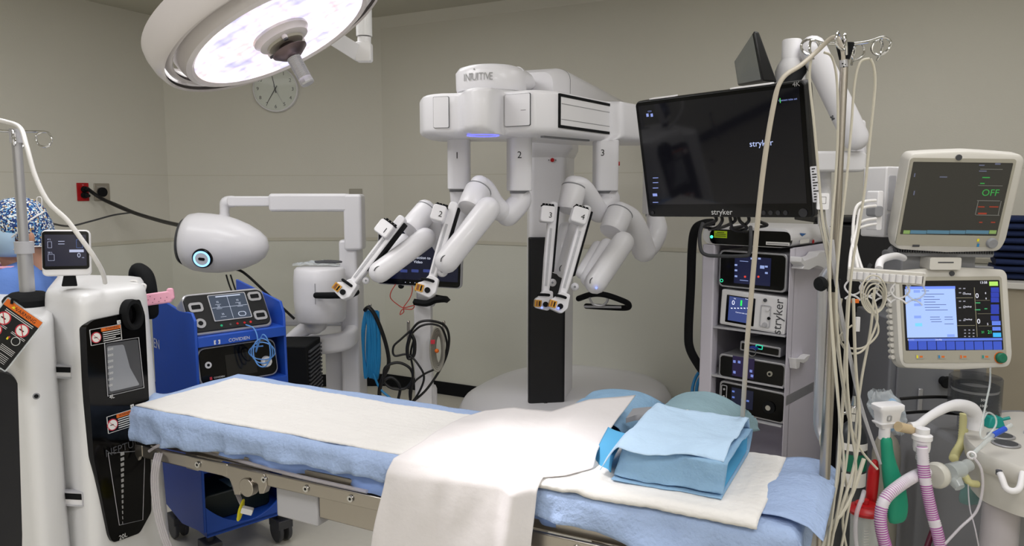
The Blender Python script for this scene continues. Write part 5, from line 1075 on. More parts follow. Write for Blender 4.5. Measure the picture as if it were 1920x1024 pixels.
# ---------------------------------------------------------------- vision cart monitor on its post
Ym = 4.05
vM = face(P(708, 531, Ym + .02), P(860, 540, Ym - .05), P(708, 426, Ym + .02)); vw = uv(vM, 862, 540)[0]; vh = uv(vM, 780, 426)[1]
vis = thing('vision_monitor', 'black monitor on a white post partly hidden behind robot arms one and two', 'monitor', vM)
mb = MB(M['lgrey']); mb.rrect(-.006, vw + .006, -.006, vh + .004, .02, .006, .045); mb.build('back_shell', vis, bev=.004)
mb = MB(M['gblack']); mb.rrect(0, vw, 0, vh, .018, 0, .02); mb.build('bezel', vis, bev=.002)
mb = MB(mat('screen_dim_blue', '05060c', .1, emit='0b0e22', es=.9)); mb.box(.012, vw - .012, -.001, 0, .03, vh - .012); vs_ = mb.build('screen', vis)
mb = MB(glow('dfe4f6', .8)); u, w = uv(vM, 780, 483, -.002); mb.text('Establishing connection to', u - .03, w, .021, -.0015); mb.text('Video', u + .012, w - .024, .021, -.0015); mb.build('message', vs_)
mb = MB(glow('3c4a8c', .6))
for a in (757, 778, 800, 825): u, w = uv(vM, a, 508, -.002); mb.rrect(u - .02, u + .02, w - .008, w + .008, .003, -.0015, -.001)
mb.build('menu', vs_)
mb = MB(glow('d8dcf0', .8))
for i in range(5): u, w = uv(vM, 760 + 9 * i, 524, -.002); mb.cyl((u, 0, .014), (u, -.001, .014), .002, n=8)
mb.build('indicator_dots', vis)
mb = MB(M['mblack']); u, w = uv(vM, 752, 537, .02); mb.sph((u, .02, -.012), (.016, .02, .014), 16, 10); mb.build('camera_knob', vis)
pvx = plan(797, Ym + .06)
def wb2(name, x0, y0, x1, y1, Y, dep, m, bev=.006, parent=vis): return wbox(name, x0, y0, x1, y1, Y, dep, m, parent, bev, 3, r=.01)
wb2('post', 781, 536, 815, 575, Ym + .03, .08, M['silver']); wb2('post_lower', 782, 566, 813, 1000, Ym + .02, .10, M['white2'])
mb = MB(M['mblack']); mb.tube(pxl([(776, 566, Ym - .01), (800, 569, Ym - .03), (815, 563, Ym - .03), (832, 561, Ym - .02), (838, 562, Ym + .05), (815, 558, Ym + .12)]), .018, 4, 4); mb.build('grip', vis, **W)
fr = plan(797, Ym + .1); mb = MB(M['white2']); mb.box(fr.x - .28, fr.x + .28, fr.y - .25, fr.y + .35, .05, .16); mb.box(fr.x - .05, fr.x + .05, fr.y - .03, fr.y + .07, .1, .5); mb.build('base', vis, bev=.03, **W)
for a, b in ((-.22, -.2), (.22, -.2), (-.22, .3), (.22, .3)): mb = MB(M['mblack']); mb.cyl((fr.x + a - .02, fr.y + b, .03), (fr.x + a + .02, fr.y + b, .03), .03); mb.build('castor', vis, **W)
for x in (766, 832, 694): 
    mb = MB(M['steel']); Yh = Ym - .02 if x > 700 else Yk - .02; mb.tube(pxl([(x, 640 if x > 700 else 590, Yh + .1), (x, 618 if x > 700 else 580, Yh + .02), (x, 604 if x > 700 else 572, Yh - .04)]), .009, 8, 4, True)
    mb.build('cable_hook', vis if x > 700 else con, **W)
cable('red_wire', 'thin red wire looped and tied below the vision monitor', 'wire', [(742, 533, Ym), (733, 548, Ym - .01), (733, 560, Ym - .01), (748, 573, Ym - .01), (758, 577, Ym - .02), (776, 573, Ym - .02), (772, 580, Ym - .02), (755, 580, Ym - .02), (750, 590, Ym - .02), (757, 585, Ym - .02), (757, 576, Ym - .02), (768, 560, Ym - .01), (773, 545, Ym), (772, 533, Ym)], .0028, M['red_wire'], 6)
rnd = random.Random(3)
for i in range(7):
    x = 684 + i * 3.4; pts = [(x + 2, 582, Yk - .07 - .01 * (i % 3)), (x - 3 + rnd.uniform(-2, 2), 620, Yk - .09), (x - 2 + rnd.uniform(-3, 3), 670, Yk - .08), (x + 2 + rnd.uniform(-2, 2), 708 + rnd.uniform(-5, 5), Yk - .08), (x + 7, 680, Yk - .10), (x + 7 + rnd.uniform(-2, 2), 630, Yk - .11), (x + 4, 584, Yk - .09)]
    cable('coiled_cable', 'blue cable strand %s of the hank hanging on the white console' % ['first', 'second', 'third', 'fourth', 'fifth', 'sixth', 'last'][i], 'cable', pts, .0085, M['cyan'], 8, 'blue cables hanging on the console', 6)
bl = [('black cable hooked over the blue cable hank, falling to the floor tangle', [(684, 582, Yk - .12), (692, 577, Yk - .14), (705, 595, Yk - .14), (722, 640, Yk - .12), (729, 680, Yk - .1), (720, 705, Yk - .1), (712, 730, Yk - .1), (712, 756, Yk - .1)], .012),
 ('black cable looping over the white post of the vision monitor', [(768, 625, Ym - .05), (785, 605, Ym - .07), (810, 602, Ym - .08), (835, 612, Ym - .06), (842, 640, Ym - .05), (832, 680, Ym - .05), (800, 730, Ym - .06), (765, 760, Ym - .06)], .007),
 ('black cable forming the lower arch in front of the white post', [(768, 630, Ym - .05), (788, 612, Ym - .08), (812, 608, Ym - .09), (830, 618, Ym - .08), (838, 650, Ym - .06), (825, 685, Ym - .06), (795, 702, Ym - .06), (775, 720, Ym - .06), (770, 750, Ym - .06)], .006),
 ('black cable hanging in a wide loop left of the white post', [(770, 620, Ym - .05), (752, 636, Ym - .05), (738, 650, Ym - .05), (740, 667, Ym - .05), (765, 665, Ym - .06), (785, 685, Ym - .07), (795, 710, Ym - .07), (780, 745, Ym - .07), (755, 770, Ym - .07)], .006),
 ('round black cable coil low between the blue cables and the post', [(720, 715, Ym), (722, 690, Ym), (745, 680, Ym), (768, 690, Ym), (774, 710, Ym), (760, 728, Ym), (735, 728, Ym), (720, 715, Ym), (735, 708, Ym), (750, 725, Ym), (745, 755, Ym)], .008),
 ('black cable crossing the tangle and dropping behind the table', [(775, 640, Ym - .04), (770, 665, Ym - .04), (775, 700, Ym - .05), (768, 735, Ym - .05), (772, 765, Ym - .05)], .006),
 ('short black cable bundle hanging on the left hook of the post', [(772, 622, Ym - .06), (764, 650, Ym - .06), (766, 672, Ym - .06), (776, 665, Ym - .06), (777, 640, Ym - .06), (770, 625, Ym - .06)], .010)]
for l, pts, r in bl: cable('black_cable', l, 'cable', pts, r, M['bcable'], 8)
for i in range(5):
    cable('coiled_cable', 'grey cable ring, %s in the coil hanging right of the white post' % ['outermost', 'second', 'middle', 'fourth', 'innermost'][i], 'cable', cbp(820 + .6 * i, 655, 13 - 1.6 * i, 41 - 3.6 * i, 14, Ym - .09 + .012 * i), .006, M['gcable'], 8, 'grey cable coil on the post', 4)
mb = MB(M['rink']); a = P(812, 641, Ym - .11); mb.box(a.x - .012, a.x + .010, a.y - .01, a.y + .005, a.z - .01, a.z + .01); tag(mb.build('cable_label', origin=True), 'small pink and white label on the grey cable coil', 'label')
mb = MB(M['orange']); a = P(819, 658, Ym - .11); mb.sph(a, .012, 10, 8); tag(mb.build('orange_marker', origin=True), 'small orange marker in the grey cable coil', 'marker')
cable('floor_cable', 'blue cable trailing from the hank down behind the table', 'cable', [(700, 700, Yk - .1), (712, 728, Yk - .1), (730, 745, Yk - .12), (748, 760, Yk - .12)], .007, M['cyan'])
# ---------------------------------------------------------------- video tower
tL, tR = plan(1320, 3.52), plan(1487, 3.24)
tM = frame(tL, tR - tL); tw = (tR - tL).length; td = .52
TW = thing('video_tower', 'white video tower with stacked black-front devices right of the robot', 'equipment tower', tM)
zt = uv(tM, 1400, 426)[1]; zc = uv(tM, 1400, 462)[1]; pu = uv(tM, 1336, 600)[0]; pr = tw - uv(tM, 1476, 600)[0]
twm = mat('tower_lilac_white', 'd6d2de', .45)
mb = MB(twm); mb.box(0, pu, .0, .06, .08, zc); mb.box(0, .012, .05, td, .08, zc); mb.build('side_wall', TW, bev=.006)
mb = MB(twm); mb.box(tw - pr, tw, .0, .06, .08, zc); mb.box(tw - .012, tw, .05, td, .08, zc); mb.build('side_wall', TW, bev=.006)
mb = MB(twm); mb.box(.01, tw - .01, td - .02, td, .08, zc); mb.build('back_wall', TW)
mb = MB(M['white2']); mb.rrect(0, tw, zc + .001, zt, .05, .0, td); mb.build('header', TW, bev=.01, seg=3)
mb = MB(M['gblack']); mb.prism(roundpoly([(pu * .6, zc + .004), (tw - pr * .6, zc + .004), (tw - pr * .6, zt - .014), (pu * .6, zt - .014)], .03), -.003, .02); hp = mb.build('header_panel', TW)
mb = MB(M['lime']); a = rc(tM, 1340, 433, 1364, 446); mb.box(a[0], a[1], -.005, -.002, a[2], a[3]); mb.col(M['ink'])
for i in range(3): z = a[3] - .006 - .008 * i; mb.box(a[0] + (.014 if i == 0 else .005), a[1] - (.014 if i == 0 else .005), -.0056, -.005, z - .003, z)
mb.build('service_label', hp)
mb = MB(M['paper']); a = rc(tM, 1437, 454, 1481, 460); mb.box(a[0], a[1], -.005, -.002, a[2], a[3]); mb.col(M['gink']).box(a[0] + .005, a[1] - .005, -.0056, -.005, a[2] + .004, a[3] - .005); mb.build('name_label', hp)
mb = MB(glow('40e8b0', 2)); u, w = uv(tM, 1335, 444); mb.cyl((u, 0, w), (u, -.005, w), .007, n=14); mb.build('power_light', hp)
for zpx in (612, 703, 772): z = uv(tM, 1336, zpx)[1]; mb = MB(M['lgrey']); mb.box(.012, tw - .012, .005, td - .02, z - .008, z); mb.build('shelf', TW)
mb = MB(twm); mb.box(0, tw, 0, td, .08, .14); mb.build('base', TW, bev=.01)
for u in (.06, tw - .06):
    for y in (.06, td - .06): mb = MB(M['mblack']); mb.cyl((u - .02, y, .045), (u + .02, y, .045), .045, n=20); mb.build('castor', TW)
mb = MB(M['mblack']); mb.tube(pxl([(1335, 418, 3.6), (1318, 420, 3.56), (1304, 430, 3.54), (1298, 460, 3.54), (1295, 540, 3.54), (1291, 620, 3.54), (1294, 655, 3.54), (1312, 688, 3.56), (1322, 700, 3.58)]), .021, 12, 6); mb.build('push_bar', TW, **W)
mb = MB(M['dgrey']); mb.tube(pxl([(1318, 418, 3.48), (1312, 440, 3.46), (1314, 468, 3.44), (1324, 478, 3.42), (1345, 480, 3.40), (1395, 480, 3.34), (1405, 474, 3.33), (1408, 445, 3.33), (1407, 425, 3.36)]), .0085, 10, 6); mb.build('cable_bracket', TW, **W)
sidem = frame(tM @ V((tw, 0, 0)), tM.to_3x3() @ V((0, 1, 0)))
mb = MB(M['red']); mb.T = sidem; u, w = uv(sidem, 1524, 453); mb.cyl((u, 0, w), (u, -.004, w), .009, n=16); mb.build('stop_button', TW, **W)
mb = MB(M['paper']); mb.T = sidem; a = rc(sidem, 1500, 449, 1516, 456); mb.box(a[0], a[1], -.002, 0, a[2], a[3]); mb.col(mat('blue_mark', '3a6aa8', .6)).prism([uv(sidem, 1499, 437), uv(sidem, 1511, 438), uv(sidem, 1504, 443)], -.002, 0); mb.build('side_label', TW, **W)
mb = MB(M['white2']); mb.T = sidem; g = [uv(sidem, a, b, -.05) for a, b in ((1501, 481), (1506, 489), (1530, 480), (1535, 473), (1556, 470), (1562, 478), (1560, 490), (1552, 500), (1545, 505), (1538, 500), (1530, 498), (1515, 506), (1502, 504), (1506, 499), (1500, 492))]
mb.prism(roundpoly(g, .006), -.055, -.005); mb.build('scope_holder', TW, bev=.003, **W)
mb = MB(M['white2']); mb.T = sidem; g = [uv(sidem, a, b, -.03) for a, b in ((1490, 672), (1506, 673), (1512, 667), (1518, 665), (1512, 676), (1504, 681), (1498, 679), (1497, 690), (1492, 692))]
mb.prism(g, -.035, -.002); mb.build('side_hook', TW, bev=.002, **W)
def device(name, label, TL, TR, BR, BL, d, fm, case, r, dep=.34, cat='device'):
    dM = face(onplane(*BL, tM @ V((0, d, 0)), tM.to_3x3() @ V((0, 1, 0))), onplane(*BR, tM @ V((0, d, 0)), tM.to_3x3() @ V((0, 1, 0))), onplane(*TL, tM @ V((0, d, 0)), tM.to_3x3() @ V((0, 1, 0))))
    w = uv(dM, (TR[0] + BR[0]) / 2, (TR[1] + BR[1]) / 2)[0]; h = (uv(dM, *TL)[1] + uv(dM, *TR)[1]) / 2
    t = thing(name, label, cat, dM); mb = MB(case); mb.rrect(0, w, 0, h, r, 0, dep); mb.build('case', t, bev=.003); mb = MB(fm); mb.rrect(.0085, w - .0085, .0085, h - .0085, r * .8, -.003, .01); f = mb.build('front_panel', t)
    return t, dM, w, h, f
t, dM, w, h, f = device('camera_control_unit', 'topmost black-front camera unit with touch screen in the white tower', (1348, 468), (1475, 476), (1476, 550), (1347, 537), .02, M['gblack'], M['silver'], .022)
mb = MB(mat('touch_navy', '0b0d1e', .12, emit='121738', es=.7)); a = rc(dM, 1377, 482, 1445, 534, -.004); mb.box(a[0], a[1], -.0045, -.003, a[2], a[3]); s1 = mb.build('screen', f)
mb = MB(glow('9fb2e8', .7)); 
for (x, y) in ((1380, 497), (1380, 507), (1380, 518), (1437, 500), (1437, 512), (1410, 485), (1424, 485)): u, z = uv(dM, x, y, -.005); mb.box(u - .006, u + .006, -.006, -.0046, z - .004, z + .004)
u, z = uv(dM, 1430, 501, -.005); mb.box(u - .012, u + .008, -.006, -.0046, z - .007, z + .007)
for y in (490, 526): u, z = uv(dM, 1395, y, -.005); mb.box(u - .02, u + .02, -.006, -.0046, z - .0012, z + .0012)
mb.build('icons', s1)
mb = MB(glow('ff5040', .6)); 
for x in (1397, 1422): u, z = uv(dM, x, 519, -.005); mb.cyl((u, -.0045, z), (u, -.006, z), .005, n=12)
mb.build('record_icons', s1)
mb = MB(glow('30d8a0', 1.2)); u, z = uv(dM, 1353, 526, -.004); mb.lathe([(.008, -.004), (.008, -.005), (.0055, -.005), (.0055, -.004)], (u, 0, z), (0, 1, 0), 20); mb.build('power_ring', f)
t, dM, w, h, f = device('insufflator', 'white insufflator with blue screen and vertical maker name in the tower', (1349, 544), (1474, 556), (1474, 629), (1349, 607), .015, M['white2'], M['white2'], .008)
mb = MB(M['gblack']); a = rc(dM, 1361, 556, 1415, 608, -.004); mb.rrect(a[0], a[1], a[2], a[3], .003, -.005, -.002); mb.build('screen_bezel', f)
mb = MB(mat('insufflator_screen', '20263f', .2, emit='38457a', es=.8)); a = rc(dM, 1366, 558, 1409, 604, -.005); mb.box(a[0], a[1], -.006, -.004, a[2], a[3]); s1 = mb.build('screen', f)
mb = MB(glow('e8ecff', 1.0)); 
for s_, x, y, sz in (('0', 1375, 568, .030), ('0', 1405, 571, .026), ('Connect tube set', 1390, 587, .008), ('Gas', 1378, 560, .007), ('Flow', 1400, 561, .007)): u, z = uv(dM, x, y, -.006); mb.text(s_, u, z, sz, -.0065)
for i in range(6): u, z = uv(dM, 1372 + 6 * i, 578, -.006); mb.box(u - .004, u + .004, -.0068, -.006, z - .002, z + .002)
mb.build('readout', s1)
mb = MB(glow('30e060', 1.0)); u, z = uv(dM, 1390, 568, -.006); mb.box(u - .004, u + .004, -.0068, -.006, z - .014, z + .012); mb.build('gas_gauge', s1)
mb = MB(M['dgrey']); u, z = uv(dM, 1459, 594, -.004); mb.text('stryker', u, z, .058, -.0045, math.pi / 2, .95); mb.build('lettering', f)
mb = MB(M['lgrey']); a = rc(dM, 1425, 572, 1445, 614, -.004); mb.rframe(a, (a[0] + .004, a[1] - .004, a[2] + .004, a[3] - .004), .008, .006, -.007, -.002); mb.build('port_recess', f)
for x, y, r_, m in ((1435, 563, .008, 'dgrey'), (1440, 580, .008, 'white2'), (1442, 597, .007, 'mblack'), (1434, 609, .011, 'lgrey')): mb = MB(M[m]); u, z = uv(dM, x, y, -.004); mb.cyl((u, -.003, z), (u, -.010, z), r_, n=18); mb.build('port', f)
t, dM, w, h, f = device('usb_recorder', 'small flat black-front recorder with green-lit port in the tower', (1387, 639), (1464, 652), (1463, 671), (1387, 657), .04, M['gblack'], M['silver'], .006, .3)
mb = MB(glow('30c8a0', 1.0)); a = rc(dM, 1417, 647, 1430, 655, -.004); mb.rframe(a, (a[0] + .003, a[1] - .003, a[2] + .003, a[3] - .003), .003, .002, -.006, -.002); mb.build('port_light', f)
mb = MB(mat('usb_blue', '2238a0', .5)); mb.T = dM; u, z = uv(dM, 1415, 652, -.01); mb.box(u - .015, u + .015, -.03, .0, z - .006, z + .006); tag(mb.build('usb_stick', origin=True), 'blue stick plugged into the small recorder', 'usb stick')
mb = MB(M['chrome']); u, z = uv(dM, 1411, 660, -.03); mb.tube([dM @ V((u + .018 * math.cos(k), -.035, z + .018 * math.sin(k))) for k in [i * .63 for i in range(11)]], .0016, 6, 3); tag(mb.build('key_ring', origin=True), 'thin wire ring hanging on the blue stick', 'ring')
t, dM, w, h, f = device('light_source', 'black-front light source below the small recorder in the tower', (1348, 661), (1473, 684), (1473, 730), (1347, 706), .015, M['gblack'], M['silver'], .018)
mb = MB(mat('touch_purple', '0e0a1c', .12, emit='1a1034', es=.8)); a = rc(dM, 1373, 670, 1414, 708, -.004); mb.box(a[0], a[1], -.0045, -.003, a[2], a[3]); s1 = mb.build('screen', f)
mb = MB(glow('7f90d8', .7))
for x, y in ((1377, 678), (1386, 679), (1377, 698), (1408, 696), (1410, 705)): u, z = uv(dM, x, y, -.005); mb.box(u - .006, u + .006, -.006, -.0046, z - .006, z + .006)
mb.build('icons', s1)
mb = MB(M['taupe']); u, z = uv(dM, 1444, 701, -.004); mb.cyl((u, 0, z), (u, -.012, z), .012, n=20); mb.col(M['mblack']).cyl((u, -.011, z), (u, -.014, z), .006); mb.build('light_port', f)
t, dM, w, h, f = device('pump_unit', 'lowest black-front unit with round silver port in the tower', (1347, 713), (1473, 737), (1472, 797), (1347, 768), .015, M['gblack'], M['silver'], .018)
mb = MB(M['lgrey']); a = rc(dM, 1352, 722, 1363, 751, -.004); mb.rframe(a, (a[0] + .003, a[1] - .003, a[2] + .003, a[3] - .003), .006, .004, -.006, -.002); mb.cyl(((a[0] + a[1]) / 2, -.003, a[2] + .02), ((a[0] + a[1]) / 2, -.006, a[2] + .02), .005); mb.cyl(((a[0] + a[1]) / 2, -.003, a[3] - .02), ((a[0] + a[1]) / 2, -.006, a[3] - .02), .005); mb.build('usb_bay', f)
mb = MB(mat('touch_dark', '0a0c16', .12, emit='11152a', es=.8)); a = rc(dM, 1371, 730, 1412, 765, -.004); mb.box(a[0], a[1], -.0045, -.003, a[2], a[3]); s1 = mb.build('screen', f)
mb = MB(glow('6f8be0', .6))
for x, y in ((1375, 734), (1375, 745), (1375, 756), (1392, 750), (1402, 752)): u, z = uv(dM, x, y, -.005); mb.box(u - .006, u + .006, -.006, -.0046, z - .004, z + .004)
mb.build('icons', s1)
mb = MB(M['mblack']); u, z = uv(dM, 1442, 764, -.004); mb.cyl((u, 0, z), (u, -.012, z), .028, n=28); mb.col(M['chrome']).cyl((u, -.012, z), (u, -.018, z), .012); mb.build('main_port', f)
# arms carrying the monitors on top of the tower
Ya = 3.2
arm_t = thing('monitor_mount', 'white jointed monitor arm rising behind the large black monitor', 'monitor arm', P(1560, 320, Ya))
fr = frame(P(1518, 322, Ya), V((1, 0, 0))); u = uv(fr, 1626, 300)[0]; w = uv(fr, 1570, 283)[1]; mb = MB(M['white2']); mb.T = fr; mb.rrect(-.1, u, 0, w, .02, 0, .10); mb.build('mount_box', arm_t, bev=.01, **W)
mb = MB(M['robot']); mb.rings([[P(a, b, Ya + dd) for a, b in ((1592, 290), (1592, 225), (1623, 225), (1625, 290))] for dd in (.08, .14)]); mb.build('mount_bracket', arm_t, bev=.01, **W)
mb = MB(M['robot']); mb.tube([P(1524, 92, Ya - .02), P(1604, 258, Ya - .02)], .055, 28, 8, True, ell=.75, up=(0, 1, 0)); mb.build('spring_arm', arm_t, ang=60, **W)
mb = MB(M['dgrey']); e = P(1557, 222, Ya - .09); mb.tube([e + V((-.008, -.02, .004)), e + V((.008, -.02, -.004))], .004, 6, 1); mb.tube([e + V((0, -.02, .010)), e + V((0, -.02, -.010))], .003, 6, 1); mb.build('screw', arm_t, **W)
mb = MB(M['white2']); c1 = P(1482, 150, Ya + .05); mb.lathe([(.001, 0), (.062, 0), (.064, .07), (.055, .095), (.043, .115), (.040, .12), (.040, .195), (.036, .20), (.001, .20)], V((c1.x, c1.y, P(1482, 165, Ya + .05).z)), n=36); mb.build('arm_hub', arm_t, ang=50, **W)
mb = MB(M['white2']); mb.tube(pxl([(1482, 120, Ya + .05), (1502, 110, Ya + .04), (1526, 96, Ya)]), .035, 16, 4, True); mb.build('knuckle', arm_t, **W)
mb = MB(M['white2']); mb.tube([P(1546, 300, Ya + .12), P(1546, 424, Ya + .12)], .028, 16, 1); mb.build('riser', arm_t, **W)
# small rear screen
q = [P(1383, 161, 3.42), P(1431, 152, 3.05), P(1413, 57, 3.05), P(1376, 114, 3.42)]
sn = thing('rear_display', 'small black display seen edge-on behind the top of the large black monitor', 'display', q[0])
off = V((.10, .05, -.0)); mb = MB(M['black']); mb.hexa([a for a in q], [a + off * k for a, k in zip(q, (.55, .7, .25, .35))]); mb.build('shell', sn, bev=.008, seg=3, **W)
cn_ = (q[1] - q[0]).cross(q[3] - q[0]).normalized(); cn_ = cn_ if cn_.dot(CP - q[0]) > 0 else -cn_; cen_ = (q[0] + q[1] + q[2] + q[3]) / 4
mb = MB(mat('rear_screen_glass', '6e7472', .12, spec=.8)); ins = [cen_ + (a - cen_) * .9 + cn_ * .002 for a in q]; mb.hexa(ins, [a - cn_ * .001 for a in ins]); mb.build('screen', sn, **W)
# ---------------------------------------------------------------- big monitor
bl, br_, tl = P(1216, 407, 3.0), P(1528, 409, 2.52), P(1196, 190, 2.93)
bM = face(bl, br_, tl); bw = (br_ - bl).length; bh = uv(bM, 1197, 190)[1]
big = thing('surgical_monitor', 'large black surgical monitor tilted down in front of the video tower', 'monitor', bM)
mb = MB(M['black']); mb.rrect(0, bw, 0, bh, .018, .0, .05); mb.build('housing', big, bev=.008, seg=3)
mb = MB(M['gblack']); mb.rrect(.005, bw - .008, .004, bh - .005, .014, -.004, .001); fg = mb.build('front_glass', big)
mb = MB(mat('monitor_panel', '0b0b0e', .05, emit='0c0c11', es=.55, spec=.45)); mb.box(.018, bw - .022, -.0052, -.004, .052, bh - .018); ps = mb.build('screen', fg)
mb = MB(M['mblack']); mb.box(.1, bw - .12, .05, .09, .04, bh - .08); mb.build('back_cover', big, bev=.02)
mb = MB(M['white2']); mb.box(bw * .1, bw * .26, .0, .03, bh, bh + .005); mb.build('top_strip', big, bev=.001); mb = MB(M['white2']); mb.box(bw * .60, bw * .82, .0, .03, bh, bh + .005); mb.build('top_strip', big, bev=.001)
mb = MB(M['wink']); u, w = uv(bM, 1353, 398, -.005); mb.text('stryker', u, w, .030, -.005); mb.build('lettering', fg)
mb = MB(M['gink']); u, w = uv(bM, 1493, 158, -.005); mb.text('4K', u, w, .022, -.006); mb.build('resolution_mark', fg)
mb = MB(glow('b8c6f4', .9)); u, w = uv(bM, 1427, 269, -.006); mb.text('stryker', u, w, .030, -.006)
mb.build('logo_on_screen', ps)
mb = MB(glow('8f9fe0', .8)); u, w = uv(bM, 1477, 187, -.006); mb.text('Connect tube set', u, w, .009, -.006); u, w = uv(bM, 1218, 209, -.006); mb.text('CCU', u, w, .008, -.006)
for x in (1214, 1222): a = rc(bM, x - 2, 213, x + 2, 219, -.006); mb.box(a[0], a[1], -.0065, -.005, a[2], a[3])
for y in (333, 342, 352, 363, 379): a = rc(bM, 1224, y, 1234 if y != 363 else 1232, y + (1.2 if y != 363 else 5), -.006); mb.box(a[0], a[1], -.0065, -.005, a[2], a[3])
mb.build('status_text', ps)
mb = MB(glow('50c060', .8)); a = rc(bM, 1462, 184, 1463.5, 193, -.006); mb.box(a[0], a[1], -.0065, -.005, a[2], a[3]); mb.build('status_bar', ps)
for i, (x, r_) in enumerate(((1432, .008), (1445, .008), (1459, .008), (1473, .008), (1506, .015), (1224, .007))):
    mb = MB(mat('button_grey_%d' % i, '2a2a2d', .35)); u, w = uv(bM, x, 399, -.005); mb.cyl((u, -.003, w), (u, -.0075, w), r_, n=24); mb.build('control_button', fg)
mb = MB(M['mblack']); mb.T = None; c = bM @ V((bw * .5, .08, bh * .5)); mb.tube([c, c + V((.12, .15, .05)), P(1500, 130, Ya + .02)], .03, 12, 4); mb.build('rear_mount', big, **W)
rnd = random.Random(5)
for i, (x0, x1, y1, x2) in enumerate(((1340, 1320, 424, 1335), (1352, 1345, 426, 1330), (1368, 1375, 430, 1400), (1385, 1400, 428, 1378), (1402, 1392, 424, 1370), (1420, 1438, 422, 1418), (1376, 1360, 424, 1345))):
    cable('monitor_cable', 'black cable %s from the left in the bunch under the large monitor' % ['first', 'second', 'fourth', 'sixth', 'seventh', 'rightmost', 'fifth'][i], 'cable', [(x0, 402, 2.98), (x0 + 2, 414, 3.0), (x1, y1, 3.1), (x2, y1 + 4, 3.22)], .007, M['bcable'], 8, 'cables under the large monitor')
# label and connector block hanging at the right edge
cb = thing('connector_block', 'grey label card and cable plug block hanging at the right edge of the large monitor', 'connector', P(1535, 390, 2.3))
fr = framez(P(1524, 380, 2.35), V((1, -.3, 0)), P(1520, 308, 2.38) - P(1526, 380, 2.35)); mb = MB(M['lgrey']); mb.T = fr; mb.rrect(0, .026, 0, .115, .003, -.004, .0); mb.col(M['ink'])
rnd = random.Random(9)
for i in range(12): z = .006 + .009 * i; mb.box(.004, .010 + rnd.random() * .012, -.0045, -.004, z, z + .004)
mb.build('label_card', cb, **W)
fr = frame(P(1531, 393, 2.32), V((1, -.3, 0))); mb = MB(M['white2']); mb.T = fr; mb.rrect(0, .034, 0, .050, .004, -.01, .012); mb.col(M['gink']).rframe((.006, .026, .018, .04), (.008, .024, .02, .038), .002, .002, -.0106, -.0095); mb.build('plug_block', cb, bev=.002, **W)
for i in range(4): mb = MB(M['gcable']); mb.tube(pxl([(1535 + 3.5 * i, 392, 2.32), (1537 + 4 * i, 420, 2.3), (1548 + 4 * i, 470, 2.2), (1562 + 3 * i, 540, 2.1), (1580 + 3 * i, 640, 2.05)]), .0025, 6, 5); mb.build('lead', cb, **W)
# ---------------------------------------------------------------- infusion pole
pt_, pbm = P(1581, 82, 1.87), P(1549, 1000, 1.87); ivx = (P(1575, 300, 1.87).x + P(1550, 800, 1.87).x) / 2
def ivp(y): return V((ivx, 1.87, P(1565, y, 1.87).z))
iv = thing('infusion_pole', 'tall steel infusion pole with loop hooks at the right end of the table', 'infusion pole', V((ivx, 1.87, 0)))
mb = MB(M['steel']); mb.cyl(V((ivx, 1.87, .1)), ivp(545), .0135, n=24); mb.build('lower_tube', iv, **W)
mb = MB(M['steel']); mb.cyl(ivp(560), ivp(90), .0095, n=24); mb.build('upper_tube', iv, **W)
mb = MB(M['mblack']); mb.lathe([(.001, -.02), (.015, -.02), (.017, -.01), (.016, .012), (.001, .012)], ivp(532), n=24); z = ivp(532); mb.cyl(z, z + V((-.04, -.02, .002)), .008); mb.lathe([(.001, 0), (.017, 0), (.019, .006), (.016, .014), (.001, .016)], z + V((-.036, -.018, .002)), (-.9, -.4, 0), 20); mb.build('clamp_knob', iv, **W)
mb = MB(M['mblack']); mb.lathe([(.001, -.03), (.012, -.03), (.02, .0), (.021, .008), (.001, .01)], ivp(88), n=24); mb.build('top_cap', iv, **W)
ct = ivp(84)
for dx, dy, s in ((-1, .1, 1), (1, -.2, -1), (-.55, -.8, 1), (.75, .65, 1)):
    d = V((dx, dy, .10)).normalized(); L = .085; c = ct + d * L; sd_ = V((-d.y, d.x, 0)) * .012
    pts = [ct, ct + d * L * .6, c + V((0, 0, .006)), c + d * .018 + V((0, 0, -.006)), c + d * .014 + V((0, 0, -.024)), c - d * .004 + V((0, 0, -.034)) + sd_, c - d * .02 + V((0, 0, -.02)) + sd_, c - d * .016 + sd_ + V((0, 0, -.002)), c + sd_ * 1.2 + V((0, 0, -.0)), c + d * .004 + sd_ * 1.6 + V((0, 0, -.022)), c - d * .006 + sd_ * 1.6 + V((0, 0, -.045))]
    mb = MB(M['chrome']); mb.tube(pts, .0032, 8, 5); mb.build('hook', iv, **W)
mb = MB(M['steel'])
for k in range(5):
    a = 2 * math.pi * k / 5; mb = MB(M['steel']); mb.tube([V((ivx, 1.87, .11)), V((ivx + .14 * math.cos(a), 1.87 + .14 * math.sin(a), .09)), V((ivx + .26 * math.cos(a), 1.87 + .26 * math.sin(a), .07))], .013, 8, 3); mb.build('leg', iv, **W)
    mb = MB(M['mblack']); c = V((ivx + .26 * math.cos(a), 1.87 + .26 * math.sin(a), .03)); mb.cyl(c - V((.012, 0, 0)), c + V((.012, 0, 0)), .03, n=18); mb.cyl(c, c + V((0, 0, .05)), .007); mb.build('castor', iv, **W)
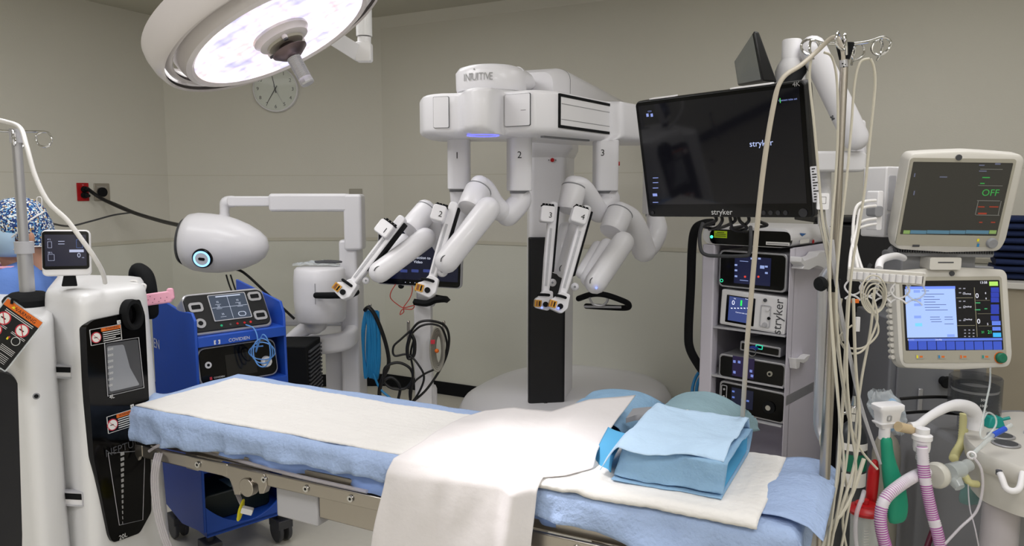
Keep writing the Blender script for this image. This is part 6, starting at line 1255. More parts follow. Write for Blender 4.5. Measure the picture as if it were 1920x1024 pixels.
cable('hose', 'thick beige hose over the infusion pole, hanging in front of the large monitor', 'hose', [(1581, 118, 1.80), (1580, 96, 1.80), (1571, 72, 1.81), (1557, 73, 1.83), (1530, 98, 1.84), (1502, 122, 1.82), (1474, 140, 1.80), (1460, 160, 1.79), (1452, 190, 1.79), (1441, 250, 1.79), (1431, 320, 1.79), (1422, 400, 1.80), (1415, 480, 1.82), (1408, 560, 1.84), (1401, 640, 1.87), (1396, 720, 1.93), (1392, 790, 2.02), (1390, 838, 2.08)], [.0048] * 3 + [.0055] * 5 + [.0062] * 10, M['hose'], 12)
o = MB(M['silver']); a, b = P(1581, 113, 1.80), P(1582, 126, 1.80); o.cyl(a, b, .009, .0095, 16); o.col(M['mblack']); n = (CP - b).normalized()
for dx, dz in ((-.003, .004), (.003, .002), (0, -.003)): q = b + n * .0085 + V((dx, 0, dz + .004)); o.cyl(q, q + n * .0018, .0018, n=8)
tag(o.build('hose_connector', origin=True), 'round silver connector at the end of the beige hose on the infusion pole', 'connector')
lc = 'cream cable '
cream = [
 (lc + 'loop hanging left from the left hook of the infusion pole', [(1535, 95, 1.88), (1522, 108, 1.87), (1518, 150, 1.87), (1526, 230, 1.86), (1535, 330, 1.86), (1541, 400, 1.86), (1552, 480, 1.86), (1556, 560, 1.84), (1566, 680, 1.84), (1574, 800, 1.84), (1566, 920, 1.84), (1550, 1040, 1.83)], .0032),
 (lc + 'running from the left hook down close to the pole', [(1545, 98, 1.86), (1560, 108, 1.86), (1569, 150, 1.85), (1571, 240, 1.85), (1567, 330, 1.85), (1560, 420, 1.84), (1556, 520, 1.84), (1561, 640, 1.83), (1572, 760, 1.83), (1582, 870, 1.84), (1570, 960, 1.84), (1556, 1040, 1.84)], .0032),
 (lc + 'loop from the right hook, inner strand', [(1630, 110, 1.86), (1612, 118, 1.86), (1602, 160, 1.86), (1596, 240, 1.86), (1588, 330, 1.85), (1576, 440, 1.84), (1568, 560, 1.84), (1576, 680, 1.86), (1592, 790, 1.88), (1582, 900, 1.87), (1560, 1000, 1.85), (1550, 1040, 1.84)], .0032),
 (lc + 'loop from the right hook, outer strand', [(1632, 110, 1.86), (1639, 130, 1.86), (1640, 170, 1.86), (1630, 270, 1.86), (1622, 350, 1.86), (1610, 430, 1.86), (1598, 500, 1.86), (1590, 600, 1.86), (1588, 700, 1.86), (1596, 800, 1.87), (1604, 880, 1.88), (1590, 960, 1.87), (1575, 1040, 1.86)], .0034),
 (lc + 'crossing from the pole knob down to the right', [(1562, 590, 1.95), (1575, 690, 1.93), (1590, 780, 1.92), (1612, 840, 1.92), (1645, 880, 1.92)], .0032),
 (lc + 'bending out right around the gas cylinder', [(1600, 560, 1.9), (1604, 680, 1.9), (1612, 800, 1.9), (1600, 880, 1.88), (1578, 950, 1.86), (1556, 1020, 1.85)], .0042),
 (lc + 'hanging straight left of the gas cylinder', [(1590, 560, 1.9), (1583, 700, 1.9), (1576, 830, 1.88), (1570, 900, 1.87), (1558, 960, 1.86), (1545, 1030, 1.85)], .0042),
 (lc + 'bundle crossing low in front of the pole base', [(1620, 860, 1.9), (1600, 920, 1.88), (1580, 960, 1.86), (1560, 985, 1.85), (1540, 1030, 1.84)], .0055),
 (lc + 'loop swinging right at mid height', [(1578, 560, 1.92), (1570, 620, 1.92), (1590, 660, 1.92), (1620, 655, 1.92), (1645, 600, 1.92), (1635, 550, 1.92)], .0028),
 (lc + 'second loop swinging right just below the first', [(1598, 610, 1.92), (1575, 630, 1.92), (1585, 650, 1.93), (1618, 652, 1.93), (1646, 625, 1.93), (1640, 590, 1.93), (1625, 560, 1.93)], .0026),
 (lc + 'short arc at the pole below the blue drape corner height', [(1558, 798, 1.88), (1545, 805, 1.88), (1538, 825, 1.88), (1545, 848, 1.88), (1556, 850, 1.88)], .0030),
 (lc + 'hanging down behind the comb holder', [(1640, 540, 1.98), (1632, 620, 1.98), (1614, 720, 1.97), (1604, 820, 1.96), (1606, 900, 1.95)], .0036),
 (lc + 'twisting right of the pole near the floor', [(1575, 860, 1.92), (1588, 920, 1.92), (1580, 980, 1.92), (1590, 1040, 1.92)], .0034)]
for l, pts, r in cream: cable('cream_cable', l, 'cable', pts, r, M['cable'], 8)
for i in range(3): cable('grey_lead', '%s of three thin grey leads slanting from the pole to the gas cylinder' % ['upper', 'middle', 'lower'][i], 'cable', [(1556 + 3 * i, 450, 1.84), (1570 + 2 * i, 560, 1.86), (1590 + 2 * i, 660, 1.9), (1612 + 2 * i, 760, 1.95), (1650 + i, 870, 2.0)], .0024, M['lgrey'], 6)
# ---------------------------------------------------------------- black covered cart behind
kt = frame(plan(1566, 3.86), V((1, -.10, 0))); bc = thing('covered_cart', 'tall black cart with vertical grey lettering behind the infusion pole', 'cart', kt); u1 = uv(kt, 1672, 700)[0]; w1 = uv(kt, 1620, 418)[1]
mb = MB(M['bcover']); mb.T = None; mb.hexa([(0, 0, .03), (u1 * .97, 0, .03), (u1 * .97, .36, .03), (0, .36, .03)], [(0, 0, w1), (u1 * 1.05, 0, w1 * .985), (u1 * 1.05, .36, w1), (0, .36, w1)]); mb.build('body', bc, bev=.015, seg=3)
mb = MB(M['bcover']); mb.box(-.10, u1 * 1.1, -.02, .37, w1 + .001, w1 + .03); mb.build('top', bc, bev=.006)
mb = MB(M['dgrey']); u, w = uv(kt, 1633, 605, -.002); mb.text('stryker', u, w, .215, -.003, math.pi / 2); mb.build('lettering', bc)
# grey cabinet, beige counter
kt = frame(plan(1688, 3.3), V((1, -.05, 0))); gc = thing('grey_cabinet', 'grey storage cabinet with round black knob behind the anaesthesia displays', 'cabinet', kt); u1 = uv(kt, 1782, 800)[0]; w1 = uv(kt, 1740, 600)[1]
mb = MB(M['cabinet']); mb.box(0, u1, .01, .4, .03, w1); mb.build('body', gc, bev=.008); mb = MB(M['cabinet']); mb.box(.03, u1 - .004, -.006, .009, .06, w1 - .01); dr_ = mb.build('door', gc, bev=.004)
mb = MB(M['mblack']); u, w = uv(kt, 1771, 715, -.02); mb.lathe([(.001, -.05), (.024, -.05), (.028, -.04), (.02, -.02), (.02, -.005), (.001, -.005)], (u, 0, w), (0, 1, 0), 20); mb.build('knob', dr_)
mb = MB(M['silver']); a = rc(kt, 1714, 728, 1724, 960, -.01); mb.box(a[0], a[0] + .02, -.02, -.006, a[2], a[3]); mb.build('handle', dr_, bev=.004)
ct_o = plan(1600, 3.62); kt = frame(plan(1745, 3.56), U); bcab = thing('beige_counter', 'beige cabinet counter carrying the folded blue scrubs at the right edge', 'counter', kt); w1 = 1.18
mb = MB(M['beige']); mb.box(0, 1.1, 0.02, .5, .0, w1 - .03); mb.build('body', bcab); mb = MB(M['cream']); mb.box(-.01, 1.12, 0, .5, w1 - .03, w1); mb.build('worktop', bcab, bev=.004)
for zz in (.06, .13): mb = MB(M['mblack']); mb.box(0.0, 1.0, .012, .02, zz, zz + .018); mb.build('dark_strip', bcab)  # two dark strips along the foot of the counter front
for i in range(9):
    fr = frame(kt @ V((.27 + .010 * ((i * 7) % 3), .10 - .008 * ((i * 5) % 3), w1 + .001 + .0335 * i)), U); nw = .34 - .012 * (i % 2)
    mb = MB(M['navy']); R = []
    for k in range(15):
        x = nw * k / 14; ring = []
        for j in range(16):
            a = 2 * math.pi * j / 16; c, s = math.cos(a), math.sin(a); r_ = (abs(c) ** 4 + abs(s) ** 4) ** (-.25)
            zz = .0165 + .0155 * r_ * s + .006 * nz(x, c + i, s, 6) * (s > .2)
            ring.append(fr @ V((x + .006 * nz(c, s, i, 2), .13 + .13 * r_ * c, max(zz, .0))))
        R.append(ring)
    mb.rings(R); tag(mb.build('folded_scrubs', origin=True, ang=80), 'folded navy scrub garment, %s in the stack at the right edge' % ['lowest', 'second from the bottom', 'third from the bottom', 'fourth from the bottom', 'middle one', 'fourth from the top', 'third from the top', 'second from the top', 'topmost'][i], 'scrubs', 'folded navy scrubs')
# ---------------------------------------------------------------- patient monitor (upper)
def ge(nm, label, BL, BR, TL, scr, knobc, knobm, bulge):
    gM_ = face(BL, BR, TL); w = (BR - BL).length; h = (TL - BL).length; t = thing(nm, label, 'display', gM_)
    top = [(w * .97, h * .985), (w * .8, h * 1.0), (w * .5, h * 1.018), (w * .2, h * 1.0), (w * .03, h * .985)]
    out = roundpoly([(.012, -.004), (w * .5, -.012), (w - .012, -.004), (w, .03), (w, h - .02)] + top + [(0, h - .02), (0, .03)], .018)
    mb = MB(M['cream']); c = V((w / 2, h / 2)); R = []
    for k, y in ((.955, -.0), (.99, .004), (1.0, .014), (1.0, .05), (.97, .07), (.85, .09)): R.append([V((c.x + (p[0] - c.x) * k, y, c.y + (p[1] - c.y) * k)) for p in out])
    mb.rings(R); cs = mb.build('housing', t, ang=40)
    a = rc(gM_, *scr, 0); mb = MB(M['taupe']); mb.rframe((a[0] - .008, a[1] + .008, max(.012, a[2] - .055), a[3] + .012), (a[0], a[1], a[2], a[3]), .010, .003, -.0025, .01); f = mb.build('bezel', t, ang=40)
    return t, gM_, w, h, a, f
t, gm, gw_, gh_, a, f = ge('patient_monitor', 'upper cream patient monitor showing green OFF at the right', P(1674, 466, 2.40), P(1883, 470, 2.38), P(1692, 286, 2.33), (1699, 304, 1884, 441), None, None, 0)
mb = MB(mat('dark_screen', '2b2a28', .10, spec=.7, emit='26241f', es=.35)); mb.box(a[0], a[1], -.001, .004, a[2], a[3]); s = mb.build('screen', f)
Q = lambda px, py: uv(gm, px, py, -.002)
def tx(parent, items, m, nme):
    mb = MB(m)
    for s_, x, y, sz in items: u, w = Q(x, y); mb.text(s_, u, w, sz, -.002)
    return mb.build(nme, parent)
def bars(parent, rects, m, nme, M_=None, d=-.0018):
    mb = MB(m)
    for r_ in rects: b_ = rc(M_ or gm, *r_, d); mb.box(b_[0], b_[1], d - .0004, d + .0006, b_[2], b_[3])
    return mb.build(nme, parent)
tx(s, [('OFF', 1857, 362, .030)], glow('38a048', .8), 'off_reading')
bars(s, [(1842, 332, 1856, 334), (1838, 343, 1846, 345)], glow('38a048', .7), 'green_dashes')
bars(s, [(1834, 387, 1846, 389), (1855, 387, 1872, 389), (1834, 399, 1850, 402), (1836, 416, 1842, 418), (1858, 416, 1866, 418)], glow('9c3a26', .7), 'red_dashes')
bars(s, [(1838, 317, 1880, 318), (1834, 348, 1880, 348.8), (1832, 376, 1875, 377), (1830, 403, 1874, 404), (1831, 377, 1832, 403), (1874, 377, 1875, 403)], glow('8a8880', .5), 'field_lines')
bars(s, [(1694, 432, 1706, 438.5), (1855, 432, 1868, 438.5)], glow('7f9a58', .8), 'softkey_ends')
bars(s, [(1707, 432, 1737, 438.5), (1738, 432, 1780, 438.5), (1781, 432, 1810, 438.5), (1811, 432, 1854, 438.5)], glow('4f7486', .8), 'softkeys')
bars(s, [(1836, 320, 1850, 322), (1714, 325, 1716, 332), (1713, 358, 1715, 366), (1762, 331, 1776, 333), (1836, 309, 1846, 311), (1866, 306, 1876, 309)], glow('6c7088', .6), 'small_text')
mb = MB(M['grey']); u, w = uv(gm, 1858, 455, 0); mb.lathe([(.001, -.014), (.014, -.014), (.0165, -.010), (.017, -.002), (.001, -.002)], (u, 0, w), (0, 1, 0), 28); mb.build('dial', t)
mb = MB(M['dgrey']); u, w = uv(gm, 1797, 295, 0); mb.cyl((u, 0, w), (u, -.005, w), .009, n=24); mb.build('badge', t)
bars(t, [(1711, 459, 1724, 463)], M['dgrey'], 'small_port', gm, -.004); bars(t, [(1832, 448, 1836, 453)], M['yellow'], 'yellow_mark', gm, -.004); bars(t, [(1832, 457, 1836, 463)], M['cyan'], 'blue_mark', gm, -.004)
mb = MB(M['dgrey'])
for i in range(40): mb.box(.02 + i * .0078, .024 + i * .0078, .02, .06, -.020, -.010)
o = mb.build('vent_slots', t)
mb = MB(M['white2']); mb.T = None
mo = MB(M['white2']); fr = frame(P(1655, 462, 2.50), V((1, .5, 0))); h2 = uv(fr, 1660, 312)[1]; mo.T = fr; mo.rrect(.0, .10, .03, h2, .008, 0, .09); mo.build('module_rack', t, bev=.004, **W)
mo = MB(M['lgrey']); mo.T = fr; mo.rrect(.012, .045, .12, h2 - .03, .004, -.003, .01); mo.rrect(.012, .045, .04, .11, .004, -.003, .01); mo.build('module', t, **W)
mo = MB(M['grey']); mo.tube(pxl([(1668, 466, 2.46), (1700, 474, 2.44), (1860, 476, 2.42)]), .012, 8, 2); mo.build('under_frame', t, **W)
mo = MB(M['white2']); fr = frame(P(1643, 432, 2.42), V((1, .3, 0))); h2 = uv(fr, 1650, 358)[1]; mo.T = fr; mo.rrect(0, .022, 0, h2, .006, 0, .05); mo.col(M['grey']).rrect(-.018, .015, h2 * .35, h2 * .62, .01, -.01, .03); mo.build('connector_panel', t, bev=.002, **W)
for i, (y, lab, path) in enumerate(((376, 'upper', [(1642, 376, 2.40), (1622, 378, 2.38), (1606, 388, 2.36), (1600, 420, 2.34), (1600, 470, 2.3), (1606, 520, 2.2)]), (384, 'second', [(1642, 386, 2.40), (1624, 388, 2.38), (1612, 396, 2.36), (1606, 430, 2.34), (1596, 470, 2.28), (1592, 510, 2.2)]), (410, 'third', [(1642, 410, 2.40), (1620, 414, 2.38), (1606, 424, 2.36), (1598, 450, 2.32), (1604, 480, 2.25), (1612, 520, 2.18)]), (420, 'lowest', [(1642, 420, 2.40), (1622, 424, 2.38), (1604, 434, 2.36), (1606, 470, 2.3), (1618, 510, 2.2)]))):
    cable('sensor_cable', '%s white sensor cable plugged into the left side of the patient monitor' % lab, 'cable', path, .0048, M['wcable'], 8)
# stand between the two displays
st = thing('display_stand', 'grey bracket joining the two anaesthesia displays', 'bracket', P(1790, 500, 2.5))
fr = frame(P(1690, 500, 2.46), V((1, 0, 0))); u = uv(fr, 1830, 490)[0]; w = uv(fr, 1760, 474)[1]; mb = MB(M['grey']); mb.T = fr; mb.rrect(0, u, -.03, w, .01, .0, .14); mb.build('block', st, bev=.006, **W)
fr = frame(P(1743, 506, 2.40), V((1, 0, 0))); u = uv(fr, 1803, 490)[0]; w = uv(fr, 1775, 483)[1]; mb = MB(M['cream']); mb.T = fr; mb.rrect(0, u, 0, w, .006, .0, .06); mb.col(M['dgrey']).box(u * .25, u * .75, -.001, .0, w * .55, w * .65); mb.build('tab', st, bev=.003, **W)
mb = MB(M['grey']); mb.cyl(V((P(1790, 600, 2.75).x, 2.62, .752)), V((P(1790, 600, 2.75).x, 2.62, P(0, 500, 2.62).z)), .04, n=20); mb.box(P(1790, 0, 2.62).x - .03, P(1790, 0, 2.62).x + .03, 2.50, 2.64, P(0, 508, 2.55).z, P(0, 495, 2.55).z); mb.build('column', st, **W)

# ---------------------------------------------------------------- anaesthesia display (lower)
t, gm, gw_, gh_, a, f = ge('anaesthesia_display', 'lower cream display with bright blue page and black readings', P(1687, 688, 2.36), P(1901, 686, 2.36), P(1677, 504, 2.42), (1694, 526, 1877, 657), None, None, 0)
mb = MB(mat('display_black', '050509', .12, emit='06060c', es=.5)); mb.box(a[0], a[1], -.001, .004, a[2], a[3]); s = mb.build('screen', f)
bars(s, [(1699, 542, 1793, 633)], glow('9db6f2', 1.05), 'page', gm, -.0016); bars(s, [(1698, 537, 1791, 542)], glow('6a86e6', 1.0), 'page_header', gm, -.0018)
bars(s, [(1703, 634.5, 1879, 639)], glow('5a76d8', .9), 'band', gm, -.0016)
bars(s, [(1704 + 17.6 * i, 640, 1720 + 17.6 * i, 656) for i in range(10)], glow('3a55c0', .85), 'softkey', gm, -.0018)
bars(s, [(1858, y, 1873, y + 9) for y in (539, 548.5, 558, 571, 580, 592)], glow('2c3fae', .8), 'side_keys', gm, -.0018)
bars(s, [(1860, 602, 1876, 610), (1861, 613, 1876, 620)], glow('5f7ee0', .9), 'side_keys_light', gm, -.0018); bars(s, [(1862, 624, 1877, 632)], glow('38a8e0', 1.0), 'cyan_key', gm, -.0018); bars(s, [(1855, 528, 1871, 536)], glow('a8d860', 1.0), 'green_key', gm, -.0018)
bars(s, [(1735, 551, 1770, 552), (1732, 556, 1752, 557), (1732, 561, 1762, 562), (1733, 566, 1754, 567), (1733, 571, 1774, 572), (1734, 576, 1762, 577), (1735, 581, 1777, 582), (1744, 594, 1762, 595), (1744, 598.5, 1764, 599.5), (1746, 603, 1766, 604), (1771, 594, 1786, 595), (1771, 598.5, 1787, 599.5), (1771, 607, 1788, 608), (1728, 545, 1742, 546)], glow('50609c', .6), 'page_text', gm, -.0022)
bars(s, [(1713, 544, 1725, 549), (1714, 559, 1727, 566), (1714, 569, 1727, 574), (1714, 592, 1727, 597), (1776, 627, 1790, 632)], glow('86a2ee', .9), 'page_buttons', gm, -.0022); bars(s, [(1716, 606, 1729, 612)], glow('74c8f4', 1.0), 'cyan_button', gm, -.0022)
bars(s, [(1793, 558, 1824, 559), (1794, 610, 1828, 611), (1829, 539, 1830, 632), (1830, 563, 1856, 563.6), (1833, 588, 1858, 588.6), (1835, 611, 1860, 611.6)], glow('a09a80', .5), 'grid_lines', gm, -.0022)
tx(s, [('0', 1832, 555, .022), ('0', 1835, 603, .022), ('8', 1848, 550, .008), ('8', 1849, 560, .008), ('5', 1852, 608, .010), ('13:58', 1844, 530, .011), ('Checkup', 1813, 551, .0075), ('Checkup', 1814, 575, .0075), ('Checkup', 1815, 599, .0075), ('Standby', 1708, 637, .007), ('Standby', 1760, 637, .007)], glow('e8e8f4', 1.0), 'readings')
tx(s, [('21', 1856, 623, .015), ('21', 1843, 623, .010)], glow('40d070', 1.0), 'oxygen_reading'); bars(s, [(1828, 580, 1838, 582), (1846, 578, 1851, 580), (1828, 567, 1838, 569)], glow('40b070', .7), 'green_text')
bars(s, [(1798 + 8 * i, 540 + j, 1802 + 8 * i, 542 + j) for i in range(2) for j in (0, 8, 24, 36, 60)] + [(1808 + 8 * i, 618 + j, 1811 + 8 * i, 620 + j) for i in range(3) for j in (0, 6, 12)], glow('a8a8b4', .6), 'small_values')
for i, x in enumerate((1725, 1766, 1807, 1848)):
    b_ = rc(gm, x - 8, 665, x + 8, 673, -.003); mb = MB(M['taupe']); mb.rrect(b_[0], b_[1], b_[2], b_[3], .003, -.004, -.001); mb.col([M['yellow'], M['cyan'], M['orange'], M['teal']][i]).box(b_[0] + .002, b_[0] + .007, -.0046, -.004, b_[2] + .002, b_[3] - .002); mb.col(M['orange']).box(b_[0] + .012, b_[1] - .006, -.0046, -.004, b_[2] + .004, b_[3] - .004); mb.build('front_key', t)
mb = MB(M['dgreen']); u, w = uv(gm, 1874, 671, 0); mb.lathe([(.001, -.018), (.013, -.018), (.0165, -.014), (.0165, -.003), (.001, -.003)], (u, 0, w), (0, 1, 0), 32); mb.col(M['orange']).lathe([(.019, -.002), (.019, -.005), (.0172, -.005), (.0172, -.002)], (u, 0, w), (0, 1, 0), 32); mb.build('dial', t)
mb = MB(M['dgrey']); u, w = uv(gm, 1784, 513, 0); mb.cyl((u, 0, w), (u, -.005, w), .008, n=24); mb.build('badge', t)
for i in range(12): mb = MB(M['cream']); mb.cyl((-.004, .03, .03 + .019 * i), (-.004, .05, .03 + .019 * i), .007, n=10); mb.build('side_rib', t)
# ---------------------------------------------------------------- comb holder with clips
hM_ = framez(P(1588, 526, 2.12), P(1733, 541, 2.05) - P(1588, 526, 2.12), V((0, -.1, 1))); hl = uv(hM_, 1733, 541)[0]; hh_ = uv(hM_, 1600, 503)[1]
cmb = thing('cable_comb', 'white comb-shaped cable holder bar in front of the anaesthesia display', 'cable holder', hM_)
mb = MB(M['cream']); mb.rrect(0, hl, hh_ * .72, hh_, .004, -.004, .016); mb.rrect(0, hl, 0, hh_ * .22, .003, -.002, .016); mb.box(0, hl, .008, .014, 0, hh_); mb.box(0, .006, -.006, .016, 0, hh_); mb.box(hl - .006, hl, -.006, .016, 0, hh_); mb.build('bar', cmb, bev=.001)
for i in range(11): x = hl * (.08 + .084 * i); mb = MB(M['white2']); mb.cyl((x, -.001, hh_ * .18), (x, -.001, hh_ * .75), .0085, n=16); mb.build('roller', cmb)
for i in range(5):
    x = hl * (.10 + .20 * i); pts = [(x - .014, 0, .002), (x - .024, 0, -.018), (x - .012, 0, -.036), (x + .010, 0, -.046), (x + .02, 0, -.055)]; q2 = [(2 * x - a_, b_, c_) for a_, b_, c_ in pts]
    mb = MB(M['white2'] if i < 4 else M['clearp']); mb.tube(pts, .0026, 8, 5); mb.tube([(a_, .005, c_) for a_, b_, c_ in q2], .0026, 8, 5); mb.build('clip', cmb)
mb = MB(M['white2']); mb.tube(pxl([(1648, 505, 2.14), (1650, 492, 2.18), (1660, 484, 2.24), (1680, 480, 2.34), (1694, 484, 2.42)]), .011, 12, 5); mb.build('support_tube', cmb, **W)
for i in range(4): cable('coiled_lead', 'thin cream lead loop, %s in the coil hanging from the comb holder' % ['largest', 'second', 'third', 'smallest'][i], 'cable', cbp(1638 + i, 552 + 3 * i, 24 - 3 * i, 36 - 5 * i, 12, 2.06 + .008 * i, -1.2), .0022, M['cable'], 6, 'lead loops on the comb holder', 4)
mb = MB(M['orange']); a_ = P(1604, 564, 2.04); mb.box(a_.x - .010, a_.x + .008, a_.y - .004, a_.y + .004, a_.z - .006, a_.z + .004); tag(mb.build('orange_tag', origin=True), 'small orange tag on the leads below the comb holder', 'tag')
mb = MB(M['white2']); a_ = P(1608, 608, 2.04); mb.box(a_.x - .005, a_.x + .005, a_.y - .004, a_.y + .004, a_.z - .02, a_.z + .02); tag(mb.build('white_clip', origin=True), 'small white clip hanging below the orange tag', 'clip')
# ---------------------------------------------------------------- anaesthesia machine worktop
zW = .85
am = thing('anaesthesia_machine', 'cream anaesthesia machine with rounded worktop at the lower right edge', 'anaesthesia machine', V((1.45, 2.4, 0)))
pl_ = roundpoly([tuple(G(a_, b_, zW).xy) for a_, b_ in ((1806, 783), (1808, 822), (1838, 850), (1925, 880), (2150, 900), (2150, 790), (1900, 770))], .04)
cx3, cy3 = sum(p[0] for p in pl_) / len(pl_), sum(p[1] for p in pl_) / len(pl_)
S = lambda k, z: [V((p[0] + (cx3 - p[0]) * k, p[1] + (cy3 - p[1]) * k, z)) for p in pl_]
mb = MB(M['cream']); mb.rings([S(.10, zW - .15), S(.07, zW - .06), S(.02, zW - .052), S(0, zW - .03), S(0, zW - .008), S(.02, zW)]); mb.build('worktop', am, ang=50, **W)
for a_, b_ in ((1877, 819), (1886, 834)): c = G(a_, b_, zW); mb = MB(M['silver']); mb.lathe([(.001, .001), (.036, .001), (.038, .004), (.034, .006), (.001, .004)], c, n=32); mb.col(M['dgrey']).lathe([(.001, .0062), (.031, .0062), (.03, .0045)], c, n=28); mb.build('valve_disc', am, **W)
mb = MB(M['lgrey']); mb.box(G(1912, 810, zW).x, G(1912, 810, zW).x + .3, 2.05, 2.25, zW, zW + .01); mb.build('panel', am, **W)
mb = MB(M['grey']); mb.box(1.52, 2.0, 2.3, 2.85, .1, zW - .1); mb.build('body', am, bev=.02, **W); mb = MB(M['cream']); mb.box(1.35, 2.0, 2.15, 2.85, .04, .12); mb.build('base', am, bev=.02, **W)
mb = MB(M['white2']); mb.tube(pxl([(1873, 885, 1.99), (1878, 895, 1.96), (1886, 915, 1.94), (1900, 921, 1.93), (1912, 914, 1.94), (1918, 885, 1.97)]), .0085, 12, 6); mb.build('grab_handle', am, **W)
mb = MB(M['dgrey']); mb.cyl(P(1873, 882, 1.98), P(1873, 890, 1.98), .008); mb.build('port', am, **W)
mb = MB(M['white2']); mb.tube(pxl([(1828, 805, 2.2), (1829, 785, 2.2), (1822, 768, 2.19), (1800, 760, 2.16), (1775, 764, 2.12), (1745, 780, 2.07), (1722, 797, 2.03), (1706, 800, 2.02)]), [.022, .022, .021, .018, .014, .012, .012, .012], 18, 6); mb.build('breathing_arm', am, ang=60, **W)
cc_ = P(1876, 970, 2.1); mb = MB(M['granule']); zt3, zb3 = P(1876, 925, 2.1).z, .38; mb.cyl((cc_.x, 2.1, zb3), (cc_.x, 2.1, zt3), .043, n=32); mb.build('absorber_granules', am, **W)
mb = MB(M['clearm']); mb.lathe([(.049, zb3 - .01), (.049, zt3), (.046, zt3 + .03)], (cc_.x, 2.1, 0), n=36); mb.col(M['clearp']).cyl((cc_.x, 2.1, zt3 + .03), (cc_.x, 2.1, zW - .15), .046); mb.build('absorber_canister', am, **W)
# bellows
bb = G(1868, 792, zW); bcn = thing('bellows_canister', 'smoked clear bellows canister with dark pleats on the anaesthesia machine', 'canister', V((bb.x, bb.y + .12, zW)))
B0 = V((bb.x, bb.y + .12, zW)); rb = .080; Hb = P(1868, 705, B0.y).z - zW; zw0 = .02
mb = MB(M['mblack']); prof = [(.001, .0), (rb * .95, .0)]
for i in range(9): prof += [(rb * .9, .01 + .0105 * i), (rb * .72, .015 + .0105 * i)]
prof += [(rb * .7, Hb * .60), (.001, Hb * .60)]; mb.lathe(prof, B0, n=36); mb.build('bellows', bcn, **W)
mb = MB(M['white2']); mb.lathe([(.001, Hb * .60), (rb * .88, Hb * .60), (rb * .9, Hb * .66), (rb * .85, Hb * .68), (.001, Hb * .68)], B0, n=36); mb.build('top_disc', bcn, **W)
mb = MB(M['smoke']); mb.lathe([(rb, 0), (rb, Hb * .96), (rb * .95, Hb), (.001, Hb + .006)], B0, n=48); mb.build('dome', bcn, **W)
mb = MB(M['wink'])
for i, s_ in enumerate(('500', '1000', '1500')):
    T = frame(B0 + V((-.3 * rb - .02, -rb * 1.004, .0)), V((1, -.25, 0))); mb.text(s_, .02, Hb * (.52 - .16 * i), .012, -.004, 0, 1, T)
mb.build('scale', bcn, **W)
# small parts on the worktop
c = G(1862, 800, zW); t = thing('teal_vaporizer_cap', 'teal plastic block with side lever on the anaesthesia worktop', 'block', c); mb = MB(M['teal']); mb.hexa([c + V(p) for p in ((-.028, -.02, 0), (.03, -.02, 0), (.03, .02, 0), (-.028, .02, 0))], [c + V(p) for p in ((-.018, -.015, .035), (.018, -.015, .035), (.018, .015, .035), (-.018, .015, .035))]); mb.build('block', t, bev=.004, **W); mb = MB(M['teal']); mb.cyl(c + V((.015, 0, .02)), c + V((.045, -.01, .032)), .005); mb.build('lever', t, **W)
t = thing('blue_valve', 'small royal blue connector with clear tip lying on the anaesthesia worktop', 'connector', G(1880, 815, zW)); mb = MB(mat('royal_blue', '2a55c8', .4)); a_, b_ = P(1862, 816, 2.05), P(1884, 804, 2.07); mb.cyl(a_, b_, .0075, .008, 16); mb.build('body', t, **W); mb = MB(M['clearp']); mb.cyl(b_, P(1896, 797, 2.08), .006, n=14); mb.build('tip', t, **W)
cable('clear_tube', 'clear tube from the blue connector to the white ring at the worktop corner', 'tube', [(1862, 816, 2.05), (1845, 832, 2.02), (1828, 848, 1.99), (1823, 856, 1.98)], .006, M['clearp'], 10)
cable('sampling_line', 'clear sampling line falling from the displays over the worktop', 'tube', [(1857, 690, 2.3), (1856, 720, 2.1), (1850, 750, 2.05), (1842, 790, 2.02), (1838, 815, 2.0), (1846, 822, 2.0), (1866, 800, 2.03), (1866, 782, 2.04), (1852, 774, 2.04), (1842, 790, 2.02)], .0026, M['clearp'], 8)
mb = MB(M['white2']); c = P(1822, 854, 1.97); n = (CP - c).normalized(); mb.lathe([(.006, 0), (.011, 0), (.012, .006), (.008, .010), (.006, .006)], c, n, 24); tag(mb.build('ring_connector', origin=True), 'small white ring connector at the left corner of the worktop', 'connector')
for l, pts, r, m in (('long clear tube drooping from the ring connector to the floor', [(1826, 858, 1.96), (1840, 880, 1.94), (1842, 920, 1.93), (1830, 960, 1.92), (1800, 990, 1.9), (1772, 1020, 1.88)], .0036, 'clearm'), ('thin line crossing under the anaesthesia worktop', [(1815, 905, 2.1), (1818, 950, 2.05), (1828, 990, 2.0), (1836, 1030, 1.98)], .002, 'clearm')): cable('clear_tube', l, 'tube', pts, r, M[m], 8)
def corr(name, label, pts, r, m, pitch=.006, cat='hose', depth=.14, m2=None):
    q = smoothpts(pxl(pts), 12); L = 0; S_ = [0]
    for i in range(1, len(q)): L += (q[i] - q[i - 1]).length; S_.append(L)
    n = int(L / pitch * 2); P_ = []; j = 0
    for i in range(n + 1):
        s_ = L * i / n
        while j < len(S_) - 2 and S_[j + 1] < s_: j += 1
        P_.append(q[j].lerp(q[j + 1], (s_ - S_[j]) / max(S_[j + 1] - S_[j], 1e-9)))
    mb = MB(m)
    for a0 in (0,): mb.tube(P_, [r * (1 + depth * (1 if i % 2 else -1) / 2) for i in range(len(P_))], 14, 1)
    if m2:
        k = 0; fm = mb.fm
        for f_i in range(len(fm)):
            ringi = f_i // 14
            if ringi % 2 == 0 and (nz(ringi * .05, 0, 3, 2.2) > -.12): fm[f_i] = m2
    return tag(mb.build(name, origin=True, ang=70), label, cat)
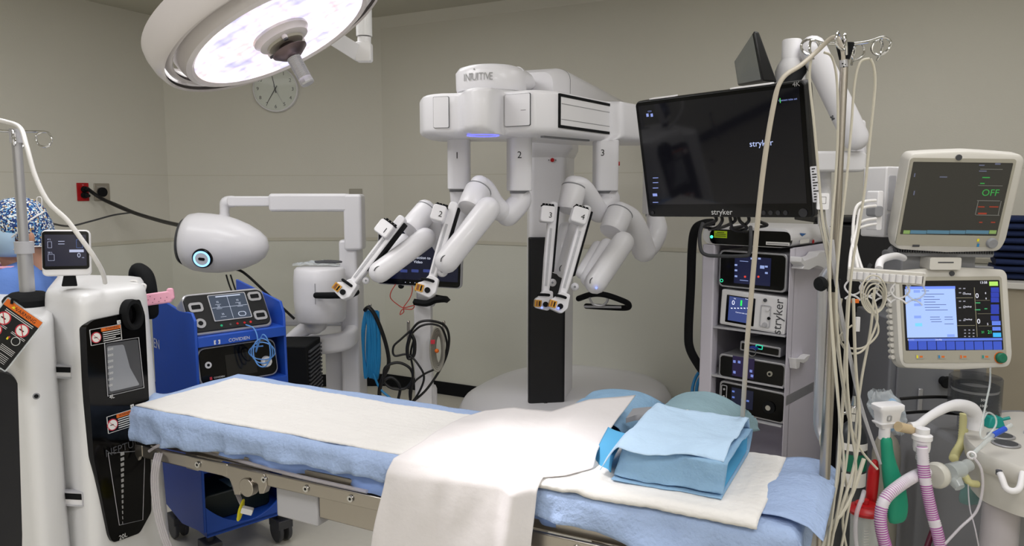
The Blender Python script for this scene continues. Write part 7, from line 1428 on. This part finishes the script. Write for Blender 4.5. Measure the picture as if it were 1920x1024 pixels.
corr('breathing_hose', 'purple and clear corrugated breathing hose hanging straight down from the white tee', [(1729, 838, 1.98), (1732, 880, 1.97), (1738, 920, 1.96), (1748, 965, 1.95), (1758, 1000, 1.94), (1768, 1050, 1.93)], .0150, M['rib'], m2=M['purple'])
corr('breathing_hose', 'purple and clear corrugated breathing hose curving left in front of the green bag', [(1738, 885, 2.02), (1715, 893, 1.99), (1685, 912, 1.95), (1660, 935, 1.93), (1651, 965, 1.92), (1654, 1000, 1.91), (1668, 1050, 1.9)], .0155, M['rib'], m2=M['purple'])
corr('drain_hose', 'yellowish corrugated hose behind the white breathing arm', [(1808, 775, 2.28), (1806, 810, 2.27), (1803, 830, 2.26), (1792, 850, 2.24), (1788, 860, 2.2)], .0130, M['yhose'], .008)
corr('drain_hose', 'short yellowish corrugated loop under the breathing filter', [(1810, 893, 2.12), (1818, 905, 2.1), (1834, 908, 2.1)], .010, M['yhose'], .007)
t = thing('breathing_tee', 'white plastic tee and valve at the end of the breathing arm', 'connector', P(1725, 815, 2.02)); mb = MB(M['white2'])
mb.lathe([(.001, .0), (.020, .0), (.022, .01), (.022, .03), (.026, .034), (.026, .046), (.018, .05), (.018, .065), (.001, .066)], P(1728, 838, 2.0) - V((0, 0, .012)), n=24); mb.build('body', t, **W)
mb = MB(M['clearp']); mb.lathe([(.012, 0), (.014, .0), (.014, .045), (.012, .045)], P(1728, 842, 1.99) - V((0, 0, .03)), n=22); mb.build('sleeve', t, **W)
mb = MB(mat('tan_plastic', 'c2ae8c', .5)); mb.cyl(P(1684, 800, 2.0), P(1710, 806, 2.02), .014, .013, 20); mb.build('adapter', t, **W)
bM_ = frame(P(1650, 800, 2.0), V((1, .25, 0)), V((.12, 0, 1))); u = uv(bM_, 1697, 790)[0]; w = uv(bM_, 1670, 762)[1]; t = thing('valve_box', 'white valve block above the green breathing bag', 'valve', bM_)
mb = MB(M['white2']); R = []
for k, z in ((.62, -.012), (.70, -.004), (.86, 0), (.90, .004), (.74, .006), (.84, w * .6), (1.0, w * .72), (1.0, w * .95), (.9, w)): R.append([V((u / 2 + (p[0] - u / 2) * k, .02 + p[1] * k, z)) for p in [(a_, b_ - .02) for a_, b_ in rr(0, u, 0, .045, .008, 3)]])
mb.rings(R); mb.build('block', t, ang=45); mb = MB(M['white2']); mb.cyl((u * .42, .02, -.045), (u * .42, .02, -.01), .015, n=20); mb.build('neck', t)
mb = MB(M['gink']); mb.rframe((u * .3, u * .48, w * .2, w * .5), (u * .34, u * .44, w * .25, w * .45), .004, .003, -.0105 + .012, .006); mb.build('symbol', t)
mb = MB(M['green']); R = []
gb_ = [(1662, 818, 11, 9), (1662, 832, 11, 9), (1664, 855, 12, 10), (1668, 880, 16, 12), (1674, 905, 20, 14), (1680, 935, 21, 15), (1681, 960, 20, 13), (1680, 975, 17, 10), (1678, 982, 12, 5)]
for i in range(len(gb_)):
    x, y, rx, ry = gb_[i]; c = P(x, y, 2.02); ring = []
    for j in range(32):
        a_ = 2 * math.pi * j / 32; f_ = 1 + .10 * math.cos(3 * a_ + .5) * min(1, max(0, i - 1) / 3); ring.append(c + V((rx * 2.02 / F * math.cos(a_) * f_, ry * 2.02 / F * math.sin(a_) * f_, .004 * nz(i, j, 0, .3))))
    R.append(ring)
mb.rings(R); tag(mb.build('breathing_bag', origin=True, ang=60, sub=1), 'green rubber breathing bag hanging below the white valve block', 'bag')
t = thing('breathing_filter', 'round translucent breathing filter with clear corrugated side port', 'filter', P(1765, 890, 2.05)); a_, b_ = P(1752, 892, 2.02), P(1785, 886, 2.06)
mb = MB(mat('milky_disc', 'd8d6cc', .3, alpha=.8)); mb.lathe([(.001, -.004), (.03, -.002), (.036, .006), (.037, .012), (.036, .020), (.028, .028), (.001, .03)], a_, (b_ - a_), 36); mb.build('disc', t, **W)
mb = MB(M['clearp']); mb.cyl(b_ - (b_ - a_) * .2, P(1800, 880, 2.08), .026, .024, 24); mb.cyl(P(1800, 880, 2.08), P(1816, 872, 2.1), .018, n=20); mb.cyl(P(1790, 900, 2.05), P(1800, 915, 2.03), .020, .014, 18); mb.build('side_port', t, **W)
mb = MB(mat('pale_teal_film', '6fa6a2', .2, alpha=.45)); R = []
for x, y, rx in ((1835, 905, 30), (1828, 918, 32), (1822, 932, 30), (1818, 942, 24), (1815, 946, 8)): c = P(x, y, 2.2); R.append([c + V((rx * 2.2 / F * math.cos(k) * .8, rx * 2.2 / F * math.sin(k) * .5, 0)) for k in [2 * math.pi * j / 28 for j in range(28)]])
mb.rings(R); tag(mb.build('face_mask', origin=True, ang=60), 'translucent teal plastic bowl hanging below the worktop corner', 'bowl')
cable('maroon_hose', 'dark maroon hose arching over the floor beneath the anaesthesia machine', 'hose', [(1735, 1035, 2.5), (1752, 990, 2.55), (1775, 960, 2.6), (1805, 947, 2.65), (1835, 950, 2.7), (1860, 965, 2.75)], .010, M['maroon'], 12)
cable('black_hose', 'upper thin black cable running behind the breathing arm', 'cable', [(1688, 748, 2.6), (1730, 745, 2.6), (1775, 745, 2.6), (1815, 752, 2.6)], .006, M['bcable']); cable('black_hose', 'lower thin black cable running behind the breathing arm', 'cable', [(1690, 775, 2.6), (1740, 772, 2.62), (1800, 776, 2.6), (1830, 772, 2.6)], .006, M['bcable'])
# clear wrapped mask
mb = MB(mat('blue_mask_plastic', '3d9fd8', .3)); c = P(1672, 778, 2.1); mb.sph(c, (.020, .016, .05), 20, 12); 
bgm = MB(M['film'])
def bag(a_, b_):
    th = 2 * math.pi * a_; z = b_; prof_ = .016 + .034 * math.sin(math.pi * min(.98, z * .85 + .08)) ; n = nz(math.cos(th) * 2, math.sin(th) * 2, z * 4, 1.6) * .010
    c = P(1650 + 28 * z, 732 + 82 * z, 2.1); return c + V(((prof_ + n) * math.cos(th), (prof_ * .6 + n) * math.sin(th), n))
bgm.grid(bag, 36, 22); o = bgm.build('wrapped_mask', origin=True, ang=50); tag(o, 'blue face mask wrapped in clear crinkled plastic above the green bag', 'mask'); mb.v = [v - o.location for v in mb.v]; mb.build('mask_shell', o)
# gas cylinders
def gas(name, label, px, Y, r, ytop, m, valve=True, marks=True):
    c = plan(px, Y); zt4 = P(px, ytop, Y).z; t = thing(name, label, 'gas cylinder', c); mb = MB(m); mb.lathe([(.001, 0), (r * .95, 0), (r, .01), (r, zt4 - .10), (r * .93, zt4 - .06), (r * .7, zt4 - .03), (r * .3, zt4 - .008), (.001, zt4 - .006)], c, n=36); mb.build('bottle', t, **W)
    if valve: mb = MB(M['chrome']); mb.lathe([(.001, -.012), (.014, -.01), (.016, .02), (.022, .025), (.022, .045), (.012, .05), (.008, .075), (.006, .085), (.001, .085)], c + V((0, 0, zt4)), n=18); mb.cyl(c + V((-.045, -.01, zt4 + .02)), c + V((.03, 0, zt4 + .035)), .006, n=10); mb.build('valve', t, **W)
    if marks:
        for y0, y1, mm, nn_ in ((825, 838, 'paper', 'label'), (880, 905, 'paper', 'label'), (845, 876, 'dgreen', 'green_band')): za, zb_ = P(px, y1, Y).z, P(px, y0, Y).z; mb = MB(M[mm]); R = [[c + V(((r + .001) * math.cos(k), (r + .001) * math.sin(k), z)) for k in [-2.6 + 1.9 * j / 14 for j in range(15)]] for z in (za, zb_)]; mb.rings(R, cap=False, close=False); mb.build(nn_, t, **W)
    return t
gas('gas_cylinder', 'dark grey gas cylinder with green band and white labels behind the infusion pole', 1622, 2.62, .052, 785, mat('dark_cylinder', '3c3f43', .35, .2))
gas('gas_cylinder', 'beige-grey gas cylinder standing behind the green breathing bag', 1690, 2.75, .050, 808, M['taupe'], False, False)
# suction canister
c = P(1623, 958, 2.02); t = thing('suction_canister', 'clear suction canister with red lid and handle beside the green bag', 'suction canister', V((c.x, 2.02, c.z - .28)))
mb = MB(M['clearp']); mb.lathe([(.001, -.26), (.034, -.26), (.039, -.02), (.039, 0)], c, n=36); mb.build('jar', t, **W)
mb = MB(M['red']); mb.lathe([(.001, -.004), (.046, -.004), (.048, .004), (.044, .010), (.03, .016), (.028, .022), (.001, .024)], c, n=36); mb.cyl(c + V((-.005, -.005, .02)), c + V((-.005, -.005, .036)), .010, n=16); mb.build('lid', t, **W)
mb = MB(M['red']); mb.tube([c + V((.028, .03, .0)), c + V((.030, .03, .05)), c + V((.032, .03, .10)), c + V((.034, .03, .13))], [.013, .016, .016, .009], 14, 5, True); mb.build('handle', t, **W)
mb = MB(M['wink']); fr = frame(c + V((-.02, -.0395, -.09)), V((1, .2, 0)))
for i in range(7): mb.T = fr; mb.box(.0, .016 if i % 2 else .024, -.001, 0, .008 * i, .008 * i + .0015)
mb.build('scale', t, **W)
mb = MB(M['mblack']); mb.box(c.x - .03, c.x + .06, 2.06, 2.10, c.z - .36, c.z - .26); mb.cyl((c.x, 2.08, .1), (c.x, 2.08, c.z - .3), .012); mb.cyl((c.x, 2.08, 0), (c.x, 2.08, .1), .09, .05, 24); mb.build('stand', t, **W)
cable('suction_tube', 'clear suction tube plugged into the red canister lid', 'tube', [(1616, 940, 2.0), (1620, 922, 1.99), (1616, 935, 1.97), (1606, 965, 1.95), (1604, 1000, 1.94), (1608, 1040, 1.93)], .006, M['clearm'], 10)

mb = MB(M['silver']); mb.tube(pxl([(1556, 500, 1.96), (1547, 512, 1.98), (1542, 535, 2.0), (1539, 640, 2.0), (1535, 760, 2.0), (1535, 800, 2.0), (1541, 826, 1.98)]), [.006, .009, .013, .013, .013, .013, .009], 16, 6); tag(mb.build('padded_tube', origin=True), 'thick grey vertical tube beside the steel infusion pole', 'tube')
cable('blue_tube', 'left of two dark blue tubes curving behind the left side of the video tower', 'tube', [(1318, 690, 3.75), (1306, 705, 3.7), (1299, 725, 3.68), (1297, 750, 3.66)], .008, M['cyan']); cable('blue_tube', 'right of two dark blue tubes curving behind the left side of the video tower', 'tube', [(1322, 700, 3.7), (1311, 712, 3.68), (1306, 730, 3.66), (1306, 755, 3.66)], .008, M['cyan'])
